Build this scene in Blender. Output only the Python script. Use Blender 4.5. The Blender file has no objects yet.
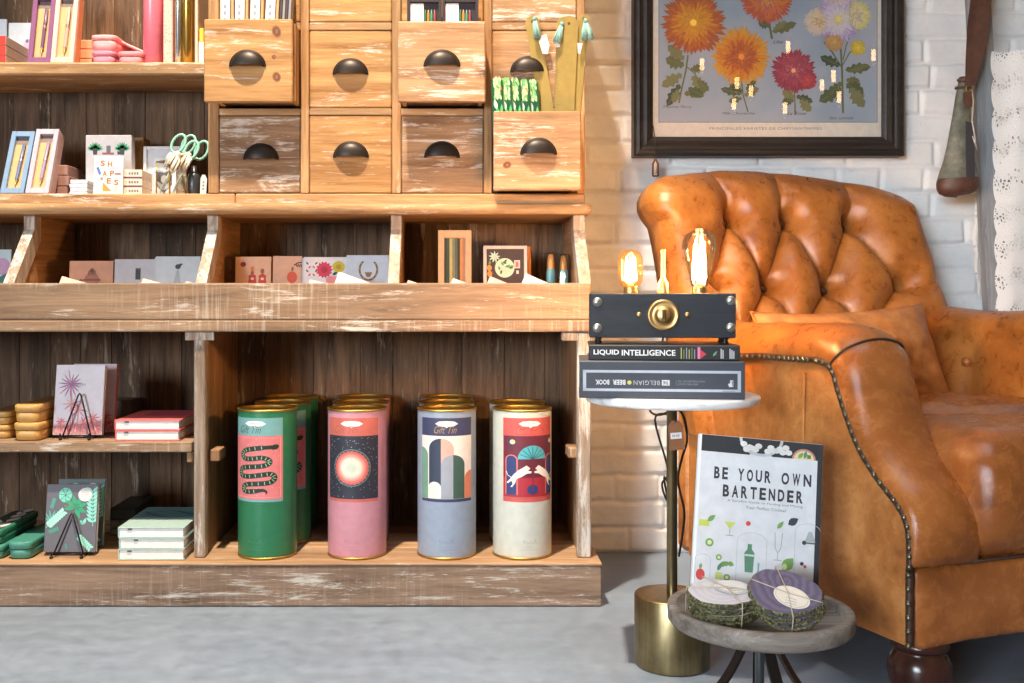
import bpy, bmesh, math, random
import numpy as np
from mathutils import Matrix, Vector, noise
PI = math.pi
SC = bpy.context.scene
COL = SC.collection
# calibrated view: focal length in pixels, principal point, eye height
F, VX, VY, H = 1050.0, 454.0, 297.0, 0.66
random.seed(7)


def PX(px, Y): return (px - VX) * Y / F
def PZ(py, Y): return H - (py - VY) * Y / F
def P(px, py, Y): return Vector((PX(px, Y), Y, PZ(py, Y)))


# ---------------------------------------------------------------- materials
def lin(c):
    c /= 255.0
    return c / 12.92 if c <= 0.04045 else ((c + 0.055) / 1.055) ** 2.4


def C(r, g, b): return (lin(r), lin(g), lin(b), 1.0)


class NT:
    def __init__(s, name):
        s.mat = bpy.data.materials.new(name); s.mat.use_nodes = True
        s.t = s.mat.node_tree; s.n = s.t.nodes
        s.n.clear()
        s.out = s.n.new('ShaderNodeOutputMaterial')
    def node(s, kind, **kw):
        n = s.n.new(kind)
        for k, v in kw.items():
            if k.startswith('i_'):
                key = k[2:]
                key = int(key) if key.isdigit() else key.replace('_', ' ')
                n.inputs[key].default_value = v
            else: setattr(n, k, v)
        return n
    def link(s, a, b): s.t.links.new(a, b)
    def bsdf(s, **kw):
        b = s.n.new('ShaderNodeBsdfPrincipled')
        for k, v in kw.items(): b.inputs[k.replace('_', ' ')].default_value = v
        s.link(b.outputs[0], s.out.inputs[0]); return b
    def ramp(s, fac, stops):
        r = s.n.new('ShaderNodeValToRGB'); e = r.color_ramp.elements
        while len(e) < len(stops): e.new(0.5)
        for el, (p, c) in zip(e, stops): el.position = p; el.color = c
        s.link(fac, r.inputs[0]); return r.outputs[0]
    def noise(s, vec, scale, detail=3, rough=.5, dist=0, w=None):
        n = s.n.new('ShaderNodeTexNoise'); n.noise_dimensions = '4D' if w is not None else '3D'
        n.inputs['Scale'].default_value = scale; n.inputs['Detail'].default_value = detail
        n.inputs['Roughness'].default_value = rough; n.inputs['Distortion'].default_value = dist
        if vec is not None: s.link(vec, n.inputs['Vector'])
        if w is not None: s.link(w, n.inputs['W'])
        return n.outputs[0]
    def mapped(s, vec, scale):
        m = s.n.new('ShaderNodeMapping'); m.inputs['Scale'].default_value = scale
        s.link(vec, m.inputs['Vector']); return m.outputs[0]
    def mix(s, fac, a, b, mode='MIX'):
        m = s.n.new('ShaderNodeMix'); m.data_type = 'RGBA'; m.blend_type = mode
        for sock, v in ((m.inputs[0], fac), (m.inputs[6], a), (m.inputs[7], b)):
            if hasattr(v, 'is_linked'): s.link(v, sock)
            else: sock.default_value = v
        return m.outputs[2]
    def math(s, op, a, b=0.0):
        m = s.n.new('ShaderNodeMath'); m.operation = op
        for sock, v in ((m.inputs[0], a), (m.inputs[1], b)):
            if hasattr(v, 'is_linked'): s.link(v, sock)
            else: sock.default_value = v
        return m.outputs[0]
    def bump(s, h, bs, strength=.3, dist=.002):
        b = s.n.new('ShaderNodeBump'); b.inputs['Strength'].default_value = strength
        b.inputs['Distance'].default_value = dist
        s.link(h, b.inputs['Height']); s.link(b.outputs[0], bs.inputs['Normal'])


_paint = {}
def paint(rgb, rough=.55, metal=0.0, var=.06, name=None):
    key = (rgb, rough, metal)
    if key in _paint: return _paint[key]
    m = NT(name or 'paint_%d_%d_%d' % rgb)
    b = m.bsdf(Roughness=rough, Metallic=metal)
    g = m.node('ShaderNodeNewGeometry')
    n = m.noise(g.outputs['Position'], 60, 3)
    c = C(*rgb)
    lo = tuple(max(0, x * (1 - var)) for x in c[:3]) + (1,)
    hi = tuple(min(1, x * (1 + var)) for x in c[:3]) + (1,)
    m.link(m.ramp(n, [(.3, lo), (.7, hi)]), b.inputs['Base Color'])
    _paint[key] = m.mat
    return m.mat


def wood(name, dark, light, axis='X', white=.6, wcol=(214, 206, 194), rough=.7, fine=1.0, tint=.18, wscale=1.0, knots=False, comb=0):
    """weathered timber: stretched grain, rubbed remains of white paint; every plank has its own offset"""
    m = NT(name); b = m.bsdf(Roughness=rough)
    b.inputs['Specular IOR Level'].default_value = .3
    g = m.node('ShaderNodeNewGeometry'); oi = m.node('ShaderNodeObjectInfo')
    w = m.math('ADD', m.math('MULTIPLY', g.outputs['Random Per Island'], 13.0), m.math('MULTIPLY', oi.outputs['Random'], 31.0))
    k = {'X': (.07, 1, 1), 'Y': (1, .07, 1), 'Z': (1, 1, .07)}[axis]
    k2 = {'X': (.22, 1, 1), 'Y': (1, .22, 1), 'Z': (1, 1, .22)}[axis]
    v = m.mapped(g.outputs['Position'], k); v2 = m.mapped(g.outputs['Position'], k2)
    n1 = m.noise(v, 38 * fine, 8, .68, .8, w)
    n2 = m.noise(v, 210 * fine, 4, .7, .2, w)
    grain = m.math('ADD', m.math('MULTIPLY', n1, .72), m.math('MULTIPLY', n2, .28))
    col = m.ramp(grain, [(.36, C(*dark)), (.48, tuple((x + y) / 2 for x, y in zip(C(*dark), C(*light)))), (.60, C(*light))])
    big = m.noise(v2, 7, 3, .5, .3, w)
    col = m.mix(1.0, col, m.ramp(big, [(.3, (1 - tint * 1.6,) * 3 + (1,)), (.7, (1 + tint,) * 3 + (1,))]), 'MULTIPLY')
    ra = m.ramp(g.outputs['Random Per Island'], [(0, (1 - tint,) * 3 + (1,)), (1, (1 + tint * .6,) * 3 + (1,))])
    col = m.mix(1.0, col, ra, 'MULTIPLY')
    if knots:                                   # a few round knots with a dark rim
        vo = m.node('ShaderNodeTexVoronoi', feature='F1', voronoi_dimensions='4D'); vo.inputs['Scale'].default_value = 7.5
        kk = {'X': (.75, 0, 1), 'Y': (1, .75, 0), 'Z': (1, 0, .75)}[axis]
        m.link(m.mapped(g.outputs['Position'], kk), vo.inputs['Vector']); m.link(w, vo.inputs['W'])
        kd = m.math('ADD', vo.outputs['Distance'], m.math('MULTIPLY', m.noise(g.outputs['Position'], 120, 3), .05))
        col = m.mix(m.ramp(kd, [(.06, (.75,) * 3 + (1,)), (.10, (.9,) * 3 + (1,)), (.125, (.25,) * 3 + (1,)), (.20, (0, 0, 0, 1))]), col, C(int(dark[0] * .62), int(dark[1] * .52), int(dark[2] * .45)))
    if comb:                                    # saw marks across the grain
        kc = {'X': (1, 1, .03), 'Z': (.03, 1, 1), 'Y': (1, 1, .03)}[axis]
        nc = m.noise(m.mapped(g.outputs['Position'], kc), 130, 4, .7, .3, w)
        nb = m.noise(v2, 9, 3, .5, .5, w)
        mk = m.math('MULTIPLY', m.ramp(nc, [(.52, (0, 0, 0, 1)), (.64, (1, 1, 1, 1))]), m.ramp(nb, [(.42, (0, 0, 0, 1)), (.56, (comb,) * 3 + (1,))]))
        col = m.mix(mk, col, C(*wcol))
    if white > 0:
        n3 = m.noise(v2, 17 * wscale, 9, .72, 1.0, w)
        n4 = m.noise(v, 150 * wscale, 5, .75, .5, w)
        pat = m.math('ADD', m.math('MULTIPLY', n3, .60), m.math('MULTIPLY', n4, .40))
        lo = .64 - .145 * white
        mask = m.ramp(pat, [(lo, (0, 0, 0, 1)), (lo + .05, (.7, .7, .7, 1)), (lo + .12, (.92, .92, .92, 1))])
        col = m.mix(mask, col, C(*wcol))
    m.link(col, b.inputs['Base Color'])
    m.bump(grain, b, .45, .0025)
    return m.mat


def glass_mat(name, tint=(1, 1, 1, 1), rough=0.0, refl=1.0, glow_tint=None, amount=0.0):
    """thin glass: see through, mirror by Fresnel"""
    m = NT(name)
    tr = m.node('ShaderNodeBsdfTransparent'); tr.inputs[0].default_value = tint
    gl = m.node('ShaderNodeBsdfGlossy'); gl.inputs['Roughness'].default_value = rough
    fr = m.node('ShaderNodeFresnel'); fr.inputs[0].default_value = 1.5
    f = m.math('MULTIPLY', fr.outputs[0], refl)
    mx = m.node('ShaderNodeMixShader')
    m.link(f, mx.inputs[0]); m.link(tr.outputs[0], mx.inputs[1]); m.link(gl.outputs[0], mx.inputs[2])
    if glow_tint:                                    # translucent tint added so the glass seems filled with glow
        tl = m.node('ShaderNodeBsdfTranslucent'); tl.inputs[0].default_value = glow_tint
        m2 = m.node('ShaderNodeMixShader'); m2.inputs[0].default_value = amount
        m.link(mx.outputs[0], m2.inputs[1]); m.link(tl.outputs[0], m2.inputs[2]); mx = m2
    m.link(mx.outputs[0], m.out.inputs[0])
    return m.mat


def emit_mat(name, col, strength):
    m = NT(name); e = m.node('ShaderNodeEmission')
    e.inputs[0].default_value = col; e.inputs[1].default_value = strength
    m.link(e.outputs[0], m.out.inputs[0]); return m.mat


# ---------------------------------------------------------------- mesh building
class MB:
    def __init__(s): s.v = []; s.f = []; s.m = []; s.sm = []; s.mats = []
    def slot(s, mat):
        if mat not in s.mats: s.mats.append(mat)
        return s.mats.index(mat)
    def add(s, vs, fs, mat, smooth=False, M=None):
        o = len(s.v); k = s.slot(mat)
        if M is None: s.v.extend(Vector(v) for v in vs)
        else: s.v.extend(M @ Vector(v) for v in vs)
        for f in fs:
            s.f.append([i + o for i in f]); s.m.append(k); s.sm.append(smooth)
        return s
    def box(s, x0, x1, y0, y1, z0, z1, mat, b=.002, M=None):
        if x0 > x1: x0, x1 = x1, x0
        if y0 > y1: y0, y1 = y1, y0
        if z0 > z1: z0, z1 = z1, z0
        lo = (x0, y0, z0); hi = (x1, y1, z1)
        b = min(b, .45 * min(x1 - x0, y1 - y0, z1 - z0))
        vs = []
        for c in range(8):
            sgn = [(c >> a) & 1 for a in range(3)]
            full = [hi[a] if sgn[a] else lo[a] for a in range(3)]
            ins = [full[a] + (-b if sgn[a] else b) for a in range(3)]
            for a in range(3):
                p = ins[:]; p[a] = full[a]; vs.append(p)
        fs = []
        for a in range(3):
            u, w = [(1, 2), (0, 2), (0, 1)][a]
            for sd in (0, 1):
                base = sd << a
                cs = [base, base | 1 << u, base | 1 << u | 1 << w, base | 1 << w]
                fs.append([3 * c + a for c in cs])
            for su in (0, 1):
                for sw in (0, 1):
                    c1 = su << u | sw << w; c2 = c1 | 1 << a
                    fs.append([3 * c1 + u, 3 * c2 + u, 3 * c2 + w, 3 * c1 + w])
        for c in range(8): fs.append([3 * c, 3 * c + 1, 3 * c + 2])
        return s.add(vs, fs, mat, False, M)
    def prism(s, poly, z0, z1, mat, M=None, smooth=False):
        n = len(poly)
        vs = [(x, y, z0) for x, y in poly] + [(x, y, z1) for x, y in poly]
        s.add(vs, [list(range(n))[::-1], list(range(n, 2 * n))], mat, False, M)
        return s.add(vs, [[i, (i + 1) % n, n + (i + 1) % n, n + i] for i in range(n)], mat, smooth, M)
    def lathe(s, prof, mat, seg=32, M=None, smooth=True):
        vs = []; rings = []
        for r, z in prof:
            if r < 1e-7: rings.append([len(vs)]); vs.append((0, 0, z))
            else:
                rings.append(list(range(len(vs), len(vs) + seg)))
                vs += [(r * math.cos(2 * PI * i / seg), r * math.sin(2 * PI * i / seg), z) for i in range(seg)]
        fs = []
        for a, b in zip(rings, rings[1:]):
            for i in range(seg):
                j = (i + 1) % seg
                if len(a) == 1 and len(b) == 1: continue
                if len(a) == 1: fs.append([a[0], b[j], b[i]])
                elif len(b) == 1: fs.append([a[i], a[j], b[0]])
                else: fs.append([a[i], a[j], b[j], b[i]])
        return s.add(vs, fs, mat, smooth, M)
    def cyl(s, c, r, h, mat, seg=24, axis='Z', b=.001, smooth=True):
        M = Matrix.Translation(c)
        if axis == 'Y': M = M @ Matrix.Rotation(-PI / 2, 4, 'X')
        if axis == 'X': M = M @ Matrix.Rotation(PI / 2, 4, 'Y')
        b = min(b, r * .4, h * .4)
        prof = [(0, 0), (r - b, 0), (r - b * .999, 0), (r, b), (r, b * 1.001), (r, h - b * 1.001), (r, h - b), (r - b, h), (r - b * 1.001, h), (0, h)]
        return s.lathe(prof, mat, seg, M, smooth)
    def tube(s, path, r, mat, seg=8, closed=False, M=None):
        pts = [Vector(p) for p in path]; n = len(pts)
        rs = r if isinstance(r, (list, tuple)) else [r] * n
        tang = []
        for i in range(n):
            a = pts[i - 1] if (closed or i > 0) else pts[i]
            b = pts[(i + 1) % n] if (closed or i < n - 1) else pts[i]
            d = b - a; tang.append(d.normalized() if d.length > 1e-9 else Vector((0, 0, 1)))
        up = Vector((0, 0, 1)) if abs(tang[0].z) < .9 else Vector((1, 0, 0))
        u = (up - tang[0] * up.dot(tang[0])).normalized()
        vs = []
        for i in range(n):
            u = (u - tang[i] * u.dot(tang[i]))
            u = u.normalized() if u.length > 1e-6 else tang[i].orthogonal().normalized()
            w = tang[i].cross(u)
            for k in range(seg):
                a = 2 * PI * k / seg
                vs.append(pts[i] + (u * math.cos(a) + w * math.sin(a)) * rs[i])
        fs = []
        for i in range(n if closed else n - 1):
            j = (i + 1) % n
            for k in range(seg):
                l = (k + 1) % seg
                fs.append([i * seg + k, i * seg + l, j * seg + l, j * seg + k])
        if not closed:
            fs.append(list(range(seg))[::-1]); fs.append([(n - 1) * seg + k for k in range(seg)])
        return s.add(vs, fs, mat, True, M)
    def ell(s, c, rx, ry, rz, mat, seg=16, rings=10, M=None):
        prof = [(math.sin(PI * i / rings), -math.cos(PI * i / rings)) for i in range(rings + 1)]
        prof[0] = (0, -1); prof[-1] = (0, 1)
        T = Matrix.Translation(c) @ Matrix.Diagonal((rx, ry, rz, 1))
        return s.lathe(prof, mat, seg, (M @ T) if M is not None else T)
    def grid(s, rows, mat, M=None, smooth=True, closed_u=False):
        nv = len(rows); nu = len(rows[0]); vs = [p for r in rows for p in r]; fs = []
        for j in range(nv - 1):
            for i in range(nu if closed_u else nu - 1):
                k = (i + 1) % nu
                fs.append([j * nu + i, j * nu + k, (j + 1) * nu + k, (j + 1) * nu + i])
        return s.add(vs, fs, mat, smooth, M)
    def build(s, name, parent=None, local=False, loc=None, label=None, kind=None, recalc=True, subsurf=0):
        me = bpy.data.meshes.new(name)
        inv = None
        if parent is not None and not local: inv = WM[parent].inverted()
        elif loc is not None and not local: inv = Matrix.Translation(Vector(loc)).inverted()
        vs = [(inv @ v) if inv is not None else v for v in s.v]
        me.from_pydata([tuple(v) for v in vs], [], s.f)
        for m in s.mats: me.materials.append(m)
        me.polygons.foreach_set('material_index', s.m)
        me.polygons.foreach_set('use_smooth', s.sm)
        me.update()
        if recalc:
            bm = bmesh.new(); bm.from_mesh(me)
            bmesh.ops.recalc_face_normals(bm, faces=bm.faces); bm.to_mesh(me); bm.free()
        o = bpy.data.objects.new(name, me); COL.objects.link(o)
        if parent is not None:
            o.parent = parent; WM[o] = WM[parent].copy()
        elif loc is not None:
            o.location = loc; WM[o] = Matrix.Translation(Vector(loc))
        else: WM[o] = Matrix.Identity(4)
        if label: o['label'] = label
        if kind: o['kind'] = kind
        if subsurf:
            md = o.modifiers.new('smooth', 'SUBSURF'); md.levels = subsurf; md.render_levels = subsurf
        return o


WM = {}


def tag(o, label, cat, group=None):
    o['label'] = label; o['category'] = cat
    if group: o['group'] = group
    return o


def thing(name, label, cat, loc, rotz=0.0, group=None):
    o = bpy.data.objects.new(name, None); COL.objects.link(o)
    o.empty_display_size = .05
    o.location = loc; o.rotation_euler = (0, 0, rotz)
    WM[o] = Matrix.Translation(Vector(loc)) @ Matrix.Rotation(rotz, 4, 'Z')
    return tag(o, label, cat, group)


def dup(root, loc, label, group=None, rotz=None, scale=None):
    r = root.copy(); COL.objects.link(r); r.location = loc
    if rotz is not None: r.rotation_euler = (0, 0, rotz)
    if scale is not None: r.scale = scale
    r['label'] = label
    if group: r['group'] = group
    for ch in list(root.children):
        c = ch.copy(); COL.objects.link(c); c.parent = r
        for g in list(ch.children):
            d = g.copy(); COL.objects.link(d); d.parent = c
    return r


# ---------------------------------------------------------------- flat printed art
_txt = {}
def text_mesh(body, shear=0.0, bold=0.0, spacing=1.0):
    key = (body, shear, bold, spacing)
    if key in _txt: return _txt[key]
    cu = bpy.data.curves.new('lettering', 'FONT'); cu.body = body; cu.size = 1.0; cu.shear = shear
    cu.offset = bold; cu.space_character = spacing; cu.resolution_u = 3; cu.fill_mode = 'BOTH'
    cu.align_x = 'LEFT'
    o = bpy.data.objects.new('lettering', cu); COL.objects.link(o)
    bpy.context.view_layer.update()
    dg = bpy.context.evaluated_depsgraph_get()
    me = bpy.data.meshes.new_from_object(o.evaluated_get(dg))
    vs = [(v.co.x, v.co.y) for v in me.vertices]; fs = [list(p.vertices) for p in me.polygons]
    bpy.data.objects.remove(o); bpy.data.curves.remove(cu); bpy.data.meshes.remove(me)
    x0 = min(v[0] for v in vs); x1 = max(v[0] for v in vs); y0 = min(v[1] for v in vs); y1 = max(v[1] for v in vs)
    vs = [((x - x0) / (x1 - x0), (y - y0) / (y1 - y0)) for x, y in vs]
    _txt[key] = (vs, fs, (x1 - x0) / (y1 - y0))
    return _txt[key]


class Art:
    """printed shapes in a plane: x right, y up, layers lie a hair above each other"""
    STEP = .00015
    def __init__(s): s.items = []
    def raw(s, vs, fs, mat, l): s.items.append((vs, fs, mat, l)); return s
    def poly(s, pts, mat, l=1): return s.raw(list(pts), [list(range(len(pts)))], mat, l)
    def rect(s, x0, x1, y0, y1, mat, l=1): return s.poly([(x0, y0), (x1, y0), (x1, y1), (x0, y1)], mat, l)
    def ell(s, cx, cy, rx, ry, mat, l=1, n=20, rot=0):
        ca, sa = math.cos(rot), math.sin(rot); pts = []
        for i in range(n):
            a = 2 * PI * i / n; x = rx * math.cos(a); y = ry * math.sin(a)
            pts.append((cx + x * ca - y * sa, cy + x * sa + y * ca))
        return s.poly(pts, mat, l)
    def line(s, pts, w, mat, l=1):
        n = len(pts); L = []; R = []
        for i in range(n):
            a = pts[max(i - 1, 0)]; b = pts[min(i + 1, n - 1)]
            dx, dy = b[0] - a[0], b[1] - a[1]; d = math.hypot(dx, dy) or 1
            ww = (w[i] if isinstance(w, (list, tuple)) else w) / 2
            L.append((pts[i][0] - dy / d * ww, pts[i][1] + dx / d * ww)); R.append((pts[i][0] + dy / d * ww, pts[i][1] - dx / d * ww))
        vs = L + R
        return s.raw(vs, [[i, i + 1, n + i + 1, n + i] for i in range(n - 1)], mat, l)
    def leaf(s, x, y, ang, ln, w, mat, l=1):
        ca, sa = math.cos(ang), math.sin(ang); pts = []
        for t, k in ((0, 0), (.25, .8), (.5, 1), (.75, .65), (1, 0), (.75, -.65), (.5, -1), (.25, -.8)):
            u, v = t * ln, k * w / 2
            pts.append((x + u * ca - v * sa, y + u * sa + v * ca))
        return s.poly(pts, mat, l)
    def text(s, body, x, y, w, h, mat, l=1, shear=0, bold=0, spacing=1.0, flip=False):
        """fills the box x..x+w, y..y+h"""
        vs, fs, _ = text_mesh(body, shear, bold, spacing)
        if flip: vs = [(x + (1 - a) * w, y + (1 - b) * h) for a, b in vs]
        else: vs = [(x + a * w, y + b * h) for a, b in vs]
        return s.raw(vs, fs, mat, l)
    def clip(s, x0, x1, y0, y1):
        s.items = [([(min(max(x, x0), x1), min(max(y, y0), y1)) for x, y in vs], fs, mt, l) for vs, fs, mt, l in s.items]
        return s
    def put(s, mb, M):
        for vs, fs, mat, l in s.items:
            mb.add([(x, y, l * s.STEP) for x, y in vs], fs, mat, False, M)
        return mb
    def wrap(s, mb, R, M, step=.004):
        """bend the print round an upright cylinder of radius R (x=0 faces -Y)"""
        for vs, fs, mat, l in s.items:
            bm = bmesh.new(); bv = [bm.verts.new((x, y, 0)) for x, y in vs]
            for f in fs:
                try: bm.faces.new([bv[i] for i in f])
                except ValueError: pass
            x0 = min(v[0] for v in vs); x1 = max(v[0] for v in vs); x = math.ceil(x0 / step) * step
            while x < x1:
                bmesh.ops.bisect_plane(bm, geom=bm.verts[:] + bm.edges[:] + bm.faces[:], plane_co=(x, 0, 0), plane_no=(1, 0, 0), dist=1e-6)
                x += step
            bm.verts.index_update()
            r = R + l * s.STEP + .0001
            out = [(r * math.sin(v.co.x / R), -r * math.cos(v.co.x / R), v.co.y) for v in bm.verts]
            mb.add(out, [[v.index for v in f.verts] for f in bm.faces], mat, False, M)
            bm.free()
        return mb


def front(O):
    """plane facing the viewer (-Y), x right, y up, origin O"""
    return Matrix(((1, 0, 0, O[0]), (0, 0, -1, O[1]), (0, 1, 0, O[2]), (0, 0, 0, 1)))


def lean(loc, back=0.0, yaw=0.0, roll=0.0):
    """frame standing at loc: tilted back (radians), turned, rolled"""
    return Matrix.Translation(Vector(loc)) @ Matrix.Rotation(yaw, 4, 'Z') @ Matrix.Rotation(-back, 4, 'X') @ Matrix.Rotation(roll, 4, 'Y')


def rrect(x0, x1, y0, y1, r, n=5):
    pts = []
    for cx, cy, a0 in ((x1 - r, y1 - r, 0), (x0 + r, y1 - r, PI / 2), (x0 + r, y0 + r, PI), (x1 - r, y0 + r, 1.5 * PI)):
        for i in range(n + 1):
            a = a0 + PI / 2 * i / n; pts.append((cx + r * math.cos(a), cy + r * math.sin(a)))
    return pts


def spline(pts, n=8):
    out = []; Q = [Vector(p) for p in pts]
    for i in range(len(Q) - 1):
        p0 = Q[max(i - 1, 0)]; p1 = Q[i]; p2 = Q[i + 1]; p3 = Q[min(i + 2, len(Q) - 1)]
        for k in range(n):
            t = k / n
            out.append(.5 * ((2 * p1) + (p2 - p0) * t + (2 * p0 - 5 * p1 + 4 * p2 - p3) * t * t + (3 * p1 - p0 - 3 * p2 + p3) * t ** 3))
    out.append(Q[-1]); return out


def cushion_grid(hx, hy, hz, r, n=22, crown=0.0, fn=None):
    """rounded, crowned block as cube-sphere faces; fn(p)->p for extra shaping"""
    vs = []; fs = []; idx = {}
    def pt(p):
        key = tuple(round(c * 1e5) for c in p)
        if key in idx: return idx[key]
        h = Vector((p[0] * hx, p[1] * hy, p[2] * hz))
        q = Vector([max(-(a - r), min(a - r, c)) for a, c in zip((hx, hy, hz), h)])
        d = h - q
        o = q + (d.normalized() * r if d.length > 1e-9 else Vector((0, 0, 0)))
        fx = 1 - (o.x / hx) ** 2; fy = 1 - (o.y / hy) ** 2; fz = 1 - (o.z / hz) ** 2
        o.z += crown * (o.z / hz) * max(fx, 0) ** .6 * max(fy, 0) ** .6
        if fn: o = fn(o)
        idx[key] = len(vs); vs.append(o); return idx[key]
    ts = [math.sin((-1 + 2 * i / n) * PI / 2) for i in range(n + 1)]
    for a in range(3):
        for sd in (-1, 1):
            for i in range(n):
                for j in range(n):
                    q = []
                    for di, dj in ((0, 0), (1, 0), (1, 1), (0, 1)):
                        p = [0, 0, 0]; p[a] = sd; p[(a + 1) % 3] = ts[i + di]; p[(a + 2) % 3] = ts[j + dj]
                        q.append(pt(p))
                    if len(set(q)) > 2: fs.append(q)
    return vs, fs
# ---------------------------------------------------------------- the setting
m = NT('painted_brick'); b = m.bsdf(Roughness=.6)
g = m.node('ShaderNodeNewGeometry')
n1 = m.noise(g.outputs['Position'], 9, 5, .6); n2 = m.noise(g.outputs['Position'], 90, 5, .65)
col = m.ramp(n1, [(.3, C(214, 214, 214)), (.7, C(236, 234, 230))])
col = m.mix(m.ramp(n2, [(.60, (0, 0, 0, 1)), (.78, (.35, .35, .35, 1))]), col, C(150, 145, 140))
m.link(col, b.inputs['Base Color']); m.bump(n2, b, .35, .003)
BRICK = m.mat

m = NT('concrete_floor'); b = m.bsdf(Roughness=.42)
g = m.node('ShaderNodeNewGeometry')
n1 = m.noise(m.mapped(g.outputs['Position'], (.6, 1.6, 1)), 3.2, 7, .62, .5); n2 = m.noise(g.outputs['Position'], 26, 7, .7)
n3 = m.noise(g.outputs['Position'], 140, 3, .6)
col = m.ramp(n1, [(.32, C(112, 124, 139)), (.5, C(126, 138, 154)), (.68, C(142, 154, 169))])
col = m.mix(.55, col, m.ramp(n2, [(.35, C(108, 120, 135)), (.65, C(140, 153, 169))]))
col = m.mix(m.ramp(n3, [(.66, (0, 0, 0, 1)), (.75, (.4, .4, .4, 1))]), col, C(120, 121, 124))
m.link(col, b.inputs['Base Color']); m.bump(n2, b, .12, .002)
m.link(m.ramp(n2, [(.3, (.34, .34, .34, 1)), (.7, (.58, .58, .58, 1))]), b.inputs['Roughness'])
FLOOR = m.mat

WALL_Y = 2.712
fl = MB().box(-3.6, 3.6, -4.6, WALL_Y + .1, -.08, 0, FLOOR, b=.0).build('floor')
fl['kind'] = 'structure'

# brick wall: real relief where it can be seen, courses 66 mm, bricks 225 mm
def brick_h(x, z):
    wob = noise.noise(Vector((x * 16, 3.3, z * 16))) * .0035 + noise.noise(Vector((x * 55, 7.1, z * 55))) * .0016
    wob2 = noise.noise(Vector((x * 14, 9.7, z * 14))) * .004
    ch = .0664; bl = .2255
    zz = z + wob; row = math.floor(zz / ch); fz = zz - row * ch
    xx = x + wob2 + (row % 2) * bl * .5 + ((row * 37) % 5) * .009
    cx = math.floor(xx / bl); fx = xx - cx * bl
    rnd = noise.cell(Vector((cx * 1.7 + 3.1, row * 2.3 + .7, .5)))
    if rnd > .35:                       # some stretchers are two headers
        fx2 = fx % (bl * .5); dx = min(fx2, bl * .5 - fx2)
    else: dx = min(fx, bl - fx)
    dz = min(fz, ch - fz)
    d = min(dx, dz) if min(dx, dz) < .004 else 1 / (1 / dx ** 3 + 1 / dz ** 3) ** (1 / 3)
    t = max(0.0, min(1.0, (d - .0024) / .0062)); t = t * t * (3 - 2 * t)
    drip = noise.noise(Vector((x * 9, 1.1, z * 21)))
    amp = .0115 * (.55 + .45 * min(1, max(0, .6 + 1.2 * noise.noise(Vector((x * 5, 4.4, z * 7))))))
    return t * amp + (rnd - .5) * .0022 + noise.noise(Vector((x * 40, 2, z * 40))) * .0011 + drip * .0012

x0, x1, z0, z1 = .10, 2.15, 0.0, 2.05
nx, nz = 440, 450
mb = MB(); rows = []
for j in range(nz + 1):
    z = z0 + (z1 - z0) * j / nz
    rows.append([(x0 + (x1 - x0) * i / nx, WALL_Y - brick_h(x0 + (x1 - x0) * i / nx, z), z) for i in range(nx + 1)])
mb.grid(rows, BRICK)
for (a, c, d, e) in ((-3.6, x0, 0, 3.2), (x1, 3.6, 0, 3.2), (x0, x1, z1, 3.2)):
    mb.add([(a, WALL_Y - .004, d), (c, WALL_Y - .004, d), (c, WALL_Y - .004, e), (a, WALL_Y - .004, e)], [[0, 1, 2, 3]], BRICK)
mb.add([(-3.6, WALL_Y + .1, 0), (3.6, WALL_Y + .1, 0), (3.6, WALL_Y + .1, 3.2), (-3.6, WALL_Y + .1, 3.2)], [[0, 1, 2, 3]], BRICK)
w = mb.build('wall_back', recalc=False); w['kind'] = 'structure'
# ---------------------------------------------------------------- the display hutch
def K_(r, g, b, rough=.65): return paint((r, g, b), rough, 0, .2)
PINE = wood('pine_front', (146, 97, 52), (216, 167, 110), 'X', .62, (232, 222, 208), fine=.8, knots=True)
PINE_PALE = wood('pine_front_rubbed', (138, 97, 64), (206, 164, 122), 'X', .78, (230, 222, 212), fine=.8, knots=True)
PINE_SHADED = wood('rubbed_pine_shaded', (124, 88, 60), (186, 148, 112), 'X', .74, (224, 216, 206), fine=.8)  # pine with the shade of the pulled out drawers put into its colour
RAIL = wood('pine_rail', (146, 104, 66), (206, 166, 120), 'X', .68, (230, 220, 206))
STILE = wood('pine_stile', (152, 106, 66), (208, 164, 116), 'Z', .4, (226, 216, 202))
BACK = wood('brown_back_boards', (66, 48, 34), (136, 106, 80), 'Z', .56, (176, 160, 140), tint=.28)
BASEW = wood('grey_brown_plinth', (106, 84, 68), (164, 136, 114), 'X', .74, (212, 208, 200), comb=.15)
BINW = wood('brown_bin_board', (128, 100, 76), (182, 150, 120), 'X', .70, (226, 218, 206), comb=.32)
POSTW = wood('rubbed_grey_post', (132, 110, 92), (186, 168, 150), 'Z', .95, (210, 208, 202))
DIVW = wood('divider_board', (140, 96, 58), (196, 150, 104), 'Y', .35, (220, 208, 190))
SIDEW = wood('side_board', (128, 92, 62), (184, 142, 104), 'Z', .5, (205, 198, 186))
DECKW = wood('deck_board', (150, 112, 80), (206, 166, 128), 'X', .5, (224, 212, 196))
IRON = paint((58, 52, 49), .42, .7, name='dark_iron')

XL, XR = -1.40, .2975
hutch = thing('display_hutch', 'weathered wooden shop hutch with pine drawers, slanted bins and open shelves against the wall', 'shelving unit', (-.5, 2.45, 0))

mb = MB()                                                  # bottom: front board, return and deck
mb.box(-1.43, .315, 2.235, 2.262, .0006, .088, BASEW, .003); mb.box(.290, .315, 2.2625, 2.66, .0006, .088, BASEW, .003)
mb.build('plinth', hutch)
mb = MB()
for ya, yb in ((2.233, 2.372), (2.373, 2.52), (2.521, 2.672)): mb.box(-1.43, .3155, ya, yb, .0882, .0938, DECKW, .002)
mb.build('deck', hutch)

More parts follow.
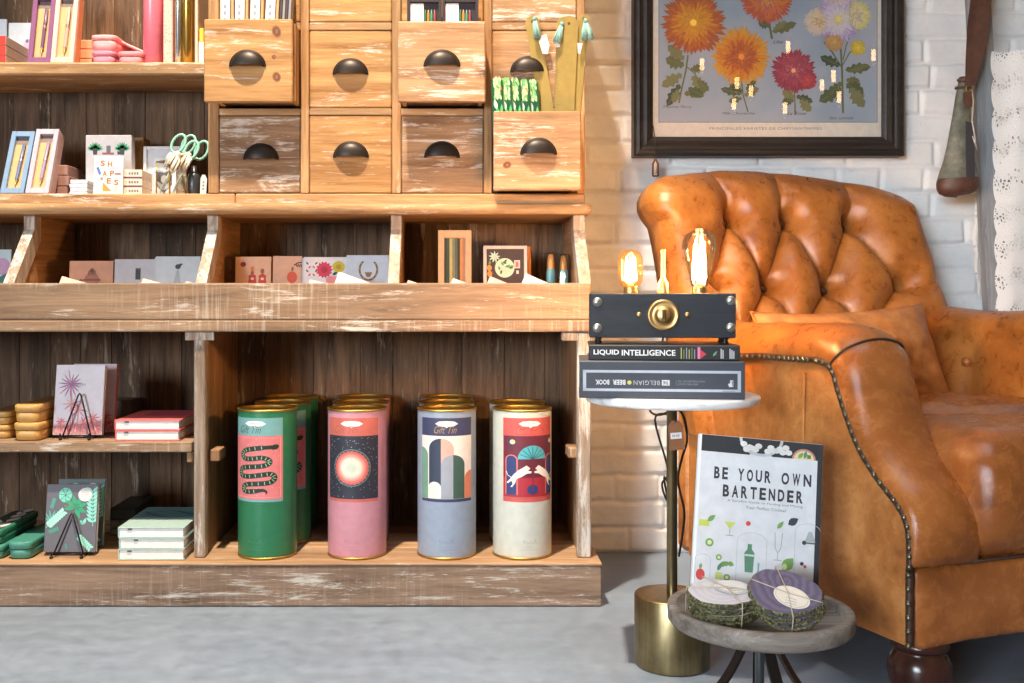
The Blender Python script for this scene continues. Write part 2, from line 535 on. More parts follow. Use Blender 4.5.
def boards(x0, x1, z0, z1, wmin, wmax, y0=2.656, y1=2.672):
    mb = MB(); x = x0
    while x < x1 - .01:
        w = min(random.uniform(wmin, wmax), x1 - x)
        if x1 - x - w < .03: w = x1 - x
        j = random.uniform(-.0015, .0015)
        mb.box(x + .0004, x + w - .0004, y0 + j, y1, z0, z1, BACK, .0009); x += w
    return mb
boards(XL, .275, .0942, .585, .075, .125).build('back_panel', hutch)
boards(XL, .275, .6052, .846, .08, .13).build('back_panel', hutch)
boards(XL, -.5615, .8965, 1.50, .07, .12).build('back_panel', hutch)

def upright(xa, xb, right=False):
    mb = MB(); mb.box(xa, xb, 2.277, 2.312, .0942, .5848, POSTW, .003); mb.build('post', hutch)
    mb = MB()
    ins = .006
    for ya, yb in ((2.3125, 2.40), (2.401, 2.53), (2.531, 2.655)):
        mb.box(xa + ins, xb - (0 if right else ins), ya, yb, .0942, .5848, SIDEW, .0015)
    mb.build('side_board', hutch)
upright(XL, XL + .024); upright(-.5645, -.5405); upright(.268, XR, True)
# blocks under the bins on top of the posts, cleats on the sides
mb = MB(); mb.box(PX(185, 2.275), PX(214, 2.275), 2.2745, 2.2766, .566, .5845, POSTW, .001); mb.build('cap_block', hutch)
mb = MB(); mb.box(-.5343, -.514, 2.30, 2.365, .300, .3255, SIDEW, .002); mb.build('cleat', hutch)
mb = MB(); mb.box(-.583, -.5708, 2.29, 2.62, .299, .3215, SIDEW, .002); mb.build('cleat', hutch)
mb = MB(); mb.box(.250, .2738, 2.30, 2.365, .307, .330, SIDEW, .002); mb.build('cleat', hutch)
mb = MB(); mb.box(.235, .2678, 2.279, 2.31, .565, .5845, POSTW, .002); mb.build('cap_block', hutch)
mb = MB(); mb.box(XL + .03, -.571, 2.284, 2.654, .3222, .345, BINW, .0025); mb.build('lower_shelf', hutch)

# slanted bins
mb = MB(); mb.box(XL - .02, .2955, 2.262, 2.281, .6105, .690, BINW, .003); mb.build('bin_front', hutch)
mb = MB(); mb.box(XL - .02, .2965, 2.2615, 2.285, .585, .6101, BINW, .003); mb.build('bin_rail', hutch)
mb = MB(); mb.box(XL, .29, 2.2855, 2.655, .592, .605, DECKW, .001); mb.build('bin_floor', hutch)
for xa, xb in ((XL, XL + .0235), (-.9797, -.956), (-.5615, -.538), (-.1437, -.120), (.272, .2975)):
    prof = [(2.2815, .6055), (2.2815, .6905), (2.392, .813), (2.392, .846), (2.430, .846), (2.430, .79), (2.335, .688), (2.335, .6055)]
    T = Matrix(((0, 0, 1, 0), (1, 0, 0, 0), (0, 1, 0, 0), (0, 0, 0, 1)))
    MB().prism(prof, xa, xb, POSTW, T).build('bin_upright', hutch)
    ins = .003
    MB().prism([(2.3355, .6055), (2.3355, .688), (2.4305, .79), (2.4305, .846), (2.655, .846), (2.655, .6055)], xa + ins, xb - ins, DIVW, T).build('bin_divider', hutch)

# counter: nosed board and the thick rail on it
pl = [(XL - .03, 2.672), (XL - .03, 2.366), (XL - .024, 2.36), (.292, 2.36)] + [(.292 + .0204 * math.sin(a), 2.3804 - .0204 * math.cos(a)) for a in (.3, .6, .9, 1.2, 1.5)] + [(.3124, 2.672)]
mb = MB(); n = len(pl)
for k, (z, ins) in enumerate(((.8467, .006), (.8505, .0015), (.859, 0), (.867, .0015), (.8709, .006))):
    cx, cy = -.5, 2.55
    mb.v += [Vector((x - math.copysign(ins, x - cx), y + (ins if y < cy else 0), z)) for x, y in pl]
mb.slot(RAIL)
for k in range(4):
    for i in range(n): mb.f.append([k * n + i, k * n + (i + 1) % n, (k + 1) * n + (i + 1) % n, (k + 1) * n + i]); mb.m.append(0); mb.sm.append(True)
mb.f += [list(range(n))[::-1], [4 * n + i for i in range(n)]]; mb.m += [0, 0]; mb.sm += [False, False]
mb.build('counter_top', hutch)
mb = MB(); mb.box(XL, -.5, 2.395, 2.672, .8712, .896, RAIL, .003); mb.box(-.499, .2988, 2.395, 2.672, .8712, .8958, RAIL, .003)
mb.build('counter_rail', hutch)

# open shelf on the left
mb = MB(); mb.box(XL, -.5615, 2.44, 2.655, 1.176, 1.206, RAIL, .004); mb.build('upper_shelf', hutch)
mb = MB(); mb.box(-.575, -.5618, 2.46, 2.64, 1.150, 1.1755, POSTW, .002); mb.build('cleat', hutch)
mb = MB(); mb.box(XL, XL + .024, 2.395, 2.655, .8965, 1.50, SIDEW, .003); mb.build('side_board', hutch)

# drawer cabinet
stl = [(-.561, -.537), (-.350, -.331), (-.1414, -.121), (.068, .0867), (.2806, .2988)]
rows_z = [(.896, 1.075), (1.091, 1.269), (1.287, 1.466)]
mb = MB()
for xa, xb in stl: mb.box(xa, xb, 2.395, 2.655, .8962, 1.49, STILE, .002)
for za, zb in ((1.075, 1.091), (1.269, 1.287), (1.466, 1.489)):
    for (a0, xa), (xb, b1) in zip(stl, stl[1:]): mb.box(xa + .0005, xb - .0005, 2.397, 2.65, za, zb, RAIL, .002)
mb.box(-.56, .298, 2.6555, 2.672, .8965, 1.49, SIDEW, .001)
mb.build('carcass', hutch)

def cup_pull(parent, cx, y, cz):
    a, h, d = .0372, .034, .017
    mb = MB(); rws = []
    for j in range(9):
        v = PI / 2 * j / 8
        rws.append([(cx - a * math.cos(PI * i / 24), y - .0018 - d * math.sin(PI * i / 24) * math.sin(v), cz + h * math.sin(PI * i / 24) * math.cos(v)) for i in range(25)])
    mb.grid(rws, IRON)
    inner = [[(cx + (p[0] - cx) * .93, y - .0018 + (p[1] - y + .0018) * .9, cz + (p[2] - cz) * .92) for p in r] for r in rws]
    mb.grid(inner, IRON)
    mb.grid([rws[-1], inner[-1]], IRON)
    fl = [(cx - (a + .004) * math.cos(PI * i / 24), cz - .002 + (h + .004) * math.sin(PI * i / 24)) for i in range(25)]
    fi = [(cx - (a - .004) * math.cos(PI * i / 24), cz - .002 + (h - .006) * math.sin(PI * i / 24)) for i in range(25)]
    mb.grid([[(x, y - .0005, z) for x, z in fl], [(x, y - .0030, z) for x, z in [(cx + (q[0] - cx) * .985, q[1]) for q in fl]], [(x, y - .0030, z) for x, z in fi]], IRON)
    return mb.build('cup_pull', parent)

KNOT = K_(112, 66, 38); KNOT2 = K_(150, 98, 58)
def drawer(ci, ri, out, fmat, wid=None, zt=None, dx=0.0, label=None, knots=()):
    xa = stl[ci][1] + .0012; xb = stl[ci + 1][0] - .0012
    za, zb = rows_z[ri]; za += .0015; zb -= .0015
    if zt: za, zb = zt
    y = 2.3975 - out
    fxa, fxb = (xa, xb) if not wid else wid
    mb = MB()
    mb.box(fxa, fxb, y, y + .018, za, zb, fmat, .0025)
    if knots:                                  # knots in the front board
        a = Art()
        for kx, ky, rx, rz in knots:
            k_ = y / F; a.ell(PX(kx, y), PZ(ky, y), rx * k_, rz * k_, KNOT2, 1, 18, .3); a.ell(PX(kx, y), PZ(ky, y), rx * k_ * .75, rz * k_ * .75, KNOT, 2, 18, .3); a.ell(PX(kx + .3, y), PZ(ky, y), rx * k_ * .35, rz * k_ * .4, KNOT2, 3, 12)
        a.put(mb, front((0, y, 0)))
    zs = zb - .006
    mb.box(xa + .002, xa + .012, y + .0182, y + .235, za + .004, zs, STILE, .001)
    mb.box(xb - .012, xb - .002, y + .0182, y + .235, za + .004, zs, STILE, .001)
    mb.box(xa + .0122, xb - .0122, y + .0182, y + .235, za + .006, za + .014, BACK, .0005)
    mb.box(xa + .0122, xb - .0122, y + .222, y + .234, za + .0142, zs, STILE, .0005)
    o = mb.build('drawer', hutch)
    if label: o['label'] = label
    return o, (fxa + fxb) / 2, y, (za + zb) / 2

OUT_A, OUT_B, OUT_C = .0695, .0715, .070
spec = []
for ri in range(3):
    for ci in range(4):
        kw = dict(out=0.0, fmat=PINE); pz = .010; lab = None
        if (ci, ri) == (0, 1): kw = dict(out=OUT_A, fmat=PINE, wid=(-.5545, -.3580), zt=(1.0925, 1.2765)); lab = 'drawer pulled out, full of slim white books'; kw['knots'] = ((276.5, 31.5, 4.6, 6.5), (274, 57, 2.4, 2.4), (276.5, 77, 4.2, 5.2))
        if (ci, ri) == (2, 1): kw = dict(out=OUT_B, fmat=PINE_PALE, wid=(-.1238, .0695), zt=(1.0925, 1.271)); lab = 'drawer pulled out, with two black boxes in it'
        if (ci, ri) == (3, 0): kw = dict(out=OUT_C, fmat=PINE_PALE, wid=(.0876, .2820), zt=(.8966, 1.072)); lab = 'drawer pulled out, with green packs and brass rulers in it'; kw['knots'] = ((507, 165, 4.6, 3.6),)
        if (ci, ri) == (0, 0): kw['fmat'] = PINE_SHADED; lab = 'closed drawer coloured darker for the shade of the one above'
        if (ci, ri) == (2, 0): kw['fmat'] = PINE_SHADED
        if ci == 3 and ri: kw['fmat'] = PINE_PALE
        o, cx, y, cz = drawer(ci, ri, label=lab, **kw)
        p = {(0, 1): (247.5, 66), (2, 1): (442, 66), (3, 0): (538.5, 154), (0, 0): (261, 159), (1, 0): (351, 157), (2, 0): (442, 157), (1, 1): (350.5, 74), (3, 1): (528, 72)}.get((ci, ri))
        if p: cx, cz = PX(p[0], y), PZ(p[1], y)
        cup_pull(o, cx, y, cz)
# ---------------------------------------------------------------- tall gift tins on the deck
BRASS = paint((206, 172, 92), .42, 1.0, name='tin_brass')
R_T, H_T = .0645, .322

def K(r, g, b, rough=.55): return paint((r, g, b), rough)

def badge(a, y):
    W_ = K(240, 240, 236)
    a.poly([(-.0185, y), (-.012, y + .0045), (0, y + .0055), (.012, y + .0045), (.0185, y), (.012, y - .0045), (.003, y - .0055), (0, y - .008), (-.003, y - .0055), (-.012, y - .0045)], W_, 3)
    a.line([(-.009, y), (.009, y)], .0012, K(170, 172, 170), 4)

def tin_art(kind):
    a = Art(); w = .0455
    top, bot, mid = .293, .131, .2585
    ink = K(70, 70, 60); gold = K(196, 158, 96)
    if kind == 'green':
        a.rect(-w, w, bot, top, K(118, 172, 174)); badge(a, .282)
        a.rect(-w, w, bot + .005, mid, K(222, 126, 130), 2)
        for i in range(40): a.ell(random.uniform(-w, w) * .93, random.uniform(bot + .01, mid - .004), .0009, .0009, K(246, 190, 170), 3, 6)
        fr = .0415
        a.line([(-fr, bot + .009), (fr, bot + .009), (fr, mid - .004), (-fr, mid - .004), (-fr, bot + .009)], .0008, K(248, 186, 160), 3)
        y0, y1 = .148, .250
        px = lambda x, y: ((x - 128) * .00051, (683 - y) * .000567 - .0108)
        path = [(185, 246), (150, 248), (110, 254), (88, 262), (80, 275), (92, 286), (120, 286), (150, 282), (172, 290), (172, 302), (150, 310), (110, 314), (80, 320), (70, 334), (80, 346), (110, 346), (150, 340), (180, 338), (190, 352), (175, 366), (140, 370), (100, 374), (84, 386), (94, 398), (125, 396), (152, 392), (165, 398), (162, 406)]
        sm = [(v.x, v.y) for v in spline([(px(*q)[0], px(*q)[1], 0) for q in path], 4)]
        n = len(sm)
        a.line(sm, [0.0092 * min(1, 8 * (1 - i / n)) * (1 if i > 3 else .8) for i in range(n)], K(36, 52, 40), 4)
        for i in range(4, n - 12, 2):
            q = sm[i]; dx, dy = sm[i + 1][0] - q[0], sm[i + 1][1] - q[1]; d = math.hypot(dx, dy) or 1
            a.line([(q[0] - dy / d * .0031, q[1] + dx / d * .0031), (q[0] + dy / d * .0031, q[1] - dx / d * .0031)], .0013, K(150, 200, 160), 5)
        h = sm[0]; a.ell(h[0] + .003, h[1], .0068, .0050, K(36, 52, 40), 5, 14, .35)
        a.text('Gift Tin', -.030, .2635, .040, .0140, ink, 3, .4, -.012)
    elif kind == 'pink':
        a.rect(-w, w, bot, top, K(204, 108, 96)); badge(a, .282)
        a.rect(-w, w, bot + .006, mid, K(46, 48, 62), 2)
        for i in range(150): a.ell(random.uniform(-w, w) * .97, random.uniform(bot + .008, mid - .002), .0006, .0006, K(200, 200, 205), 3, 5)
        cx, cy = 0, .197
        E = lambda r, c, l: a.ell(cx, cy, r * .86, r, c, l, 40)
        E(.036, K(128, 140, 136), 4); E(.0345, K(62, 66, 76), 5)
        E(.032, K(222, 96, 92), 6); E(.0285, K(230, 124, 118), 7); E(.0255, K(236, 156, 146), 8)
        E(.022, K(238, 190, 174), 9); E(.0195, K(232, 216, 198), 10); E(.0165, K(222, 226, 208), 11); E(.009, K(204, 214, 196), 12)
        for i in range(26):
            t = 2 * PI * i / 26; a.leaf(cx + .0288 * math.cos(t), cy + .0335 * math.sin(t), t + 2.0, .005, .0018, K(120, 134, 120), 11)
        a.text('Gift Tin', -.030, .2635, .040, .0140, K(176, 96, 74), 3, .4, -.012)
    elif kind == 'blue':
        a.rect(-w, w, bot, top, K(62, 68, 100)); badge(a, .282)
        a.rect(-w, w, bot + .006, mid, K(238, 226, 218), 2)
        navy = K(52, 62, 84); pk = K(232, 176, 160); sage = K(116, 158, 136); dg = K(66, 92, 82); gy = K(160, 166, 178); cr = K(226, 226, 214); cor = K(214, 128, 96)
        def arch(x0, x1, yt, mat, l, part=0):
            cx = (x0 + x1) / 2; r = (x1 - x0) / 2
            ang = [i * PI / 14 for i in range(15)]
            if part == 1: ang = [PI / 2 + i * PI / 16 for i in range(9)]
            if part == 2: ang = [i * PI / 16 for i in range(9)]
            pts = [(cx + r * math.cos(t), yt - r + r * math.sin(t)) for t in ang]
            xa = pts[0][0]; xb = pts[-1][0]
            a.poly([(xb, bot + .0065), (xa, bot + .0065)] + pts, mat, l)
        arch(-.062, -.0315, .236, sage, 3)
        a.items[-1] = ([(max(x, -w), y) for x, y in a.items[-1][0]],) + a.items[-1][1:]
        arch(-.0295, .0115, .2535, navy, 4, 1); arch(-.0295, .0115, .2535, pk, 4, 2)
        arch(-.009, .0300, .222, gy, 5, 1); arch(-.009, .0300, .222, dg, 5, 2)
        arch(.0305, .0595, .191, cor, 4)
        a.items[-1] = ([(min(x, w), y) for x, y in a.items[-1][0]],) + a.items[-1][1:]
        arch(-.030, -.0088, .170, cr, 6)
        a.text('Gift Tin', -.020, .2635, .036, .0140, gold, 3, .4, -.012)
    else:
        a.rect(-w, w, bot, top, K(200, 90, 86)); badge(a, .282)
        a.rect(-w + .001, w - .001, bot + .010, mid, K(104, 40, 58), 2)
        a.rect(-w + .001, w - .001, bot + .010, .178, K(170, 46, 60), 3)
        teal = K(84, 176, 186); navy = K(48, 62, 116); pk = K(226, 120, 110); wh = K(240, 232, 222)
        cx = .004
        a.poly([(cx + .024 * math.cos(i * PI / 20), .214 + .026 * math.sin(i * PI / 20)) for i in range(21)], teal, 4)
        for i in range(1, 8): a.line([(cx, .214), (cx + .0225 * math.cos(i * PI / 8), .214 + .0245 * math.sin(i * PI / 8))], .0012, K(46, 96, 110), 5)
        for s_ in (-1, 1):
            x = cx + s_ * .0345
            def ar(r, mat, l):
                pts = [(x + r * math.cos(i * PI / 12), .212 + r * math.sin(i * PI / 12)) for i in range(13)]
                a.poly([(x - r, bot + .014), (x + r, bot + .014)] + pts, mat, l)
            ar(.0105, pk, 4); ar(.0085, navy, 5)
            a.ell(x, .246, .0065, .0065, navy, 4); a.ell(x + .002, .247, .0045, .0045, K(232, 210, 150), 5)
        a.rect(cx - .0008, cx + .0008, bot + .012, .214, K(120, 40, 60), 5)
        a.ell(cx, .155, .0095, .0095, navy, 5)
        for s_ in (-1, 1):      # two leaping big cats facing each other
            q = lambda x, y: (cx + s_ * x, y)
            body = [(.004, .196), (.010, .202), (.014, .199), (.024, .192), (.031, .184), (.036, .176), (.0425, .168), (.040, .167), (.034, .172), (.032, .166), (.036, .160), (.033, .160), (.028, .168), (.026, .176), (.018, .180), (.010, .186), (.003, .187), (.002, .190), (.008, .192)]
            a.poly([q(x, y) for x, y in body], wh, 6)
            a.line([q(.034, .178), q(.041, .183), q(.043, .190)], .0014, wh, 6)
        a.line([(-.020, .276), (-.012, .270), (-.004, .274), (.006, .268), (.018, .274), (.026, .266)], .0009, K(150, 54, 56), 3)
        a.text('Gift Tin', -.020, .2635, .040, .0140, K(206, 118, 104), 3, .4, -.012)
    return a

def squiggle(a, mat):
    pts = [(-.016, .038), (-.014, .044), (-.012, .036), (-.008, .040), (-.004, .036), (0, .039), (.004, .036), (.009, .038), (.012, .045), (.013, .036), (.017, .038)]
    a.line([(v.x, v.y) for v in spline([(x, y, 0) for x, y in pts], 4)], .0011, mat, 2)
    a.rect(-.018, .018, .0218, .0226, mat, 2); a.rect(-.010, .010, .0275, .0282, mat, 2)

def make_tin(kind, body, shade, loc, label, group, turn):
    t = thing('gift_tin', label, 'tin', loc, turn, group)
    B = paint(body, .33, name='tin_' + kind)
    mb = MB()
    mb.lathe([(R_T - .004, .003), (R_T - .0005, .005), (R_T, .008), (R_T, H_T - .004)], B, 48)
    for zz in (.1195,): mb.lathe([(R_T + .0001, zz - .0008), (R_T + .0005, zz), (R_T + .0001, zz + .0008)], B, 48)
    mb.build('can_body', t, local=True)
    mb = MB()
    mb.lathe([(0, .0005), (R_T - .004, .0005), (R_T + .0006, .0015), (R_T + .0008, .004), (R_T - .001, .0055)], BRASS, 48)
    mb.build('base_rim', t, local=True)
    mb = MB()
    mb.lathe([(R_T - .0008, H_T - .0045), (R_T + .0012, H_T - .0035), (R_T + .0016, H_T - .001), (R_T + .0006, H_T + .001), (R_T - .0015, H_T + .0008), (R_T - .0028, H_T - .002), (R_T - .0038, H_T - .0085), (R_T - .012, H_T - .009), (R_T - .014, H_T - .0075), (.02, H_T - .0078), (0, H_T - .008)], BRASS, 48)
    mb.build('metal_lid', t, local=True)
    a = tin_art(kind)
    a.items = [([(x * 1.36, .1246 + (y - .131) * 1.116) for x, y in vs], fs, mt, l) for vs, fs, mt, l in a.items]
    a.clip(-.0619, .0619, .1247, .3054).wrap(MB(), R_T, Matrix.Identity(4)).build('label', t, local=True, recalc=False)
    a = Art(); squiggle(a, paint(shade, .45))
    a.wrap(MB(), R_T, Matrix.Identity(4)).build('maker_mark', t, local=True, recalc=False)
    return t

Z_D = .0942
tins = [('green', (46, 122, 84), (70, 140, 100), 267.7, -15, 'tall dark green tin with a snake on a pink label'),
        ('pink', (208, 146, 160), (200, 128, 142), 357.3, -6, 'tall pink tin with a glowing round sun on its label'),
        ('blue', (152, 166, 186), (132, 150, 176), 446.8, 0, 'tall pale blue tin with arches on a navy label'),
        ('white', (208, 211, 200), (180, 184, 172), 522.2, 12, 'tall off-white tin with two leaping cats on a red label')]
Y0 = 2.320
for kind, body, shade, px, turn, what in tins:
    r = make_tin(kind, body, shade, (PX(px, Y0), Y0, Z_D), what + ', foremost', 'gift tins in four rows', math.radians(turn))
    if kind == 'green':
        dup(r, (-.3990, 2.4535, Z_D), 'tall dark green tin with a snake label, second in its row', rotz=math.radians(6))
        dup(r, (-.4000, 2.5865, Z_D), 'tall dark green tin with a snake label, hindmost of its row', rotz=math.radians(0))
    else:
        dx = {'pink': -.014, 'blue': -.003, 'white': -.012}[kind]
        dup(r, (PX(px, Y0) + dx * .3, Y0 + .1335, Z_D), what + ', second in row', rotz=math.radians(turn))
        if kind != 'white': dup(r, (PX(px, Y0) + dx * .6, Y0 + .2665, Z_D), what + ', hindmost', rotz=math.radians(turn))
# ---------------------------------------------------------------- goods on the shelves and in the bins
Z_C, Z_U, Z_M, Z_B = .8963, 1.2063, .3453, .6053
WHITE = K(236, 234, 230); PAPER = K(228, 224, 216); KRAFT = K(196, 158, 118)

def slab(name, label, cat, x0, x1, y0, y1, z0, z1, mat, group=None, b=.002, yaw=0):
    """a plain closed box, one mesh"""
    c = ((x0 + x1) / 2, (y0 + y1) / 2, z0)
    M = Matrix.Translation(c) @ Matrix.Rotation(yaw, 4, 'Z')
    o = MB().box(-(x1 - x0) / 2, (x1 - x0) / 2, -(y1 - y0) / 2, (y1 - y0) / 2, 0, z1 - z0, mat, b, M).build(name, loc=c)
    return tag(o, label, cat, group)

# --- pen boxes with a window, leaning back on the boxes behind
def pen_box(x, y, z, w, h, d, back, rgb, pen_rgb, label, side_rgb=None):
    t = thing('pen_box', label, 'pen box', (x, y, z), 0, 'pen boxes with windows')
    M = lean((x, y, z + .0005), back)
    c = paint(rgb, .5); cs = paint(side_rgb, .5) if side_rgb else c
    fr = .011
    mb = MB()
    mb.box(-w / 2, w / 2, .004, d, 0, h, cs, .001, M)
    for a in ((-w / 2, -w / 2 + fr, 0, h), (w / 2 - fr, w / 2, 0, h), (-w / 2 + fr, w / 2 - fr, 0, fr * 1.3), (-w / 2 + fr, w / 2 - fr, h - fr * 1.3, h)):
        mb.box(a[0], a[1], -.006, .0042, a[2], a[3], c, .0008, M)
    mb.build('box', t)
    mb = MB(); mb.box(-w / 2 + fr, w / 2 - fr, .0030, .0039, fr * 1.3, h - fr * 1.3 - .018, K(200, 164, 116), .0001, M)
    mb.box(-w / 2 + fr, w / 2 - fr, .0030, .0039, h - fr * 1.3 - .018, h - fr * 1.3, K(130, 112, 104), .0001, M)
    mb.build('lining', t)
    pc = paint(pen_rgb, .35); st = paint((200, 190, 180), .3, .8)
    A = M @ Matrix.Translation((.002, -.0015, 0)) @ Matrix.Rotation(.03, 4, 'Y')
    mb = MB(); k = h / .16
    mb.lathe([(0, .022 * k), (.0012, .023 * k), (.0026, .033 * k), (.0034, .036 * k)], paint((226, 196, 130), .3, .7), 12, A)
    mb.lathe([(.0040, .036 * k), (.0042, .082 * k)], pc, 12, A); mb.lathe([(.0047, .082 * k), (.0047, .088 * k)], st, 12, A)
    mb.lathe([(.0042, .088 * k), (.0040, .128 * k), (0, .130 * k)], pc, 12, A)
    mb.box(.004, .0056, -.006, -.0045, .092 * k, .128 * k, st, .0003, A)
    mb.build('pen', t)
    return t

pen_box(PX(12.5, 2.422), 2.422, Z_C, .0545, .168, .030, .42, (120, 150, 184), (100, 112, 150), 'powder blue pen box with a window, leaning beside the lilac one')
pen_box(PX(37.5, 2.420), 2.420, Z_C, .0535, .172, .034, .40, (182, 170, 184), (150, 132, 164), 'pale lilac pen box with a window, leaning beside the powder blue one', (176, 146, 146))
pen_box(PX(39.5, 2.462), 2.462, Z_U, .0535, .175, .030, .22, (128, 78, 120), (116, 78, 110), 'plum purple pen box with a window on the upper shelf')
pen_box(PX(62.5, 2.460), 2.460, Z_U, .0535, .178, .034, .22, (216, 182, 174), (190, 160, 146), 'blush pink pen box with a window on the upper shelf', (206, 132, 92))

# the stacked boxes they lean on
for i, (a, nm) in enumerate((('lowest', 0), ('middle', .004), ('topmost', .001))):
    slab('small_box', '%s of the mauve brown boxes stacked behind the lilac pen box' % a, 'box', PX(52, 2.50) + nm - .05, PX(66, 2.47) + nm, 2.478, 2.60, Z_C + .0003 + i * .0252, Z_C + .0250 + i * .0252, K(150, 112, 102), 'mauve boxes on the counter')
    slab('small_box', '%s of the orange boxes stacked behind the blush pen box' % a, 'box', PX(78, 2.50) - .055 + nm, PX(91, 2.50) + nm, 2.507, 2.63, Z_U + .0003 + i * .0227, Z_U + .0225 + i * .0227, K(222, 140, 100), 'orange boxes on the upper shelf')
for i, a in enumerate(('bottom', 'second', 'third', 'top')):
    slab('notebook', '%s of the four thin pale notebooks stacked by the plant picture' % a, 'notebook', PX(70 + i % 2, 2.45), PX(88, 2.45), 2.445, 2.56, Z_C + .0003 + i * .0092, Z_C + .0090 + i * .0092, (K(196, 204, 220), K(228, 230, 236))[i % 2], 'pale notebooks on the counter', .001)
slab('box', 'dark brown flat box behind the pale notebooks on the counter', 'box', PX(66, 2.575) , PX(90, 2.575), 2.571, 2.645, Z_C + .0003, Z_C + .066, K(96, 78, 76))

# --- plant picture box and the shapes card before it
t = thing('box', 'pale grey picture box printed with two green potted plants', 'box', (PX(108, 2.50), 2.50, Z_C))
x0, x1 = PX(85.5, 2.50), PX(131.5, 2.50); z1 = PZ(135, 2.50)
MB().box(x0, x1, 2.50, 2.53, Z_C + .0004, z1, K(180, 178, 186), .0015).build('box_body', t)
a = Art(); wd, hh = x1 - x0, z1 - Z_C
gn = K(40, 140, 90); pot = K(50, 50, 52)
for cx in (.21, .80):
    X_, Y_ = cx * wd, hh * .76
    for an in (.5, .9, 1.3, 1.57, 1.9, 2.3, 2.7, 0.2, 2.95): a.leaf(X_, Y_, an, .0195, .0065, gn, 2)
    a.poly([(X_ - .006, Y_ + .004), (X_ + .006, Y_ + .004), (X_ + .0045, Y_ - .011), (X_ - .0045, Y_ - .011)], pot, 3)
X_ = wd * .51
a.rect(X_ - .016, X_ + .012, hh * .69, hh * .72, K(140, 70, 60), 2); a.rect(X_ - .006, X_ + .004, hh * .72, hh * .83, K(90, 96, 104), 2); a.rect(X_ + .02, X_ + .028, hh * .69, hh * .74, pot, 2)
a.put(MB(), front((x0, 2.50, Z_C))).build('print', t, recalc=False)

t = thing('greeting_card', 'white card lettered SHAPES in gold with coloured shapes, before the plant picture', 'card', (PX(108, 2.44), 2.44, Z_C))
x0, x1 = PX(93, 2.44), PX(122.5, 2.44); hh = PZ(155.5, 2.44) - Z_C; wd = x1 - x0
M = lean((x0, 2.44, Z_C + .0006), .10)
MB().box(0, wd, 0, .004, 0, hh, K(216, 214, 212), .0008, M).build('card', t)
a = Art(); br = K(160, 104, 44)
for ch, x, y in (('S', .22, .74), ('H', .47, .72), ('A', .30, .48), ('P', .55, .48), ('E', .45, .29), ('S', .70, .25)):
    a.text(ch, x * wd, y * hh, wd * .15, hh * .145, br, 2, 0, .03)
a.poly([(.08 * wd, .70 * hh), (.16 * wd, .72 * hh), (.26 * wd, .54 * hh), (.18 * wd, .51 * hh)], K(84, 110, 190), 2)
a.poly([(.32 * wd, .10 * hh), (.32 * wd, .33 * hh), (.62 * wd, .10 * hh)], K(196, 140, 50), 2)
a.ell(.28 * wd, .42 * hh, .05 * wd, .05 * wd, K(228, 120, 90), 3); a.rect(.60 * wd, .88 * wd, .66 * hh, .74 * hh, K(214, 186, 214), 2)
a.rect(.72 * wd, .92 * wd, .52 * hh, .56 * hh, K(150, 60, 50), 2); a.rect(.10 * wd, .2 * wd, .14 * hh, .36 * hh, K(226, 222, 214), 2); a.rect(.70 * wd, .82 * wd, .08 * hh, .24 * hh, K(240, 206, 180), 2)
a.put(MB(), M @ front((0, 0, 0))).build('print', t, recalc=False)

for i, nm in enumerate(('lowest', 'middle', 'topmost')):
    t = thing('small_box', '%s of the three cream boxes with dark bands beside the SHAPES card' % nm, 'box', (PX(132, 2.455), 2.455, Z_C + .0003 + i * .0204), 0, 'cream boxes on the counter')
    x0, x1 = PX(123.5, 2.455), PX(142, 2.455); z0 = Z_C + .0003 + i * .0204
    MB().box(x0, x1, 2.455, 2.56, z0, z0 + .0202, K(232, 214, 196), .001).build('box_body', t)
    a = Art(); a.rect(0, x1 - x0, 0, .0042, K(104, 70, 76), 1)
    for k in range(4): a.rect(.012 + k * .0062, .0165 + k * .0062, .0085, .0145, K(120, 108, 100), 1)
    a.rect(.006, .0075, .0085, .0145, K(170, 150, 130), 1)
    a.put(MB(), front((x0, 2.455, z0))).build('print', t, recalc=False)
slab('book', 'thick brown and gold book standing behind the cream boxes', 'book', PX(131.5, 2.56) + .001, PX(143.5, 2.56), 2.562, 2.62, Z_C + .0003, PZ(137, 2.56), K(150, 112, 66))

# --- white framed emblem print and the glass box with scissors
t = thing('picture_frame', 'small white frame with a grey shield print, behind the glass box', 'picture frame', (PX(163, 2.53), 2.53, Z_C))
M = lean((PX(142.5, 2.53), 2.53, Z_C + .0005), .06); wd, hh = PX(182, 2.53) - PX(142.5, 2.53), .128
mb = MB()
for a_ in ((0, .008, 0, hh), (wd - .008, wd, 0, hh), (.008, wd - .008, 0, .008), (.008, wd - .008, hh - .008, hh)): mb.box(a_[0], a_[1], 0, .014, a_[2], a_[3], K(226, 228, 232), .001, M)
mb.build('frame', t)
MB().box(.008, wd - .008, .005, .010, .008, hh - .008, K(206, 212, 222), .0005, M).build('mount', t)
a = Art(); dk = K(70, 74, 82)
a.rect(.025, .078, .020, .100, K(224, 228, 234), 2)
cx = .050
a.poly([(cx - .010, .094), (cx + .010, .094), (cx, .082)], K(86, 92, 112), 3)
a.poly([(cx - .019, .066), (cx + .019, .066), (cx + .019, .034), (cx, .014), (cx - .019, .034)], dk, 3)
a.line([(cx - .024, .064), (cx - .012, .069), (cx, .064), (cx + .012, .069), (cx + .024, .064)], .003, K(150, 152, 156), 4)
for s_ in (-1, 1): a.leaf(cx, .022, PI / 2 + s_ * .7, .028, .010, K(170, 174, 176), 4)
a.ell(cx, .048, .008, .010, K(190, 192, 194), 4)
a.put(MB(), M @ front((0, .005, 0))).build('print', t, recalc=False)

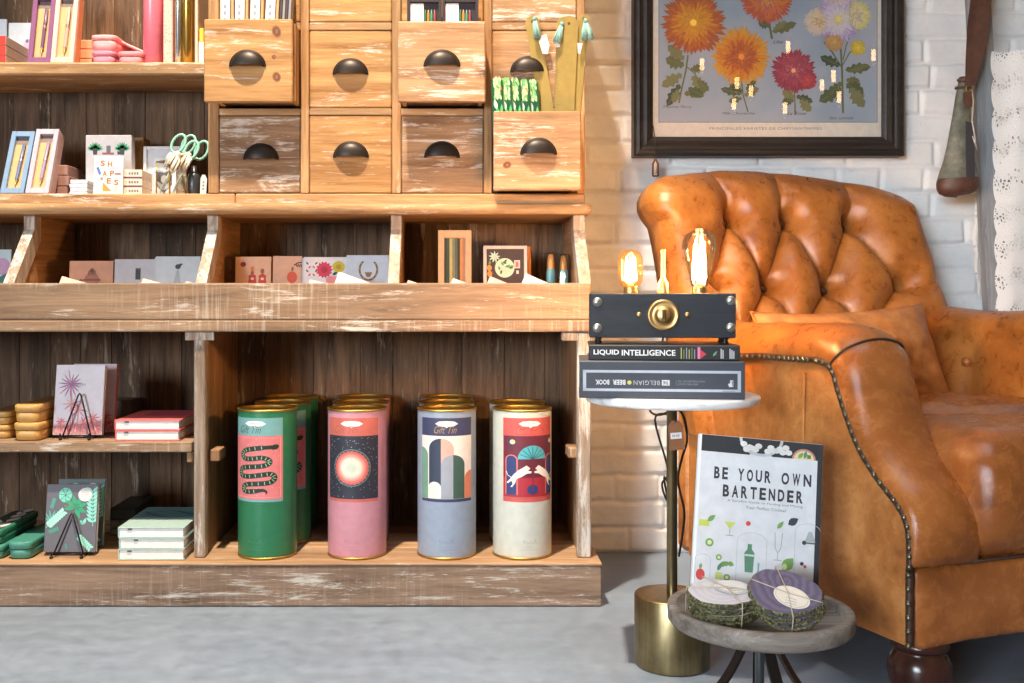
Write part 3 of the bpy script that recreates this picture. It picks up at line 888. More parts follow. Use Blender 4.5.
GB = paint((190, 150, 60), .3, 1.0, name='gilt_wire')
gx0, gx1, gx2 = PX(154.5, 2.43), PX(170.5, 2.415), PX(183, 2.47)
t = thing('glass_box', 'open glass box edged in thin gilt wire, holding the scissors', 'glass box', (gx1, 2.44, Z_C))
zt = PZ(160.5, 2.42)
plan = [(gx0, 2.445), (gx1, 2.408), (gx2 + .012, 2.455), (gx2 - .02, 2.49)]
mb = MB(); n = 4
for z in (Z_C + .0016, zt): mb.tube([(x, y, z) for x, y in plan], .0013, GB, 6, True)
for x, y in plan: mb.tube([(x, y, Z_C + .0016), (x, y, zt)], .0014 if (x, y) != plan[1] else .0022, GB, 6)
mb.build('wire_edge', t)
GL = glass_mat('clear_pane', (.97, .985, .98, 1))
mb = MB()
for i in range(4):
    (xa, ya), (xb, yb) = plan[i], plan[(i + 1) % 4]
    mb.add([(xa, ya, Z_C + .002), (xb, yb, Z_C + .002), (xb, yb, zt - .001), (xa, ya, zt - .001)], [[0, 1, 2, 3]], GL)
mb.build('glass_panes', t, recalc=False)

MINT = paint((150, 206, 186), .4, 0, name='mint_enamel')
CREAM = K(222, 214, 196, .8)
def scissors(O, ang, label, cream):
    t = thing('scissors', label, 'scissors', O, 0, 'mint scissors in the glass box')
    M = Matrix.Translation(O) @ Matrix.Rotation(ang, 4, 'Y') @ Matrix.Rotation(-.12, 4, 'X') @ Matrix.Scale(1.13, 4)
    mb = MB()
    for s_ in (-1, 1):
        pts = [(s_ * .004, 0, .086)] + [(s_ * (.015 + .0125 * math.cos(q)), 0, .113 + .021 * math.sin(q)) for q in [(-2.0 + .42 * k) for k in range(16)]]
        mb.tube(pts, .0030, MINT, 8, False, M)
        mb.tube([(s_ * .004, 0, .087), (0, 0, .072)], .003, MINT, 8, False, M)
    mb.build('handle', t)
    mb = MB()
    for s_ in (-1, 1): mb.prism([(s_ * .0048, .074), (s_ * -.0015, .074), (s_ * .0006, .001), (s_ * .0014, .003)], -.0012 + s_ * .0013, .0012 + s_ * .0013, paint((220, 214, 190), .3, .5), M @ Matrix(((1, 0, 0, 0), (0, 0, 1, 0), (0, 1, 0, 0), (0, 0, 0, 1))))
    mb.build('blade', t)
    mb = MB()                                              # tuft of cream ribbon
    for k in range(26):
        q = random.uniform(0, 2 * PI); r = random.uniform(.002, .013); h = random.uniform(-.040, -.018)
        mb.tube([(0, -.022, .088), (r * 1.1 * math.cos(q), -.030 + r * .5 * math.sin(q), .090 + h * .3), (r * 1.25 * math.cos(q), -.033 + r * .6 * math.sin(q), .088 + h * .95)], [.0014, .0026, .0018], CREAM, 5, False, M)
    mb.ell((0, -.022, .089), .008, .007, .007, CREAM, 10, 6, M)
    mb.tube([(0, 0, .086), (0, -.022, .089)], .0018, CREAM, 6, False, M)
    mb.build('ribbon_tuft', t)
    return t
scissors((PX(158.5, 2.437), 2.437, Z_C + .0012), .47, 'mint handled scissors with cream tuft, points down at the left in the glass box', True)
scissors((PX(171.5, 2.466), 2.466, Z_C + .0012), .42, 'mint handled scissors with cream tuft, nearest the drawers', True)
t = thing('bottle', 'dark bottle with a white paper tag beside the glass box', 'bottle', (PX(194, 2.475), 2.475, Z_C))
MB().lathe([(0, .0005), (.0135, .0005), (.015, .003), (.015, .045), (.012, .055), (.006, .060), (.006, .072), (0, .073)], K(58, 62, 66, .3), 20, Matrix.Translation((PX(194, 2.475), 2.475, Z_C))).build('bottle_body', t)
mb = MB(); M = lean((PX(203, 2.452), 2.452, Z_C + .004), -.05, 0, .05)
mb.prism([(-.007, 0), (.007, 0), (.008, .035), (.003, .045), (-.003, .045), (-.007, .036)], 0, .0008, K(236, 232, 222), M @ Matrix(((1, 0, 0, 0), (0, 0, 1, 0), (0, 1, 0, 0), (0, 0, 0, 1))))
for k in range(3): mb.box(-.002, .002, -.0006, -.0002, .010 + k * .008, .014 + k * .008, K(130, 126, 120), .0001, M)
mb.build('paper_tag', t)

# --- upper shelf
def lunch_box(x0, x1, y0, y1, z0, h, rgb, label, group, lid=.4, artfn=None, cat='lunch box', roll=0):
    c = ((x0 + x1) / 2, (y0 + y1) / 2, z0); t = thing('lunch_box', label, cat, c, 0, group)
    m_ = paint(rgb, .4); wd, dp = x1 - x0, y1 - y0
    M = Matrix.Translation(c) @ Matrix.Rotation(roll, 4, 'Y')
    r = min(.014, wd * .3)
    def block(z_a, z_b, ins, mat, top):
        mb = MB(); rings = []
        prof = [(z_a, ins + .003), (z_a + .002, ins + .0005), (z_b - .003, ins), (z_b - .001, ins + .001), (z_b, ins + .0035)] if top else [(z_a, ins + .004), (z_a + .003, ins + .001), (z_b - .0015, ins), (z_b, ins + .001)]
        for z, i_ in prof: rings.append([(x, y, z) for x, y in rrect(-wd / 2 + i_, wd / 2 - i_, -dp / 2 + i_, dp / 2 - i_, r)])
        mb.grid(rings, mat, M, True, True)
        k = len(rings[0]); o = len(mb.v) - k
        mb.f += [[o + i for i in range(k)], [o - (len(rings) - 1) * k + i for i in range(k)][::-1]]; mb.m += [0, 0]; mb.sm += [False, False]
        return mb
    block(.0004, h * (1 - lid) - .0008, .002, m_, False).build('tub', t)
    block(h * (1 - lid), h, 0, m_, True).build('lid', t)
    if artfn:
        a = Art(); artfn(a, wd, dp)
        T = M @ Matrix.Translation((-wd / 2, -dp / 2, h)); a.put(MB(), T).build('print', t, recalc=False)
    return t

PK = (240, 150, 156)
lunch_box(PX(90.5, 2.465), PX(115, 2.465), 2.462, 2.63, Z_U + .0004, .032, (224, 140, 160), 'deep pink lunch box on the upper shelf, carrying another', 'pink lunch boxes on the upper shelf')
lunch_box(PX(116.8, 2.465), PX(142.5, 2.465), 2.462, 2.63, Z_U + .0004, .0305, PK, 'pink lunch box next to the tall pink tube', 'pink lunch boxes on the upper shelf')
t = lunch_box(PX(90.3, 2.465), PX(116.3, 2.465), 2.462, 2.63, Z_U + .0330, .0365, (244, 168, 168), 'light pink lunch box laid on top of the deep pink one', 'pink lunch boxes on the upper shelf', .35)
# its sloping lid flap towards the right
x0, x1 = PX(106, 2.50), PX(143, 2.50)
o = MB().box(0, .097, -.04, .04, 0, .005, K(246, 170, 170, .4), .002, Matrix.Translation((x0 + .014, 2.545, Z_U + .069)) @ Matrix.Rotation(.42, 4, 'Y')).build('pink_lid', loc=(x0, 2.545, Z_U))
tag(o, 'loose pink lid sloping down from the stacked pink lunch boxes', 'lid')

def tube_thing(name, label, cat, px, y, z0, r, h, mat, cap=None):
    t = thing(name, label, cat, (PX(px, y), y, z0)); T = Matrix.Translation((PX(px, y), y, z0))
    MB().lathe([(0, .0005), (r - .002, .0005), (r, .002), (r, h - .03)], mat, 32, T).build('tube_body', t)
    MB().lathe([(r + .0008, h - .0298), (r + .0008, h - .002), (r - .002, h), (0, h)], cap or mat, 32, T).build('cap', t)
    return t
tube_thing('paper_tube', 'tall glossy pink tube standing on the upper shelf', 'tube', 153.5, 2.50, Z_U, .0238, .25, K(248, 132, 148, .25))
slab('gift_box', 'tall narrow pink box with dark specks beside the pink tube', 'box', PX(164, 2.485), PX(173.2, 2.485), 2.478, 2.53, Z_U + .0003, Z_U + .24, K(242, 190, 172))
o = None
a = Art()
for k in range(46): a.ell(random.uniform(.002, .020), random.uniform(.004, .235), .0012, .0012, random.choice((K(120, 70, 60), K(206, 120, 110), K(250, 226, 210))), 1, 7)
sp = [q for q in bpy.data.objects if q.get('label', '').startswith('tall narrow pink box')][0]
a.put(MB(), front((PX(164, 2.485), 2.478, Z_U))).build('print', sp, recalc=False)
tube_thing('steel_tube', 'slim silver tube on the upper shelf, next to a gold one', 'tube', 178.6, 2.48, Z_U, .0078, .245, paint((214, 222, 220), .2, .9))
tube_thing('brass_tube', 'slim gold tube on the upper shelf, next to the silver one', 'tube', 188.0, 2.485, Z_U, .0142, .25, paint((202, 160, 78), .25, .9))
slab('wooden_board', 'thin pale board standing upright next to the gold tube', 'board', PX(195.3, 2.48), PX(198.4, 2.48), 2.475, 2.60, Z_U + .0003, Z_U + .24, K(226, 196, 170))
t = thing('candle_box', 'narrow white box with a yellow top beside the pulled out drawer', 'box', (PX(201, 2.475), 2.475, Z_U))
MB().box(PX(199.2, 2.475), PX(204.2, 2.475), 2.47, 2.52, Z_U + .0004, Z_U + .054, K(240, 234, 226), .001).build('box_body', t)
MB().box(PX(199.6, 2.475), PX(204, 2.475), 2.471, 2.519, Z_U + .0541, Z_U + .087, K(232, 198, 60), .002).build('cap', t)

# left end of the upper shelf
for i, nm in enumerate(('lowest', 'middle', 'topmost')):
    t = thing('small_box', '%s of the red faced boxes stacked on the upper shelf' % nm, 'box', (PX(4, 2.48), 2.48, Z_U + .0003 + i * .0232), 0, 'red boxes on the upper shelf')
    x0 = PX(-22, 2.475); x1 = PX(6, 2.475); z0 = Z_U + .0003 + i * .0232
    MB().box(x0, x1, 2.475, 2.62, z0, z0 + .0230, K(178, 150, 138), .0015).build('box_body', t)
    MB().box(x0 + .001, x1 - .001, 2.4735, 2.4749, z0 + .0008, z0 + .0222, K(226, 50, 34), .0003).build('red_face', t)
t = thing('greeting_card', 'pale blue card with a lilac animal, on the upper shelf', 'card', (PX(22, 2.60), 2.60, Z_U))
M = lean((PX(7.5, 2.60), 2.60, Z_U + .0005), .05); wd, hh = .075, .134
MB().box(0, wd, 0, .003, 0, hh, K(206, 216, 228), .0005, M).build('card', t)
a = Art(); li = K(204, 186, 214)
a.poly([(.02, .02), (.03, .055), (.045, .07), (.07, .05), (.075, .012), (.05, .003)], li, 2); a.ell(.052, .080, .013, .014, li, 2); a.ell(.047, .088, .004, .0045, K(110, 104, 124), 3); a.ell(.058, .090, .004, .004, K(236, 236, 240), 3)
a.leaf(.03, .088, 1.75, .016, .004, WHITE, 2); a.rect(.036, .07, .001, .019, K(226, 154, 130), 3)
a.put(MB(), M @ front((0, 0, 0))).build('print', t, recalc=False)
slab('greeting_card', 'plain pale card at the far end of the upper shelf', 'card', PX(-16, 2.62), PX(6.8, 2.62), 2.62, 2.624, Z_U + .0003, PZ(19, 2.62), K(196, 208, 224))

# --- cards in the slanted bins
def card(px0, px1, pt, Y, rgb, label, artfn=None, back=.10, th=.0035, skew=0, group=None, name='greeting_card', layers=1):
    x0, x1 = PX(px0, Y), PX(px1, Y); hh = (PZ(pt, Y) - Z_B) / math.cos(back)
    c = ((x0 + x1) / 2, Y, Z_B)
    t = thing(name, label, 'card', c, 0, group)
    wd = x1 - x0
    M = lean((x0, Y, Z_B + .0008 + max(0, math.sin(skew)) * wd), back, 0, skew)
    MB().box(0, wd, 0, th, 0, hh, paint(rgb, .6), .0004, M).build('card', t)
    if layers > 1: MB().box(-.004, wd - .005, th + .001, th + .004, 0, hh - .002, paint(tuple(max(0, v - 14) for v in rgb), .6), .0004, M).build('envelope', t)
    if artfn:
        a = Art(); artfn(a, wd, hh); a.clip(.0006, wd - .0006, .0006, hh - .0006).put(MB(), M @ front((0, 0, 0))).build('print', t, recalc=False)
    return t

rd, og, bn = K(186, 54, 40), K(216, 120, 48), K(140, 84, 52)
def fig_art(a, w, h):
    bx = .52 * w; by = h - .046
    mt = K(170, 104, 72)
    a.ell(bx, by, .017, .020, mt, 2); a.rect(bx - .020, bx + .020, by - .001, by + .004, K(130, 70, 48), 3)
    for s_ in (-1, 0, 1): a.leaf(bx + s_ * .008, by + .010, PI / 2 + s_ * .35, .020, .009, bn, 3)
    a.rect(bx - .016, bx + .016, by - .05, by - .012, mt, 2); a.ell(bx - .025, by - .005, .005, .009, bn, 2)
def dark_art(a, w, h): a.rect(.52 * w, .52 * w + .012, h - .048, h - .022, K(44, 48, 56), 2); a.rect(.52 * w + .001, .52 * w + .012, h - .024, h - .021, K(90, 92, 96), 3)
def figure_art(a, w, h):
    a.ell(.5 * w, h - .024, .0065, .006, K(60, 52, 56), 2); a.leaf(.5 * w, h - .022, .4, .012, .006, K(60, 52, 56), 2)
    a.poly([(.5 * w - .002, h - .031), (.5 * w + .002, h - .031), (.5 * w + .008, h - .07), (.5 * w - .012, h - .07)], K(176, 186, 192), 2)
card(67.5, 111.5, 261, 2.43, (206, 152, 122), 'kraft brown card with a small drawing, in the bin below the boxes', fig_art, .1)
card(113, 153.5, 259.3, 2.432, (196, 198, 206), 'pale grey card with a small dark tag drawn on it', dark_art, .10, layers=2)
card(154.2, 199, 256.5, 2.425, (208, 218, 226), 'pale blue card with a small slender figure', figure_art, .10, layers=2)
card(-34, 8.5, 249.5, 2.43, (196, 216, 224), 'pale card with lilac and teal shapes, cut by the photo edge', lambda a, w, h: (a.ell(w * .80, h - .040, .018, .020, K(196, 150, 190), 2), a.leaf(w * .6, h - .09, .8, .05, .016, K(40, 110, 110), 3), a.leaf(w * .8, h - .085, .5, .035, .014, K(60, 150, 150), 3)), .1)
def dolls(a, w, h):
    for i, (x, c) in enumerate(((.22, rd), (.48, og), (.76, bn))):
        y = h - .022 - .006 * i
        if i == 0: a.ell(x * w, h - .018, .0065, .0058, K(130, 40, 34), 2); continue
        a.ell(x * w, y, .0045, .006, c, 2); a.ell(x * w, y - .010, .004, .005, bn, 2); a.poly([(x * w - .010, h - .062), (x * w + .010, h - .062), (x * w + .007, h - .046), (x * w - .007, h - .046)], rd, 2)
        a.ell(x * w, h - .047, .009, .006, rd, 3); a.ell(x * w, h - .052, .004, .003, K(236, 206, 180), 4)
card(234.5, 270.3, 256.8, 2.44, (220, 176, 146), 'tan card with two little red dolls and a red berry', dolls, .08)
def berry(a, w, h):
    a.ell(.66 * w, h - .050, .012, .014, K(206, 84, 52), 2); a.leaf(.66 * w, h - .036, 1.4, .012, .006, bn, 3)
    a.line([(.72 * w, h - .022), (.85 * w, h - .016), (w * .99, h - .015)], .003, K(90, 50, 48), 2)
    for k in range(3): a.leaf(w * (.8 + .07 * k), h - .018, -1.2, .010, .004, K(120, 60, 56), 3)
card(272, 301.5, 256.2, 2.448, (216, 172, 146), 'tan card with a round red fruit', berry, .08, layers=2)
def flowers(a, w, h):
    cz = h - .030
    for k in range(14):
        q = 2 * PI * k / 14; a.leaf(.47 * w, cz, q, .0205, .010, K(206, 46, 78), 2)
    a.ell(.47 * w, cz, .0165, .0165, K(212, 50, 84), 3); a.ell(.47 * w, cz, .008, .008, K(180, 34, 66), 4)
    a.ell(.80 * w, cz + .007, .0145, .0135, K(214, 190, 48), 3); a.ell(.80 * w, cz + .007, .006, .006, K(190, 160, 30), 4)
    a.ell(.66 * w, cz - .024, .0155, .010, K(238, 146, 150), 4)
    for x, y, q in ((.66, -.012, .5), (.92, -.014, -.5), (.60, -.034, .2), (.36, -.034, 2.6)): a.leaf(x * w, cz + y, q, .014, .007, K(44, 66, 50), 3)
    for k in range(4): a.leaf(.11 * w, h - .045 + k * .009, 1.57 + (.7 if k % 2 else -.7), .009, .004, (K(206, 80, 110), K(60, 80, 64))[k % 2], 2)
    for k in range(4): a.leaf(.26 * w, h - .045 + k * .009, 1.57 + (-.7 if k % 2 else .7), .009, .004, (K(206, 80, 110), K(60, 80, 64))[k % 2], 2)
card(303, 347, 257.2, 2.44, (226, 224, 232), 'white card with a big red and yellow flower print', flowers, .08, layers=2)
def horseshoe(a, w, h):
    cx, cy = .52 * w, h - .034
    pts = [(cx + .0205 * math.cos(q), cy + .024 * math.sin(q)) for q in [2.2 + 4.95 * i / 18 for i in range(19)]]
    a.line(pts, .0048, K(134, 106, 60), 2)
    for i in range(1, 18, 2): a.ell(pts[i][0], pts[i][1], .0012, .0012, K(220, 200, 150), 3, 6)
    a.poly([(cx - .009, cy - .006), (cx + .009, cy - .006), (cx + .004, cy - .017), (cx - .004, cy - .017)], K(150, 110, 62), 3)
card(346, 388.5, 255.3, 2.43, (206, 216, 230), 'pale blue card with a horseshoe wreath', horseshoe, .08, layers=1)

# tilted cards lying over the front board's inner edge
def loose(px0, px1, pt0, pt1, Y, rgb, label):
    x0, x1 = PX(px0, Y), PX(px1, Y); ang = math.atan2(PZ(pt0, Y) - PZ(pt1, Y), x1 - x0)
    L = math.hypot(x1 - x0, PZ(pt0, Y) - PZ(pt1, Y)); hh = .075
    M = Matrix.Translation((x0, Y, PZ(pt0, Y))) @ Matrix.Rotation(ang, 4, 'Y') @ Matrix.Rotation(-.25, 4, 'X')
    o = MB().box(0, L, 0, .003, -hh, 0, paint(rgb, .6), .0004, M).build('price_card', loc=(x0, Y, Z_B))
    tag(o, label, 'card', 'loose cards in the bins')
loose(62, 104, 276.0, 288, 2.330, (240, 200, 178), 'peach card tipped over in front of the kraft brown card')
loose(143, 186, 278.2, 290, 2.330, (244, 214, 200), 'peach card tipped over in front of the pale blue card')
loose(186, 226, 281, 292, 2.330, (240, 206, 190), 'peach card barely showing at the divider')
loose(310, 352, 279.4, 290, 2.326, (238, 226, 214), 'cream card tipped low in front of the flower print')
loose(339, 384, 271.8, 288, 2.330, (244, 238, 230), 'white card tipped in front of the horseshoe card')
loose(408, 446, 280, 293, 2.330, (238, 214, 196), 'cream card tipped low beside the divider')
loose(453, 494, 278, 293, 2.328, (240, 214, 198), 'peach card tipped in front of the striped wooden box')
loose(490, 531, 276.0, 293, 2.330, (240, 176, 172), 'pink card tipped in front of the dark palm print')
loose(526, 566, 273.2, 291, 2.330, (206, 206, 222), 'pale lilac card tipped beside the dark palm print')

# right bin: wooden box with striped window, dark palm print in a white frame, clear pack of teal bottles
t = thing('wooden_box', 'pale wooden box with a striped green and gold window in the bin', 'box', (PX(455, 2.44), 2.44, Z_B))
Y = 2.44; x0, x1 = PX(438, Y), PX(471.5, Y); hh = PZ(229.8, Y) - Z_B; wd = x1 - x0; M = lean((x0, Y, Z_B + .0006), .06)
mb = MB(); f_ = .0145
for a_ in ((0, f_, 0, hh), (wd - f_, wd, 0, hh), (f_, wd - f_, 0, .045), (f_, wd - f_, hh - .0185, hh)): mb.box(a_[0], a_[1], 0, .02, a_[2], a_[3], K(222, 178, 136), .0012, M)
mb.build('frame', t)
mb = MB(); cols = [(52, 66, 60), (70, 84, 62), (192, 180, 122), (150, 140, 92), (92, 110, 104), (70, 58, 34), (214, 142, 74), (196, 150, 120)]; k = (wd - 2 * f_) / len(cols)
for i, c in enumerate(cols): mb.box(f_ + i * k, f_ + (i + 1) * k, .006 + (i % 2) * .003, .016, .045, hh - .0185, paint(c, .5), .0003, M)
mb.build('striped_lining', t)

t = thing('picture_frame', 'dark print of a palm and round pale leaves in a white frame in the bin', 'picture frame', (PX(506, 2.45), 2.45, Z_B))
Y = 2.45; x0, x1 = PX(483.5, Y), PX(527.5, Y); hh = PZ(245.5, Y) - Z_B; wd = x1 - x0; M = lean((x0, Y, Z_B + .0006), .06)
mb = MB()
for a_ in ((0, .0075, 0, hh), (wd - .0075, wd, 0, hh), (.0075, wd - .0075, 0, .0075), (.0075, wd - .0075, hh - .0075, hh)): mb.box(a_[0], a_[1], 0, .022, a_[2], a_[3], K(232, 208, 198), .001, M)
mb.build('frame', t)
MB().box(.0075, wd - .0075, .004, .02, .0075, hh - .0075, K(74, 56, 52), .0003, M).build('dark_print', t)
a = Art(); pg = K(206, 226, 196); gd = K(96, 160, 110)
for i in range(9): a.leaf(.026, hh - .026, .1 + i * .72, .014, .0045, K(196, 222, 204), 2)
a.line([(.026, hh - .026), (.032, hh - .05)], .002, K(150, 170, 150), 2)
a.ell(.050, hh - .052, .023, .023, pg, 3, 26)
for i in range(9): a.leaf(.050 + .012 * math.cos(i * 1.7), hh - .048 + .010 * math.sin(i * 2.3), i * .9, .011, .005, (gd, K(40, 110, 70))[i % 2], 4)
a.rect(.072, .086, hh - .053, hh - .034, K(228, 206, 198), 3); a.rect(.0755, .082, hh - .050, hh - .038, K(196, 120, 112), 4); a.rect(.077, .083, hh - .066, hh - .058, K(220, 214, 196), 3)
a.ell(.014, hh - .052, .006, .007, K(206, 150, 70), 3); a.leaf(.014, hh - .046, 1.4, .012, .006, K(120, 150, 70), 4); a.ell(.015, hh - .066, .006, .007, K(214, 140, 60), 3)
a.put(MB(), M @ front((0, .004, 0))).build('print', t, recalc=False)
slab('picture_frame', 'plain box with an amber edge leaning behind the dark palm print', 'box', PX(488, 2.49), PX(531, 2.49), 2.485, 2.51, Z_B + .0003, PZ(246.5, 2.49), K(206, 134, 74))

for i, (p0, p1, pt, nm) in enumerate(((545.5, 556.5, 252.5, 'nearest the palm print'), (558.3, 569.5, 254, 'nearest the bin side'))):
    Y = 2.435; x0, x1 = PX(p0, Y), PX(p1, Y); zt = PZ(pt, Y); cx = (x0 + x1) / 2; r = (x1 - x0) / 2 - .0015
    t = thing('bottle', 'small teal bottle with a gold neck in a clear sleeve, ' + nm, 'bottle', (cx, Y + r, Z_B), 0, 'teal bottles in the bin')
    T = Matrix.Translation((cx, Y + r, Z_B))
    hz = zt - Z_B
    MB().lathe([(0, .0006), (r * .88, .0006), (r * .95, .004), (r * .95, hz * .70), (r * .8, hz * .76)], K(110, 176, 196, .3), 20, T).build('bottle_body', t)
    MB().lathe([(r * .8, hz * .76), (r * .7, hz * .88), (r * .5, hz * .97), (0, hz * .98)], paint((206, 150, 90), .4, .3), 20, T).build('neck', t)
    mb = MB(); mb.box(x0, x1, Y - .002, Y + 2 * r + .003, Z_B + .0004, zt, glass_mat('clear_sleeve', (.96, .98, .99, 1)), .0005)
    mb.build('clear_sleeve', t)

# --- lower left shelf: yellow boxes, palm notebooks on an easel, pink notebooks
YEL = (206, 158, 88); YG = 'yellow lunch boxes on the lower shelf'
def ytop(a, w, d): a.poly([(w * .12, d * .05), (w * .88, d * .05), (w * .88, d * .95), (w * .12, d * .95)], K(146, 110, 62), 1)
for i, (xa, xb, y, i_z, nm) in enumerate(((12.2, 40, 2.293, 0, 'lower yellow lunch box of the nearer stack'), (12.6, 39.4, 2.293, 1, 'upper yellow lunch box of the nearer stack, brown print on its lid'))):
    lunch_box(PX(xa, y), PX(xb, y), y, y + .20, Z_M + .0003 + i_z * .0397, .0395, YEL, nm, YG, .42, ytop if i_z else None)
for i_z, nm in ((0, 'lower yellow lunch box of the stack at the edge of the photo'), (1, 'upper yellow lunch box of the stack at the edge of the photo')):
    lunch_box(PX(-18, 2.33), PX(10.5, 2.33), 2.33, 2.53, Z_M + .0003 + i_z * .0300, .0298, YEL, nm, YG, .42, ytop if i_z else None)

WIRE = paint((52, 48, 48), .4, .8, name='easel_wire')
def easel(pxl, pxr, pxm, pyt, Y, zs, label):
    t = thing('wire_easel', label, 'easel', (PX(pxm, Y), Y, zs), 0, 'small wire easels')
    xl, xr, xm = PX(pxl, Y), PX(pxr, Y), PX(pxm, Y); zt = PZ(pyt, Y)
    mb = MB(); r = .0019; zf = zs + .006
    y_top = Y + .016
    mb.tube([(xl, Y, zf), (xm - .003, y_top, zt - .004), (xm, y_top + .001, zt), (xm + .003, y_top, zt - .004), (xr, Y, zf)], r, WIRE, 8)
    mb.tube([(xl, Y, zf), (xr, Y, zf)], r, WIRE, 8)
    mb.build('wire_frame', t)
    for x in (xl, xr):
        mb = MB(); mb.tube([(x, Y + .070, zf - .004), (x, Y + .012, zf - .003), (x, Y - .004, zf), (x, Y - .010, zf), (x, Y - .014, zf + .002), (x, Y - .014, zf + .009)], r, WIRE, 8)
        mb.ell((x, Y - .013, zs + .0032), .0042, .0042, .003, WIRE, 10, 6)
        mb.build('foot', t)
    return t

def stand_book(px0, px1, pyt, Y, zs, back, cover, side, label, artfn, group, th=.014, lift=.008, edge=None):
    x0, x1 = PX(px0, Y), PX(px1, Y); wd = x1 - x0; hh = (PZ(pyt, Y) - zs - lift) / math.cos(back)
    t = thing('notebook', label, 'notebook', ((x0 + x1) / 2, Y, zs), 0, group)
    M = lean((x0, Y, zs + lift), back)
    mb = MB(); cv = paint(cover, .5)
    mb.box(0, wd, 0, .002, 0, hh, cv, .0006, M); mb.box(0, wd, th - .002, th, 0, hh, paint(side, .5), .0006, M); mb.box(0, .002, .0021, th - .0021, 0, hh, paint(side, .5), .0005, M)
    mb.build('cover', t)
    MB().box(.0022, wd - .002, .0022, th - .0022, .002, hh - .002, paint(edge or (226, 222, 214), .7), .0002, M).build('pages', t)
    a = Art(); artfn(a, wd, hh); a.clip(.001, wd - .001, .001, hh - .001).put(MB(), M @ front((0, 0, 0))).build('print', t, recalc=False)
    return t

def palm_art(a, w, h):
    rnd = random.Random(3)
    pk = [(224, 120, 132), (232, 150, 156), (206, 96, 120), (240, 178, 170)]; mv = [(176, 120, 160), (196, 150, 180), (160, 104, 150)]
    for k in range(4): a.poly([(0, h * .20 + k * .004 - .02), (w, h * .28 + k * .004 - .02), (w, 0), (0, 0)], K(236, 196 - 6 * k, 190 - 4 * k), 1)
    for k in range(15): a.leaf(w * .32, h * .72, 2 * PI * k / 15 + .1, w * rnd.uniform(.22, .34), .0032, K(*rnd.choice(mv)), 3 + k % 3)
    a.line([(w * .32, h * .72), (w * .36, h * .40), (w * .42, h * .05)], .003, K(206, 130, 150), 2)
    for bx, by, s_ in ((.35, .44, .2), (.50, .36, .24), (.80, .24, .2), (.16, .18, .16), (.62, .18, .15), (.9, .1, .14)):
        for k in range(9): a.leaf(w * bx, h * by, 2 * PI * k / 9 + bx, w * s_ * rnd.uniform(.6, 1), .003, K(*rnd.choice(pk)), 3 + k % 3)
        a.line([(w * bx, h * by), (w * bx * .98, 0)], .0022, K(216, 110, 120), 2)
    for k in range(16): a.leaf(w * rnd.uniform(.02, .95), h * rnd.uniform(0, .05), rnd.uniform(1.2, 2.0), .016, .003, K(*rnd.choice(pk)), 6)
    a.text('Notes', w * .36, h * .70, w * .26, h * .042, K(150, 130, 160), 6, 0, 0, 1.2)
palm_g = 'palm notebooks on the lower shelf'
stand_book(52.5, 101.5, 365.5, 2.335, Z_M, .16, (222, 220, 232), (196, 190, 206), 'pink palm tree notebook standing on the wire easel', palm_art, palm_g)
stand_book(70, 113.5, 364.5, 2.40, Z_M, .16, (222, 206, 214), (228, 136, 120), 'pink palm tree notebook tucked behind the other one', palm_art, palm_g, .016, .006, (230, 150, 130))
easel(62.5, 91, 77, 394, 2.32, Z_M, 'small dark wire easel holding the pink palm notebooks')

def flat_book(x0, x1, y0, y1, z0, th, cov, label, group, pages=(236, 234, 232), artfn=None, rib=None):
    t = thing('notebook', label, 'notebook', ((x0 + x1) / 2, (y0 + y1) / 2, z0), 0, group); c = paint(cov, .5)
    mb = MB(); mb.box(x0, x1, y0, y1, z0 + .0002, z0 + .0026, c, .0007); mb.box(x0, x1, y0, y1, z0 + th - .0026, z0 + th - .0001, c, .0007); mb.box(x0, x0 + .0026, y0, y1, z0 + .0027, z0 + th - .0027, c, .0006)
    mb.build('cover', t)
    mb = MB(); mb.box(x0 + .0028, x1 - .003, y0 + .002, y1 - .003, z0 + .0028, z0 + th - .0028, paint(pages, .7), .0003); mb.build('pages', t)
    MB().box(x0 + .020 + (rib or 0), x0 + .029 + (rib or 0), y0 - .0002, y0 + .0015, z0 + th - .0062, z0 + th - .0026, K(90, 80, 86), .0003).build('ribbon', t)
    if artfn:
        a = Art(); artfn(a, x1 - x0, y1 - y0); a.put(MB(), Matrix.Translation((x0, y0, z0 + th))).build('print', t, recalc=False)
    return t
xp0, xp1 = PX(115.5, 2.30), PX(180, 2.30)
flat_book(xp0, xp1, 2.296, 2.50, Z_M, .0228, (226, 110, 108), 'lower of the two coral pink notebooks stacked on the shelf', 'coral notebooks', rib=0)
flat_book(xp0 - .001, xp1 + .001, 2.296, 2.50, Z_M + .0229, .0228, (230, 112, 112), 'upper of the two coral pink notebooks stacked on the shelf', 'coral notebooks', artfn=lambda a, w, d: a.rect(w * .25, w * .97, d * .42, d * .98, K(206, 92, 116), 1), rib=.002)
slab('box', 'flat grey box at the back behind the coral notebooks', 'box', PX(112, 2.60), PX(135, 2.60), 2.57, 2.65, Z_M + .0003, Z_M + .062, K(112, 104, 98))

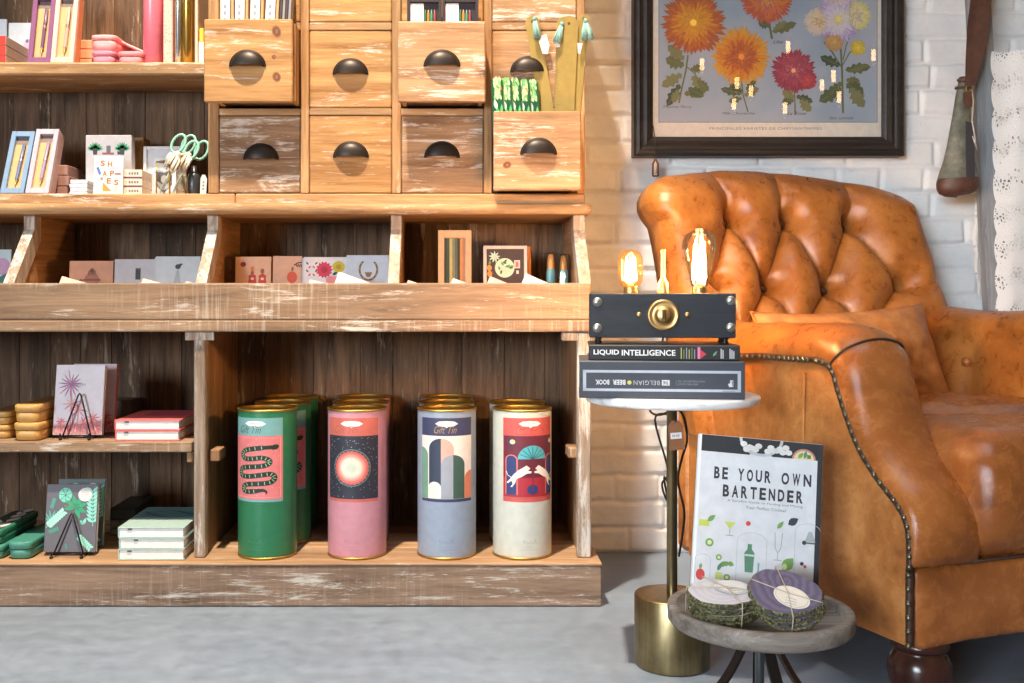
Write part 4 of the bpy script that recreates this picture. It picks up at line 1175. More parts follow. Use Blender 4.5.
# --- bottom left: green boxes, leaf notebooks on an easel, mint notebooks
GRN = (72, 142, 126); GG = 'green lunch boxes at the bottom'
lunch_box(PX(6.5, 2.262), PX(31, 2.262), 2.262, 2.455, Z_D + .0003, .038, GRN, 'long green lunch box with a bare lid, next to the leaf notebooks', GG, .45)
lunch_box(PX(-26, 2.262), PX(3, 2.262), 2.262, 2.46, Z_D + .0003, .030, GRN, 'long green lunch box at the bottom, under the leaf patterned one', GG, .45)
def leafy(a, w, d):
    a.rect(w * .10, w * .90, d * .03, d * .96, K(58, 66, 66), 1)
    for x, y, q in ((.62, .1, 1.2), (.4, .3, 1.9), (.6, .4, 1.3), (.45, .6, 1.2), (.65, .72, 1.9), (.5, .85, 1.4)): a.leaf(w * x, d * y, q, .05, .020, K(206, 206, 204), 2)
    a.leaf(w * .5, d * .02, 1.2, .04, .016, K(214, 90, 90), 2)
lunch_box(PX(-28, 2.262), PX(1.2, 2.262), 2.261, 2.475, Z_D + .0306, .033, (54, 128, 104), 'deep green lunch box with a white leaf print, on top of another', GG, .45, leafy)

def leaf_art(a, w, h):
    tl = [(110, 200, 176), (80, 176, 150), (150, 222, 200), (60, 150, 126)]; rnd = random.Random(9)
    def frond(x, y, ang, ln, c, n=7, ww=.006):
        for k in range(n):
            t_ = (k + 1) / n
            for s_ in (-1, 1): a.leaf(x + math.cos(ang) * ln * t_, y + math.sin(ang) * ln * t_, ang + s_ * .9, ln * .24, ww, K(*c), 3)
        a.line([(x, y), (x + math.cos(ang) * ln, y + math.sin(ang) * ln)], .0012, K(*c), 4)
    def monstera(x, y, s_, c):
        a.ell(x, y, s_, s_ * 1.1, K(*c), 2, 18)
        for k in range(7): a.line([(x, y), (x + s_ * 1.0 * math.cos(k * .9 + .3), y + s_ * 1.1 * math.sin(k * .9 + .3))], .0010, K(70, 90, 90), 3)
    monstera(w * .37, h * .84, w * .13, (118, 206, 184))
    for k in range(7): a.leaf(w * .58, h * .66, 3.3 - k * .75, w * .24, .010, K(52, 160, 116), 3)
    frond(w * .02, h * .36, .75, w * .42, (170, 226, 212), 8, .007); frond(w * .10, h * .62, 1.3, w * .2, (80, 150, 140), 5)
    frond(w * .93, h * .38, 1.62, w * .66, (140, 214, 200), 9, .007); frond(w * .62, h * .26, -.75, w * .36, (150, 220, 200), 7, .006)
    for k in range(6): a.leaf(w * .12, h * .46, .3 + k * .5, w * .22, .004, K(90, 170, 160), 2)
    frond(w * .05, h * .28, .4, w * .2, (70, 150, 130), 4); frond(w * .45, h * .03, 1.8, .012, (60, 150, 130), 3, .003); a.leaf(w * .74, h * .40, 1.2, .016, .007, K(140, 216, 196), 3); a.leaf(w * .76, h * .40, 2.3, .014, .007, K(110, 200, 176), 3)
    a.ell(w * .755, h * .845, w * .135, w * .13, K(226, 222, 222), 5, 26)
    for k in range(3): a.rect(w * .68, w * .83, h * (.82 + .025 * k), h * (.826 + .025 * k), K(180, 178, 178), 6)
    a.text('NOTES', w * .36, h * .665, w * .20, h * .026, K(156, 140, 110), 4)
leaf_g = 'leaf patterned notebooks at the bottom'
stand_book(43.5, 95, 486, 2.295, Z_D, .15, (92, 90, 98), (150, 150, 160), 'dark notebook with teal leaves and a white sticker, in front on the easel', leaf_art, leaf_g)
stand_book(55, 102, 480.5, 2.365, Z_D, .15, (84, 96, 100), (130, 166, 156), 'dark notebook with teal leaves, half hidden behind the front one', leaf_art, leaf_g, .014, .005)
easel(53.5, 83.5, 69, 515, 2.283, Z_D, 'small dark wire easel holding the leaf notebooks')
xm0, xm1 = PX(118, 2.258), PX(184.5, 2.258); MG = 'mint notebooks stacked at the bottom'
def wave_art(a, w, d):
    a.rect(w * .02, w * .98, d * .45, d * .97, K(110, 160, 168), 1)
    for k in range(5): a.line([(w * (.1 + .16 * i), d * (.52 + .06 * k + .05 * math.sin(i * 1.6 + k))) for i in range(6)], .006, (K(66, 96, 130), K(84, 126, 150))[k % 2], 2)
for i, nm in enumerate(('lowest', 'middle', 'topmost')):
    flat_book(xm0 + (.002 if i == 1 else 0), xm1 + (.001 if i == 1 else 0), 2.257, 2.475, Z_D + .0002 + i * .0236, .0234, (166, 192, 186), '%s of the three mint green notebooks stacked at the bottom' % nm, MG, artfn=wave_art if i == 2 else None, rib=(0, .012, .001)[i])
for i, (c, h_, nm) in enumerate((((112, 112, 108), .018, 'lowest'), ((128, 124, 116), .018, 'middle'), ((54, 66, 66), .028, 'topmost, dark,'))):
    flat_book(PX(102, 2.43), PX(117.0, 2.35), 2.488, 2.645, Z_D + .0002 + (0, .0182, .0364)[i], h_, c, '%s of the books stacked behind the mint notebooks' % nm, 'books behind the mint notebooks', (150, 146, 138) if i < 2 else (70, 80, 78))

# --- things standing in the pulled out drawers
zdb = 1.0925 + .0145
y0 = 2.3975 - OUT_A + .0195
rnd = random.Random(5)
xs = -.5225; k = 0
def leanbook(name, label, cat, x, y, z, w, d, h, ang, mat, spine=None, group=None):
    t = thing(name, label, cat, (x, y, z), 0, group); M = lean((x, y, z + .0006 + max(0, -math.sin(ang)) * w), 0, 0, ang)
    MB().box(0, w, 0, d, 0, h, mat, .001, M).build('cover', t)
    if spine:
        a = Art(); spine(a, w, h); a.put(MB(), M @ front((0, 0, 0))).build('print', t, recalc=False)
    return t
def spine_w(a, w, h):
    for q in range(7): a.rect(w * .32, w * .62, h * (.45 + .06 * q), h * (.485 + .06 * q), K(150, 156, 170), 1)
order = ['leftmost', 'second', 'third', 'rightmost']
for i in range(4):
    ang = (.0, .01, .03, .05)[i]
    leanbook('book', 'white booklet with grey spine title in a drawer, %s white one' % order[i], 'book', xs, y0 + .002, zdb, .0212, .042, .245, ang, K(244, 243, 240), spine_w, 'white booklets in the drawer')
    xs += .0232
    leanbook('book', 'thin tan booklet in the drawer, %s tan one' % order[i], 'book', xs, y0 + .003, zdb, .0062, .041, .243, ang, K(206, 160, 112), None, 'tan booklets in the drawer')
    xs += .0072
xs += .0005
for i in range(4):
    leanbook('notebook', 'slim dark notebook in the drawer, %s dark one' % order[i], 'notebook', xs, y0 + .002, zdb, .0058, .042, .246, .052, (K(72, 60, 62), K(150, 146, 148))[i % 2], None, 'slim notebooks in the drawer'); xs += .0066

y0 = 2.3975 - OUT_B + .0195
for i, (p0, p1, nm) in enumerate(((407, 441.5, 'nearest the white booklets'), (442.2, 478.5, 'nearest the brass rulers'))):
    Y = y0 + .002; x0, x1 = PX(p0, Y), PX(p1, Y); wd = x1 - x0; hh = .225
    t = thing('pencil_box', 'black box with white and coloured pencils in its window, ' + nm, 'pencil box', ((x0 + x1) / 2, Y, zdb), 0, 'black pencil boxes in the drawer')
    M = lean((x0, Y, zdb + .0006), .02); f_ = .007; c = K(56, 50, 56, .4)
    mb = MB(); mb.box(0, wd, .008, .03, 0, hh, c, .001, M)
    for a_ in ((0, f_, 0, hh), (wd - f_, wd, 0, hh), (f_, wd - f_, 0, .06), (f_, wd - f_, hh - .012, hh)): mb.box(a_[0], a_[1], 0, .0082, a_[2], a_[3], c, .0008, M)
    mb.build('box', t)
    MB().box(f_, f_ + .030, .004, .0079, .06, hh - .014, K(250, 246, 236), .0003, M).build('paper_insert', t)
    for j, cc in enumerate(((60, 110, 80), (206, 130, 60), (70, 140, 120), (150, 70, 70))):
        x = f_ + .0335 + j * .0071
        mb = MB(); mb.lathe([(0, .062), (.0031, .063), (.0031, .185), (.0008, .197), (0, .198)], paint(cc, .4), 8, M @ Matrix.Translation((x, .0045, 0))); mb.build('pencil', t)

# green packs and brass rulers in the low drawer
zdl = .8966 + .0145
YD = 2.3975 - OUT_C + .0195
GP = paint((30, 84, 52), .35)
def pack_art(a, w, h):
    lg = [K(170, 214, 150), K(200, 230, 180), K(120, 186, 110)]
    r2 = random.Random(int(w * 1e6) % 97 + pack_art.k)
    for q in range(7):
        for s_ in (-1, 0, 1): a.leaf(w * (.5 + .26 * s_) + r2.uniform(-.001, .001), h * .79 + q * h * .028, PI / 2 + s_ * .35 + r2.uniform(-.3, .3), .014, .0058, lg[r2.randrange(3)], 2 + q % 3)
    a.leaf(w * .5, h * .575, 1.6, .034, .017, K(54, 176, 84), 2); a.leaf(w * .40, h * .70, 1.75, .024, .0085, K(206, 232, 206), 3); a.leaf(w * .78, h * .66, 1.5, .022, .006, K(96, 190, 110), 2)
    if pack_art.k in (0, 3): a.ell(w * .76, h * .90, .0028, .005, K(222, 150, 80), 6, 8)
names = ['leftmost', 'second', 'middle', 'fourth', 'rightmost']
for i in range(5):
    pack_art.k = i
    x = PX(492.5, YD) + .006 + i * .0205; Y = YD + .004 + i * .0066
    t = thing('seed_packet', 'green leafy packet in the low drawer, %s of the five in the fan' % names[i], 'packet', (x, Y, zdl), 0, 'green packets in the drawer')
    M = lean((x, Y, zdl + .0018), .01, 0, -.04)
    w_, h_ = .0265, .238
    prof = [(0, 0), (w_, 0), (w_, h_ * .97), (w_ * .8, h_), (w_ * .62, h_ * .975), (w_ * .42, h_ * .998), (w_ * .22, h_ * .97), (0, h_ * .985)]
    MB().prism(prof, -.005, 0, GP, M @ front((0, 0, 0))).build('sleeve', t)
    a = Art(); pack_art(a, w_, h_); a.put(MB(), M @ front((0, 0, 0))).build('print', t, recalc=False)

RUL = paint((186, 158, 92), .48, .8, name='ruler_brass')
TAS = [K(150, 186, 176, .8), K(128, 170, 164, .8)]
def ruler(pb, pt, Y, w, label, tass=None, tagp=None, yb=0):
    xb = PX(pb[0], Y); zb = zdl + .0008; xt = PX(pt[0], Y); zt = PZ(pt[1], Y); zpx = PZ(pb[1], Y)
    sl = (xt - xb) / (zt - zpx); ang = math.atan(sl); x0 = xb - (zpx - zb) * sl
    L = (zt - zb) / math.cos(ang)
    t = thing('brass_ruler', label, 'ruler', (x0, Y, zdl), 0, 'brass rulers in the drawer')
    M = lean((x0, Y, zb + abs(math.sin(ang)) * w / 2), .008, 0, ang)
    pts = [(-w / 2, 0), (w / 2, 0), (w / 2, L - w / 2)] + [(w / 2 * math.cos(q), L - w / 2 + w / 2 * math.sin(q)) for q in [PI * i / 10 for i in range(1, 10)]] + [(-w / 2, L - w / 2)]
    MB().prism(pts, -.0012, 0, RUL, M @ front((0, 0, 0))).build('brass_strip', t)
    a = Art(); nk = K(150, 116, 56)
    for q in range(24): a.rect(-w / 2, -w / 2 + (.010 if q % 5 == 0 else .005), L * .32 + q * .006, L * .32 + q * .006 + .0007, nk, 1)
    a.ell(0, L - w * .42, .0035, .0035, K(96, 72, 40), 2, 12)
    a.put(MB(), M @ front((0, 0, 0))).build('markings', t, recalc=False)
    if tass:
        A = P(*tass[0], Y - .008); B = P(*tass[1], Y - .012); wid = tass[2]
        mb = MB(); D = (B - A); side = Vector((D.z, 0, -D.x)).normalized()
        mb.tube([M @ Vector((0, -.003, L - w * .42)), A], .0011, TAS[1], 6)
        mb.ell(A, .005, .005, .006, TAS[1], 10, 6)
        r3 = random.Random(int(pt[0]))
        for q in range(44):
            u = r3.uniform(-1, 1); v = r3.uniform(-1, 1) * math.sqrt(max(0, 1 - u * u))
            mb.tube([A + side * u * .003, A + D * .5 + side * u * wid * .42 + Vector((0, v * .006, 0)), A + D * r3.uniform(.93, 1.03) + side * u * wid * .56 + Vector((0, v * .009, 0))], [.0012, .0017, .0011], TAS[q % 2], 5)
        mb.build('tassel', t)
    if tagp:
        mb = MB(); c = K(236, 234, 228)
        pts3 = [P(x, y, Y - .010) for x, y in tagp]
        o = len(pts3); mb.add([tuple(p) for p in pts3] + [(p.x, p.y - .0008, p.z) for p in pts3], [list(range(o)), list(range(o, 2 * o))[::-1]] + [[i, (i + 1) % o, o + (i + 1) % o, o + i] for i in range(o)], c)
        mb.build('price_tag', t)
    return t
Yr = YD + .0425
ruler((546.5, 110), (531.5, 16.5), Yr, .0325, 'brass ruler with a mint tassel, leaning towards the green packets', ((534.5, 19), (537.5, 38), .016), [(541, 36), (546, 34), (549.5, 45), (547.5, 54), (542.5, 53.5), (539, 42)])
ruler((565, 110), (569.5, 15.8), Yr - .005, .0425, 'broad brass ruler standing upright in the middle of the drawer')
ruler((562, 110), (564.5, 16.5), Yr + .0035, .034, 'brass ruler just behind the broad upright one', ((562, 24), (556, 43), .017), [(556, 40), (559.5, 39.5), (560, 47), (556, 47.5)])
ruler((574.5, 110), (584.5, 14.2), Yr + .0005, .026, 'brass ruler with a mint tassel, leaning outwards by the wall', ((585.5, 21), (587.8, 40), .026), [(577.5, 43), (582.5, 43.5), (580, 54), (578, 53)])
# ---------------------------------------------------------------- framed flower print on the brick
BLK = wood('black_frame_wood', (30, 26, 24), (52, 46, 42), 'X', .12, (120, 112, 104), rough=.45)
YF = 2.672
fx0, fx1 = PX(634, YF - .012), PX(904.5, YF - .012); fz0, fz1 = PZ(155.5, YF - .02), 1.86
pic = thing('picture_frame', 'large black framed print of coloured chrysanthemums hanging on the brick wall', 'picture', ((fx0 + fx1) / 2, YF, fz0))
mb = MB()
prof = [(0, .030), (0, -.012), (.006, -.018), (.016, -.020), (.022, -.012), (.030, -.010), (.040, -.014), (.047, -.008), (.050, -.002), (.056, .000), (.062, .004), (.062, .012)]
prof = [(i * .82, y) for i, y in prof]
rings = []
for i, y in prof: rings.append([(fx0 + i, YF + y, fz0 + i), (fx1 - i, YF + y, fz0 + i), (fx1 - i, YF + y, fz1 - i), (fx0 + i, YF + y, fz1 - i)])
mb.grid(rings, BLK, None, False, True); mb.build('frame', pic)
ix0, ix1, iz0, iz1 = fx0 + .046, fx1 - .046, fz0 + .042, fz1 - .042
YP = YF + .0085
MB().box(ix0, ix1, YP, YP + .004, iz0, iz1, K(222, 206, 188, .7), .0).build('mount', pic)
a = Art(); a.STEP = .00006
u = lambda px: PX(px, YP) - ix0
v = lambda py: PZ(py, YP) - iz0
s_ = YP / F
m = NT('print_ground'); b = m.bsdf(Roughness=.6); gg = m.node('ShaderNodeNewGeometry')
m.link(m.ramp(m.noise(gg.outputs['Position'], 6, 4), [(.3, C(150, 158, 168)), (.5, C(166, 168, 174)), (.7, C(178, 172, 176))]), b.inputs['Base Color'])
a.rect(u(658.5), u(877.5), v(122.5), (iz1 - iz0) - .02, K(96, 92, 92), 1)
a.rect(u(659), u(877), v(122), (iz1 - iz0) - .0205, m.mat, 2)
rnd = random.Random(21)
lf = [K(92, 96, 62), K(112, 108, 66), K(74, 82, 58), K(134, 126, 82)]
_ll = [0]
def leafj(x, y, ang, ln, w, l):
    _ll[0] += 1; l = 5 + (_ll[0] % 11) * 2
    """notched leaf with a pale vein"""
    ca, sa = math.cos(ang), math.sin(ang); pts = []
    for t_, k in ((0, 0), (.12, .5), (.22, .3), (.34, .9), (.45, .6), (.58, 1), (.68, .55), (.82, .6), (1, 0)): pts.append((t_, k))
    full = pts + [(t_, -k) for t_, k in pts[-2:0:-1]]
    a.poly([(x + t_ * ln * ca - k * w * sa, y + t_ * ln * sa + k * w * ca) for t_, k in full], lf[rnd.randrange(4)], l)
    a.line([(x, y), (x + ln * .9 * ca, y + ln * .9 * sa)], .0011, lf[3], l + 1)
def stem(pts, w=.0042): a.line([(u(x), v(y)) for x, y in pts], w, lf[1], 4)
def mum(px, py, r, cols, core, seed, wide=.30, asp=1.0):
    q = random.Random(seed); R = r * s_; cx, cy = u(px), v(py); l = 30
    a.ell(cx, cy, R * .72, R * .72 * asp, K(*cols[len(cols) // 2]), 29, 24)
    for ring in range(12):
        rr = R * (1 - ring * .078); n = max(9, int(46 - ring * 2.9)); ofs = q.random()
        for k in range(n):
            t_ = 2 * PI * (k + ofs) / n + q.uniform(-.06, .06); ln = rr * q.uniform(.30, .46); tip = rr * q.uniform(.92, 1.06)
            bx, by = cx + (tip - ln) * math.cos(t_), cy + asp * (tip - ln) * math.sin(t_)
            c = cols[min(len(cols) - 1, max(0, int(ring * len(cols) / 12 + q.uniform(-.9, .9))))]
            a.leaf(bx, by, math.atan2(asp * math.sin(t_), math.cos(t_)), ln, max(.0035, rr * wide * .44), K(*c), l + (k % 3))
        l += 3
    a.ell(cx, cy, R * .10, R * .10, K(*core), l + 1, 12)
# leaves and stems, each plant of the print
stem([(688, 55), (686, 70), (681, 92), (679, 103)]); stem([(686, 66), (695, 74), (701, 84)], .003)
for x, y, q, L_, w in ((684, 66, 2.75, 20, 8), (684, 60, 2.4, 22, 7), (682, 74, 3.7, 24, 7), (680, 84, -2.1, 26, 6), (678, 90, -1.95, 14, 5), (690, 70, .2, 14, 5), (692, 76, -.9, 20, 7), (697, 80, -.75, 16, 5), (684, 94, .12, 22, 6), (688, 88, -.5, 18, 6)): leafj(u(x), v(y), q, L_ * s_, w * s_, 6)
stem([(741, 75), (743, 95), (748, 112)], .0034)
for x, y, q, L_, w in ((742, 94, 2.9, 22, 5), (743, 92, 2.6, 16, 4), (744, 96, .5, 17, 5), (746, 90, .8, 14, 4), (742, 98, 3.4, 14, 4)): leafj(u(x), v(y), q, L_ * s_, w * s_, 6)
stem([(767, 10), (770, 28), (772, 39)], .006)
for x, y, q, L_, w in ((769, 22, 2.5, 14, 7), (772, 32, .35, 26, 6), (770, 26, 2.9, 12, 5), (768, 16, 2.2, 16, 6), (773, 30, .6, 16, 4)): leafj(u(x), v(y), q, L_ * s_, w * s_, 6)
stem([(794, 88), (795, 104), (795, 115)], .0034)
for x, y, q, L_, w in ((794, 98, 2.6, 14, 6), (794, 100, 3.3, 12, 5), (796, 96, -.35, 18, 5), (800, 100, -.8, 16, 6), (790, 92, 2.2, 10, 4)): leafj(u(x), v(y), q, L_ * s_, w * s_, 6)
stem([(840, 35), (842, 70), (843, 113)], .005); stem([(842, 68), (832, 52), (824, 42)], .004); stem([(842, 66), (850, 52), (857, 50)], .003); stem([(843, 60), (846, 46), (849, 38)], .003)
for x, y, q, L_, w in ((840, 66, 2.7, 22, 6), (845, 70, .12, 26, 6), (848, 72, .35, 22, 4), (841, 88, 3.7, 26, 8), (842, 82, 3.95, 20, 6), (846, 84, -.5, 20, 8), (850, 88, -.95, 24, 8), (846, 80, -.1, 14, 5)): leafj(u(x), v(y), q, L_ * s_, w * s_, 6)
mum(767, -2, 27, [(192, 92, 66), (208, 122, 58), (200, 104, 90), (218, 156, 78)], (236, 190, 110), 3, .26)
mum(693, 23, 33, [(178, 92, 48), (196, 108, 46), (210, 138, 44), (218, 156, 44), (222, 168, 54)], (236, 190, 80), 1, .26)
mum(741, 57, 30, [(212, 150, 48), (212, 126, 46), (190, 98, 48), (182, 92, 58), (206, 122, 50)], (216, 130, 56), 2, .25)
mum(793, 71, 22.5, [(158, 62, 78), (180, 78, 88), (168, 74, 92), (196, 104, 100)], (226, 150, 120), 4, .30); mum(807, 80, 10, [(176, 62, 70), (196, 80, 84)], (200, 100, 90), 6, .3)
for x, y, r, c in ((818, 22, 15, [(214, 186, 170), (222, 200, 150), (206, 160, 140)]), (856, 16, 16, [(214, 196, 130), (224, 206, 150), (198, 170, 160)]), (838, -6, 20, [(206, 176, 186), (220, 196, 196), (212, 180, 160)]), (834, 42, 10, [(190, 140, 90), (206, 160, 100)]), (838, 20, 25, [(176, 148, 180), (202, 180, 196), (214, 196, 204), (222, 206, 190), (226, 208, 150)])): mum(x, y, r, c, (216, 186, 90), int(x), .22)
mum(857.5, 48, 8, [(206, 170, 60), (222, 192, 80)], (226, 200, 90), 9, .4)
for px_, py_, r_, cs_ in ((700, -70, 28, [(176, 66, 84), (196, 90, 96)]), (765, -85, 30, [(206, 160, 60), (222, 186, 90)]), (835, -75, 27, [(186, 150, 176), (214, 196, 206)])):
    stem([(px_, py_ + 20), (px_ + 1, py_ + 45), (px_ + 3, py_ + 58)])
    for x, y, q, L_, w in ((px_, py_ + 38, 2.7, 18, 6), (px_ + 1, py_ + 42, .3, 20, 6)): leafj(u(x), v(y), q, L_ * s_, w * s_, 6)
    mum(px_, py_, r_, cs_, cs_[-1], int(px_), .26)
ink = K(84, 78, 76)
for body, x0, x1, y in (('Thomas Perry', 663, 692, 108.8), ('Mlle Chrysanthe', 722, 755, 115.3), ('Souv. Lemoine', 829, 853, 119.5), ('Lilas', 773, 783, 43.5), ('La Rose', 787, 806, 115)):
    a.text(body, u(x0), v(y), u(x1) - u(x0), 3.2 * s_, ink, 28, .3)
a.text('PRINCIPALES VARIETES DE CHRYSANTHEMES', u(709.5), v(129.8), u(822) - u(709.5), 2.7 * s_, K(120, 108, 104), 3, 0, 0, 1.2)
a.put(MB(), front((ix0, YP, iz0))).build('flower_print', pic, recalc=False)
MB().add([(ix0 - .002, YF + .0045, iz0 - .002), (ix1 + .002, YF + .0045, iz0 - .002), (ix1 + .002, YF + .0045, iz1 + .002), (ix0 - .002, YF + .0045, iz1 + .002)], [[0, 1, 2, 3]], glass_mat('picture_glass', (.98, .98, .98, 1), 0, 1.8)).build('glass', pic, recalc=False)

# small copper pull hanging below the frame
t = thing('copper_pull', 'small open copper pull hanging just below the frame, above the armchair', 'pull', (PX(655.5, 2.65), 2.65, PZ(176.5, 2.65)))
COP = paint((150, 84, 46), .35, .9, name='copper')
x = lambda p: PX(p, 2.65)
z = lambda p: PZ(p, 2.65)
mb = MB()
for q in (652.8, 658.2): mb.tube([(x(q), 2.65, z(176)), (x(q), 2.65, z(164)), (x(655.5), 2.65, z(159.5))], .0024, COP, 8)
mb.tube([(x(652.8), 2.65, z(176)), (x(658.2), 2.65, z(176))], .0024, COP, 8)
mb.ell((x(655.5), 2.65, z(159.5)), .004, .004, .005, COP, 10, 6); mb.build('copper_loop', t)
MB().tube([(x(655.5), 2.65, z(174)), (x(655.5), 2.65, z(163))], .0035, K(196, 176, 150), 8).build('core', t)
MB().tube([(x(655.5), 2.652, z(158.8)), (x(655.5), 2.655, z(140)), (x(655.5), 2.688, z(120))], .0012, K(60, 50, 44), 6).build('cord', t)

# ---------------------------------------------------------------- white topped side table
TX, TY = PX(672, 1.888), 1.888
ABR = NT('antique_brass'); b = ABR.bsdf(Metallic=1.0, Roughness=.36); g = ABR.node('ShaderNodeNewGeometry')
n = ABR.noise(ABR.mapped(g.outputs['Position'], (1, 1, .06)), 160, 3); n2 = ABR.noise(g.outputs['Position'], 22, 5, .6)
ABR.link(ABR.mix(.5, ABR.ramp(n, [(.3, C(128, 112, 78)), (.7, C(168, 150, 108))]), ABR.ramp(n2, [(.3, C(110, 100, 76)), (.7, C(172, 156, 118))])), b.inputs['Base Color'])
ABR.bump(n, b, .15, .001); ABR = ABR.mat
tbl = thing('side_table', 'small side table with round white top on a brass pole and drum base', 'side table', (TX, TY, 0))
T = Matrix.Translation((TX, TY, 0))
MB().lathe([(0, .0005), (.0645, .0005), (.066, .002), (.067, .006), (.067, .1235), (.0655, .126), (.062, .1268), (.012, .1268), (0, .1268)], ABR, 56, T).build('drum_base', tbl)
MB().lathe([(.0095, .127), (.0095, .4600), (.026, .4605), (.026, .4712), (0, .4712)], ABR, 24, T).build('pole', tbl)
m = NT('white_marble'); b = m.bsdf(Roughness=.3); g = m.node('ShaderNodeNewGeometry')
m.link(m.ramp(m.noise(g.outputs['Position'], 9, 8, .6, 2.2), [(.42, C(214, 214, 216)), (.5, C(236, 236, 236)), (.6, C(240, 240, 240))]), b.inputs['Base Color'])
MB().lathe([(0, .4715), (.149, .4715), (.1525, .4728), (.1535, .4755), (.1535, .4825), (.1525, .4852), (.149, .4865), (0, .4865)], m.mat, 72, T).build('table_top', tbl)

# books on the table
def big_book(name, label, x0, x1, y0, y1, z0, th, cov, page):
    t = thing(name, label, 'book', (x0, y0, z0)); c = paint(cov, .42)
    mb = MB(); mb.box(x0, x1, y0, y1, z0 + .0003, z0 + .0035, c, .001); mb.box(x0, x1, y0, y1, z0 + th - .0035, z0 + th, c, .001)
    mb.box(x0 + .0003, x1 - .0003, y0 - .0012, y0 + .003, z0 + .0006, z0 + th - .0004, c, .0012); mb.build('cover', t)
    MB().box(x0 + .004, x1 - .004, y0 + .0035, y1 - .004, z0 + .0037, z0 + th - .0037, paint(page, .8), .0004).build('pages', t)
    return t
zb0 = .4868
bx0, bx1 = PX(579, 1.80), PX(741, 1.80)
bb = big_book('book', 'thick charcoal beer book lying with its upside down spine title out, on the table', bx0, bx1, 1.80, 1.985, zb0, .0640, (62, 66, 76), (206, 200, 190))
a = Art(); wd = bx1 - bx0; gr = K(176, 182, 194); lt = K(206, 208, 210); dk = K(62, 66, 76)
L, R, B, Tt = wd * .024, wd * .975, .0125, .0485
for q in ((L, R, B, B + .0045), (L, R, Tt - .0045, Tt), (L, L + .0055, B, Tt), (R - .0055, R, B, Tt)): a.rect(*q, gr, 1)
yy, hh = .0235, .0090
tx = lambda f: wd * f
a.text('BOOK', tx(.100), yy, tx(.085), hh * .95, lt, 1, 0, .035, 1.05, True); a.text('BEER', tx(.205), yy, tx(.078), hh * .95, lt, 1, 0, .035, 1.05, True)
a.ell(tx(.307), yy + .004, .0036, .0036, K(200, 196, 90), 1, 10); a.rect(tx(.296), tx(.318), yy + .0033, yy + .0049, K(200, 196, 90), 1)
a.text('BELGIAN', tx(.332), yy, tx(.158), hh * .85, K(176, 180, 184), 1, 0, 0, 1.1, True)
a.rect(tx(.503), tx(.550), yy - .0005, yy + .0088, lt, 1); a.text('THE', tx(.510), yy + .0012, tx(.033), hh * .65, dk, 2, 0, .03, 1, True)
a.rect(tx(.588), tx(.590), yy - .001, yy + .0085, K(120, 124, 130), 1)
a.text('PHOTOGRAPHS BY THE', tx(.598), yy + .0052, tx(.16), .0032, K(130, 134, 140), 1, 0, 0, 1, True); a.text('BREWERS GUILD', tx(.598), yy + .0003, tx(.12), .0032, K(130, 134, 140), 1, 0, 0, 1, True)
a.poly([(tx(.905), yy - .002), (tx(.925), yy - .002), (tx(.920), yy + .006), (tx(.925), yy + .009), (tx(.912), yy + .0095), (tx(.910), yy + .004), (tx(.898), yy + .003)], lt, 1); a.rect(tx(.926), tx(.929), yy - .002, yy + .0095, lt, 1)
a.rect(tx(.862), tx(.94), B + .0008, B + .0022, K(140, 146, 158), 2)
a.put(MB(), front((bx0, 1.7988, zb0))).build('spine_print', bb, recalc=False)
lx0, lx1 = PX(588.5, 1.81), PX(736.5, 1.81); zb1 = zb0 + .0643
lb = big_book('book', 'thinner black book with white spine lettering, lying on the thick charcoal book', lx0, lx1, 1.81, 1.985, zb1, .0265, (34, 34, 36), (214, 196, 176))
a = Art(); wd = lx1 - lx0; WT = K(236, 236, 234)
a.text('LIQUID', wd * .034, .0085, wd * .170, .0100, WT, 1, 0, .02, 1.0); a.text('INTELLIGENCE', wd * .222, .0085, wd * .355, .0100, WT, 1, 0, .02, 1.0)
for k in range(6): a.rect(wd * (.612 + .0175 * k), wd * (.618 + .0175 * k), .0035, .0225 - .003 * (k % 2), (K(190, 180, 90), K(96, 130, 84), K(150, 150, 150))[k % 3], 1)
a.rect(wd * .722, wd * .740, .0035, .0235, K(226, 120, 180), 1); a.poly([(wd * .742, .0040), (wd * .742, .0190), (wd * .78, .0118)], K(206, 60, 56), 1)
a.leaf(wd * .822, .008, .9, .012, .004, K(110, 160, 120), 1)
for k, (x_, n_) in enumerate(((.872, 2), (.93, 3))):
    for q in range(n_): a.rect(wd * (x_ + .012 * q), wd * (x_ + .008 + .012 * q), .004, .021 - .002 * q, K(186, 188, 190), 1)
a.put(MB(), front((lx0, 1.8088, zb1))).build('spine_print', lb, recalc=False)

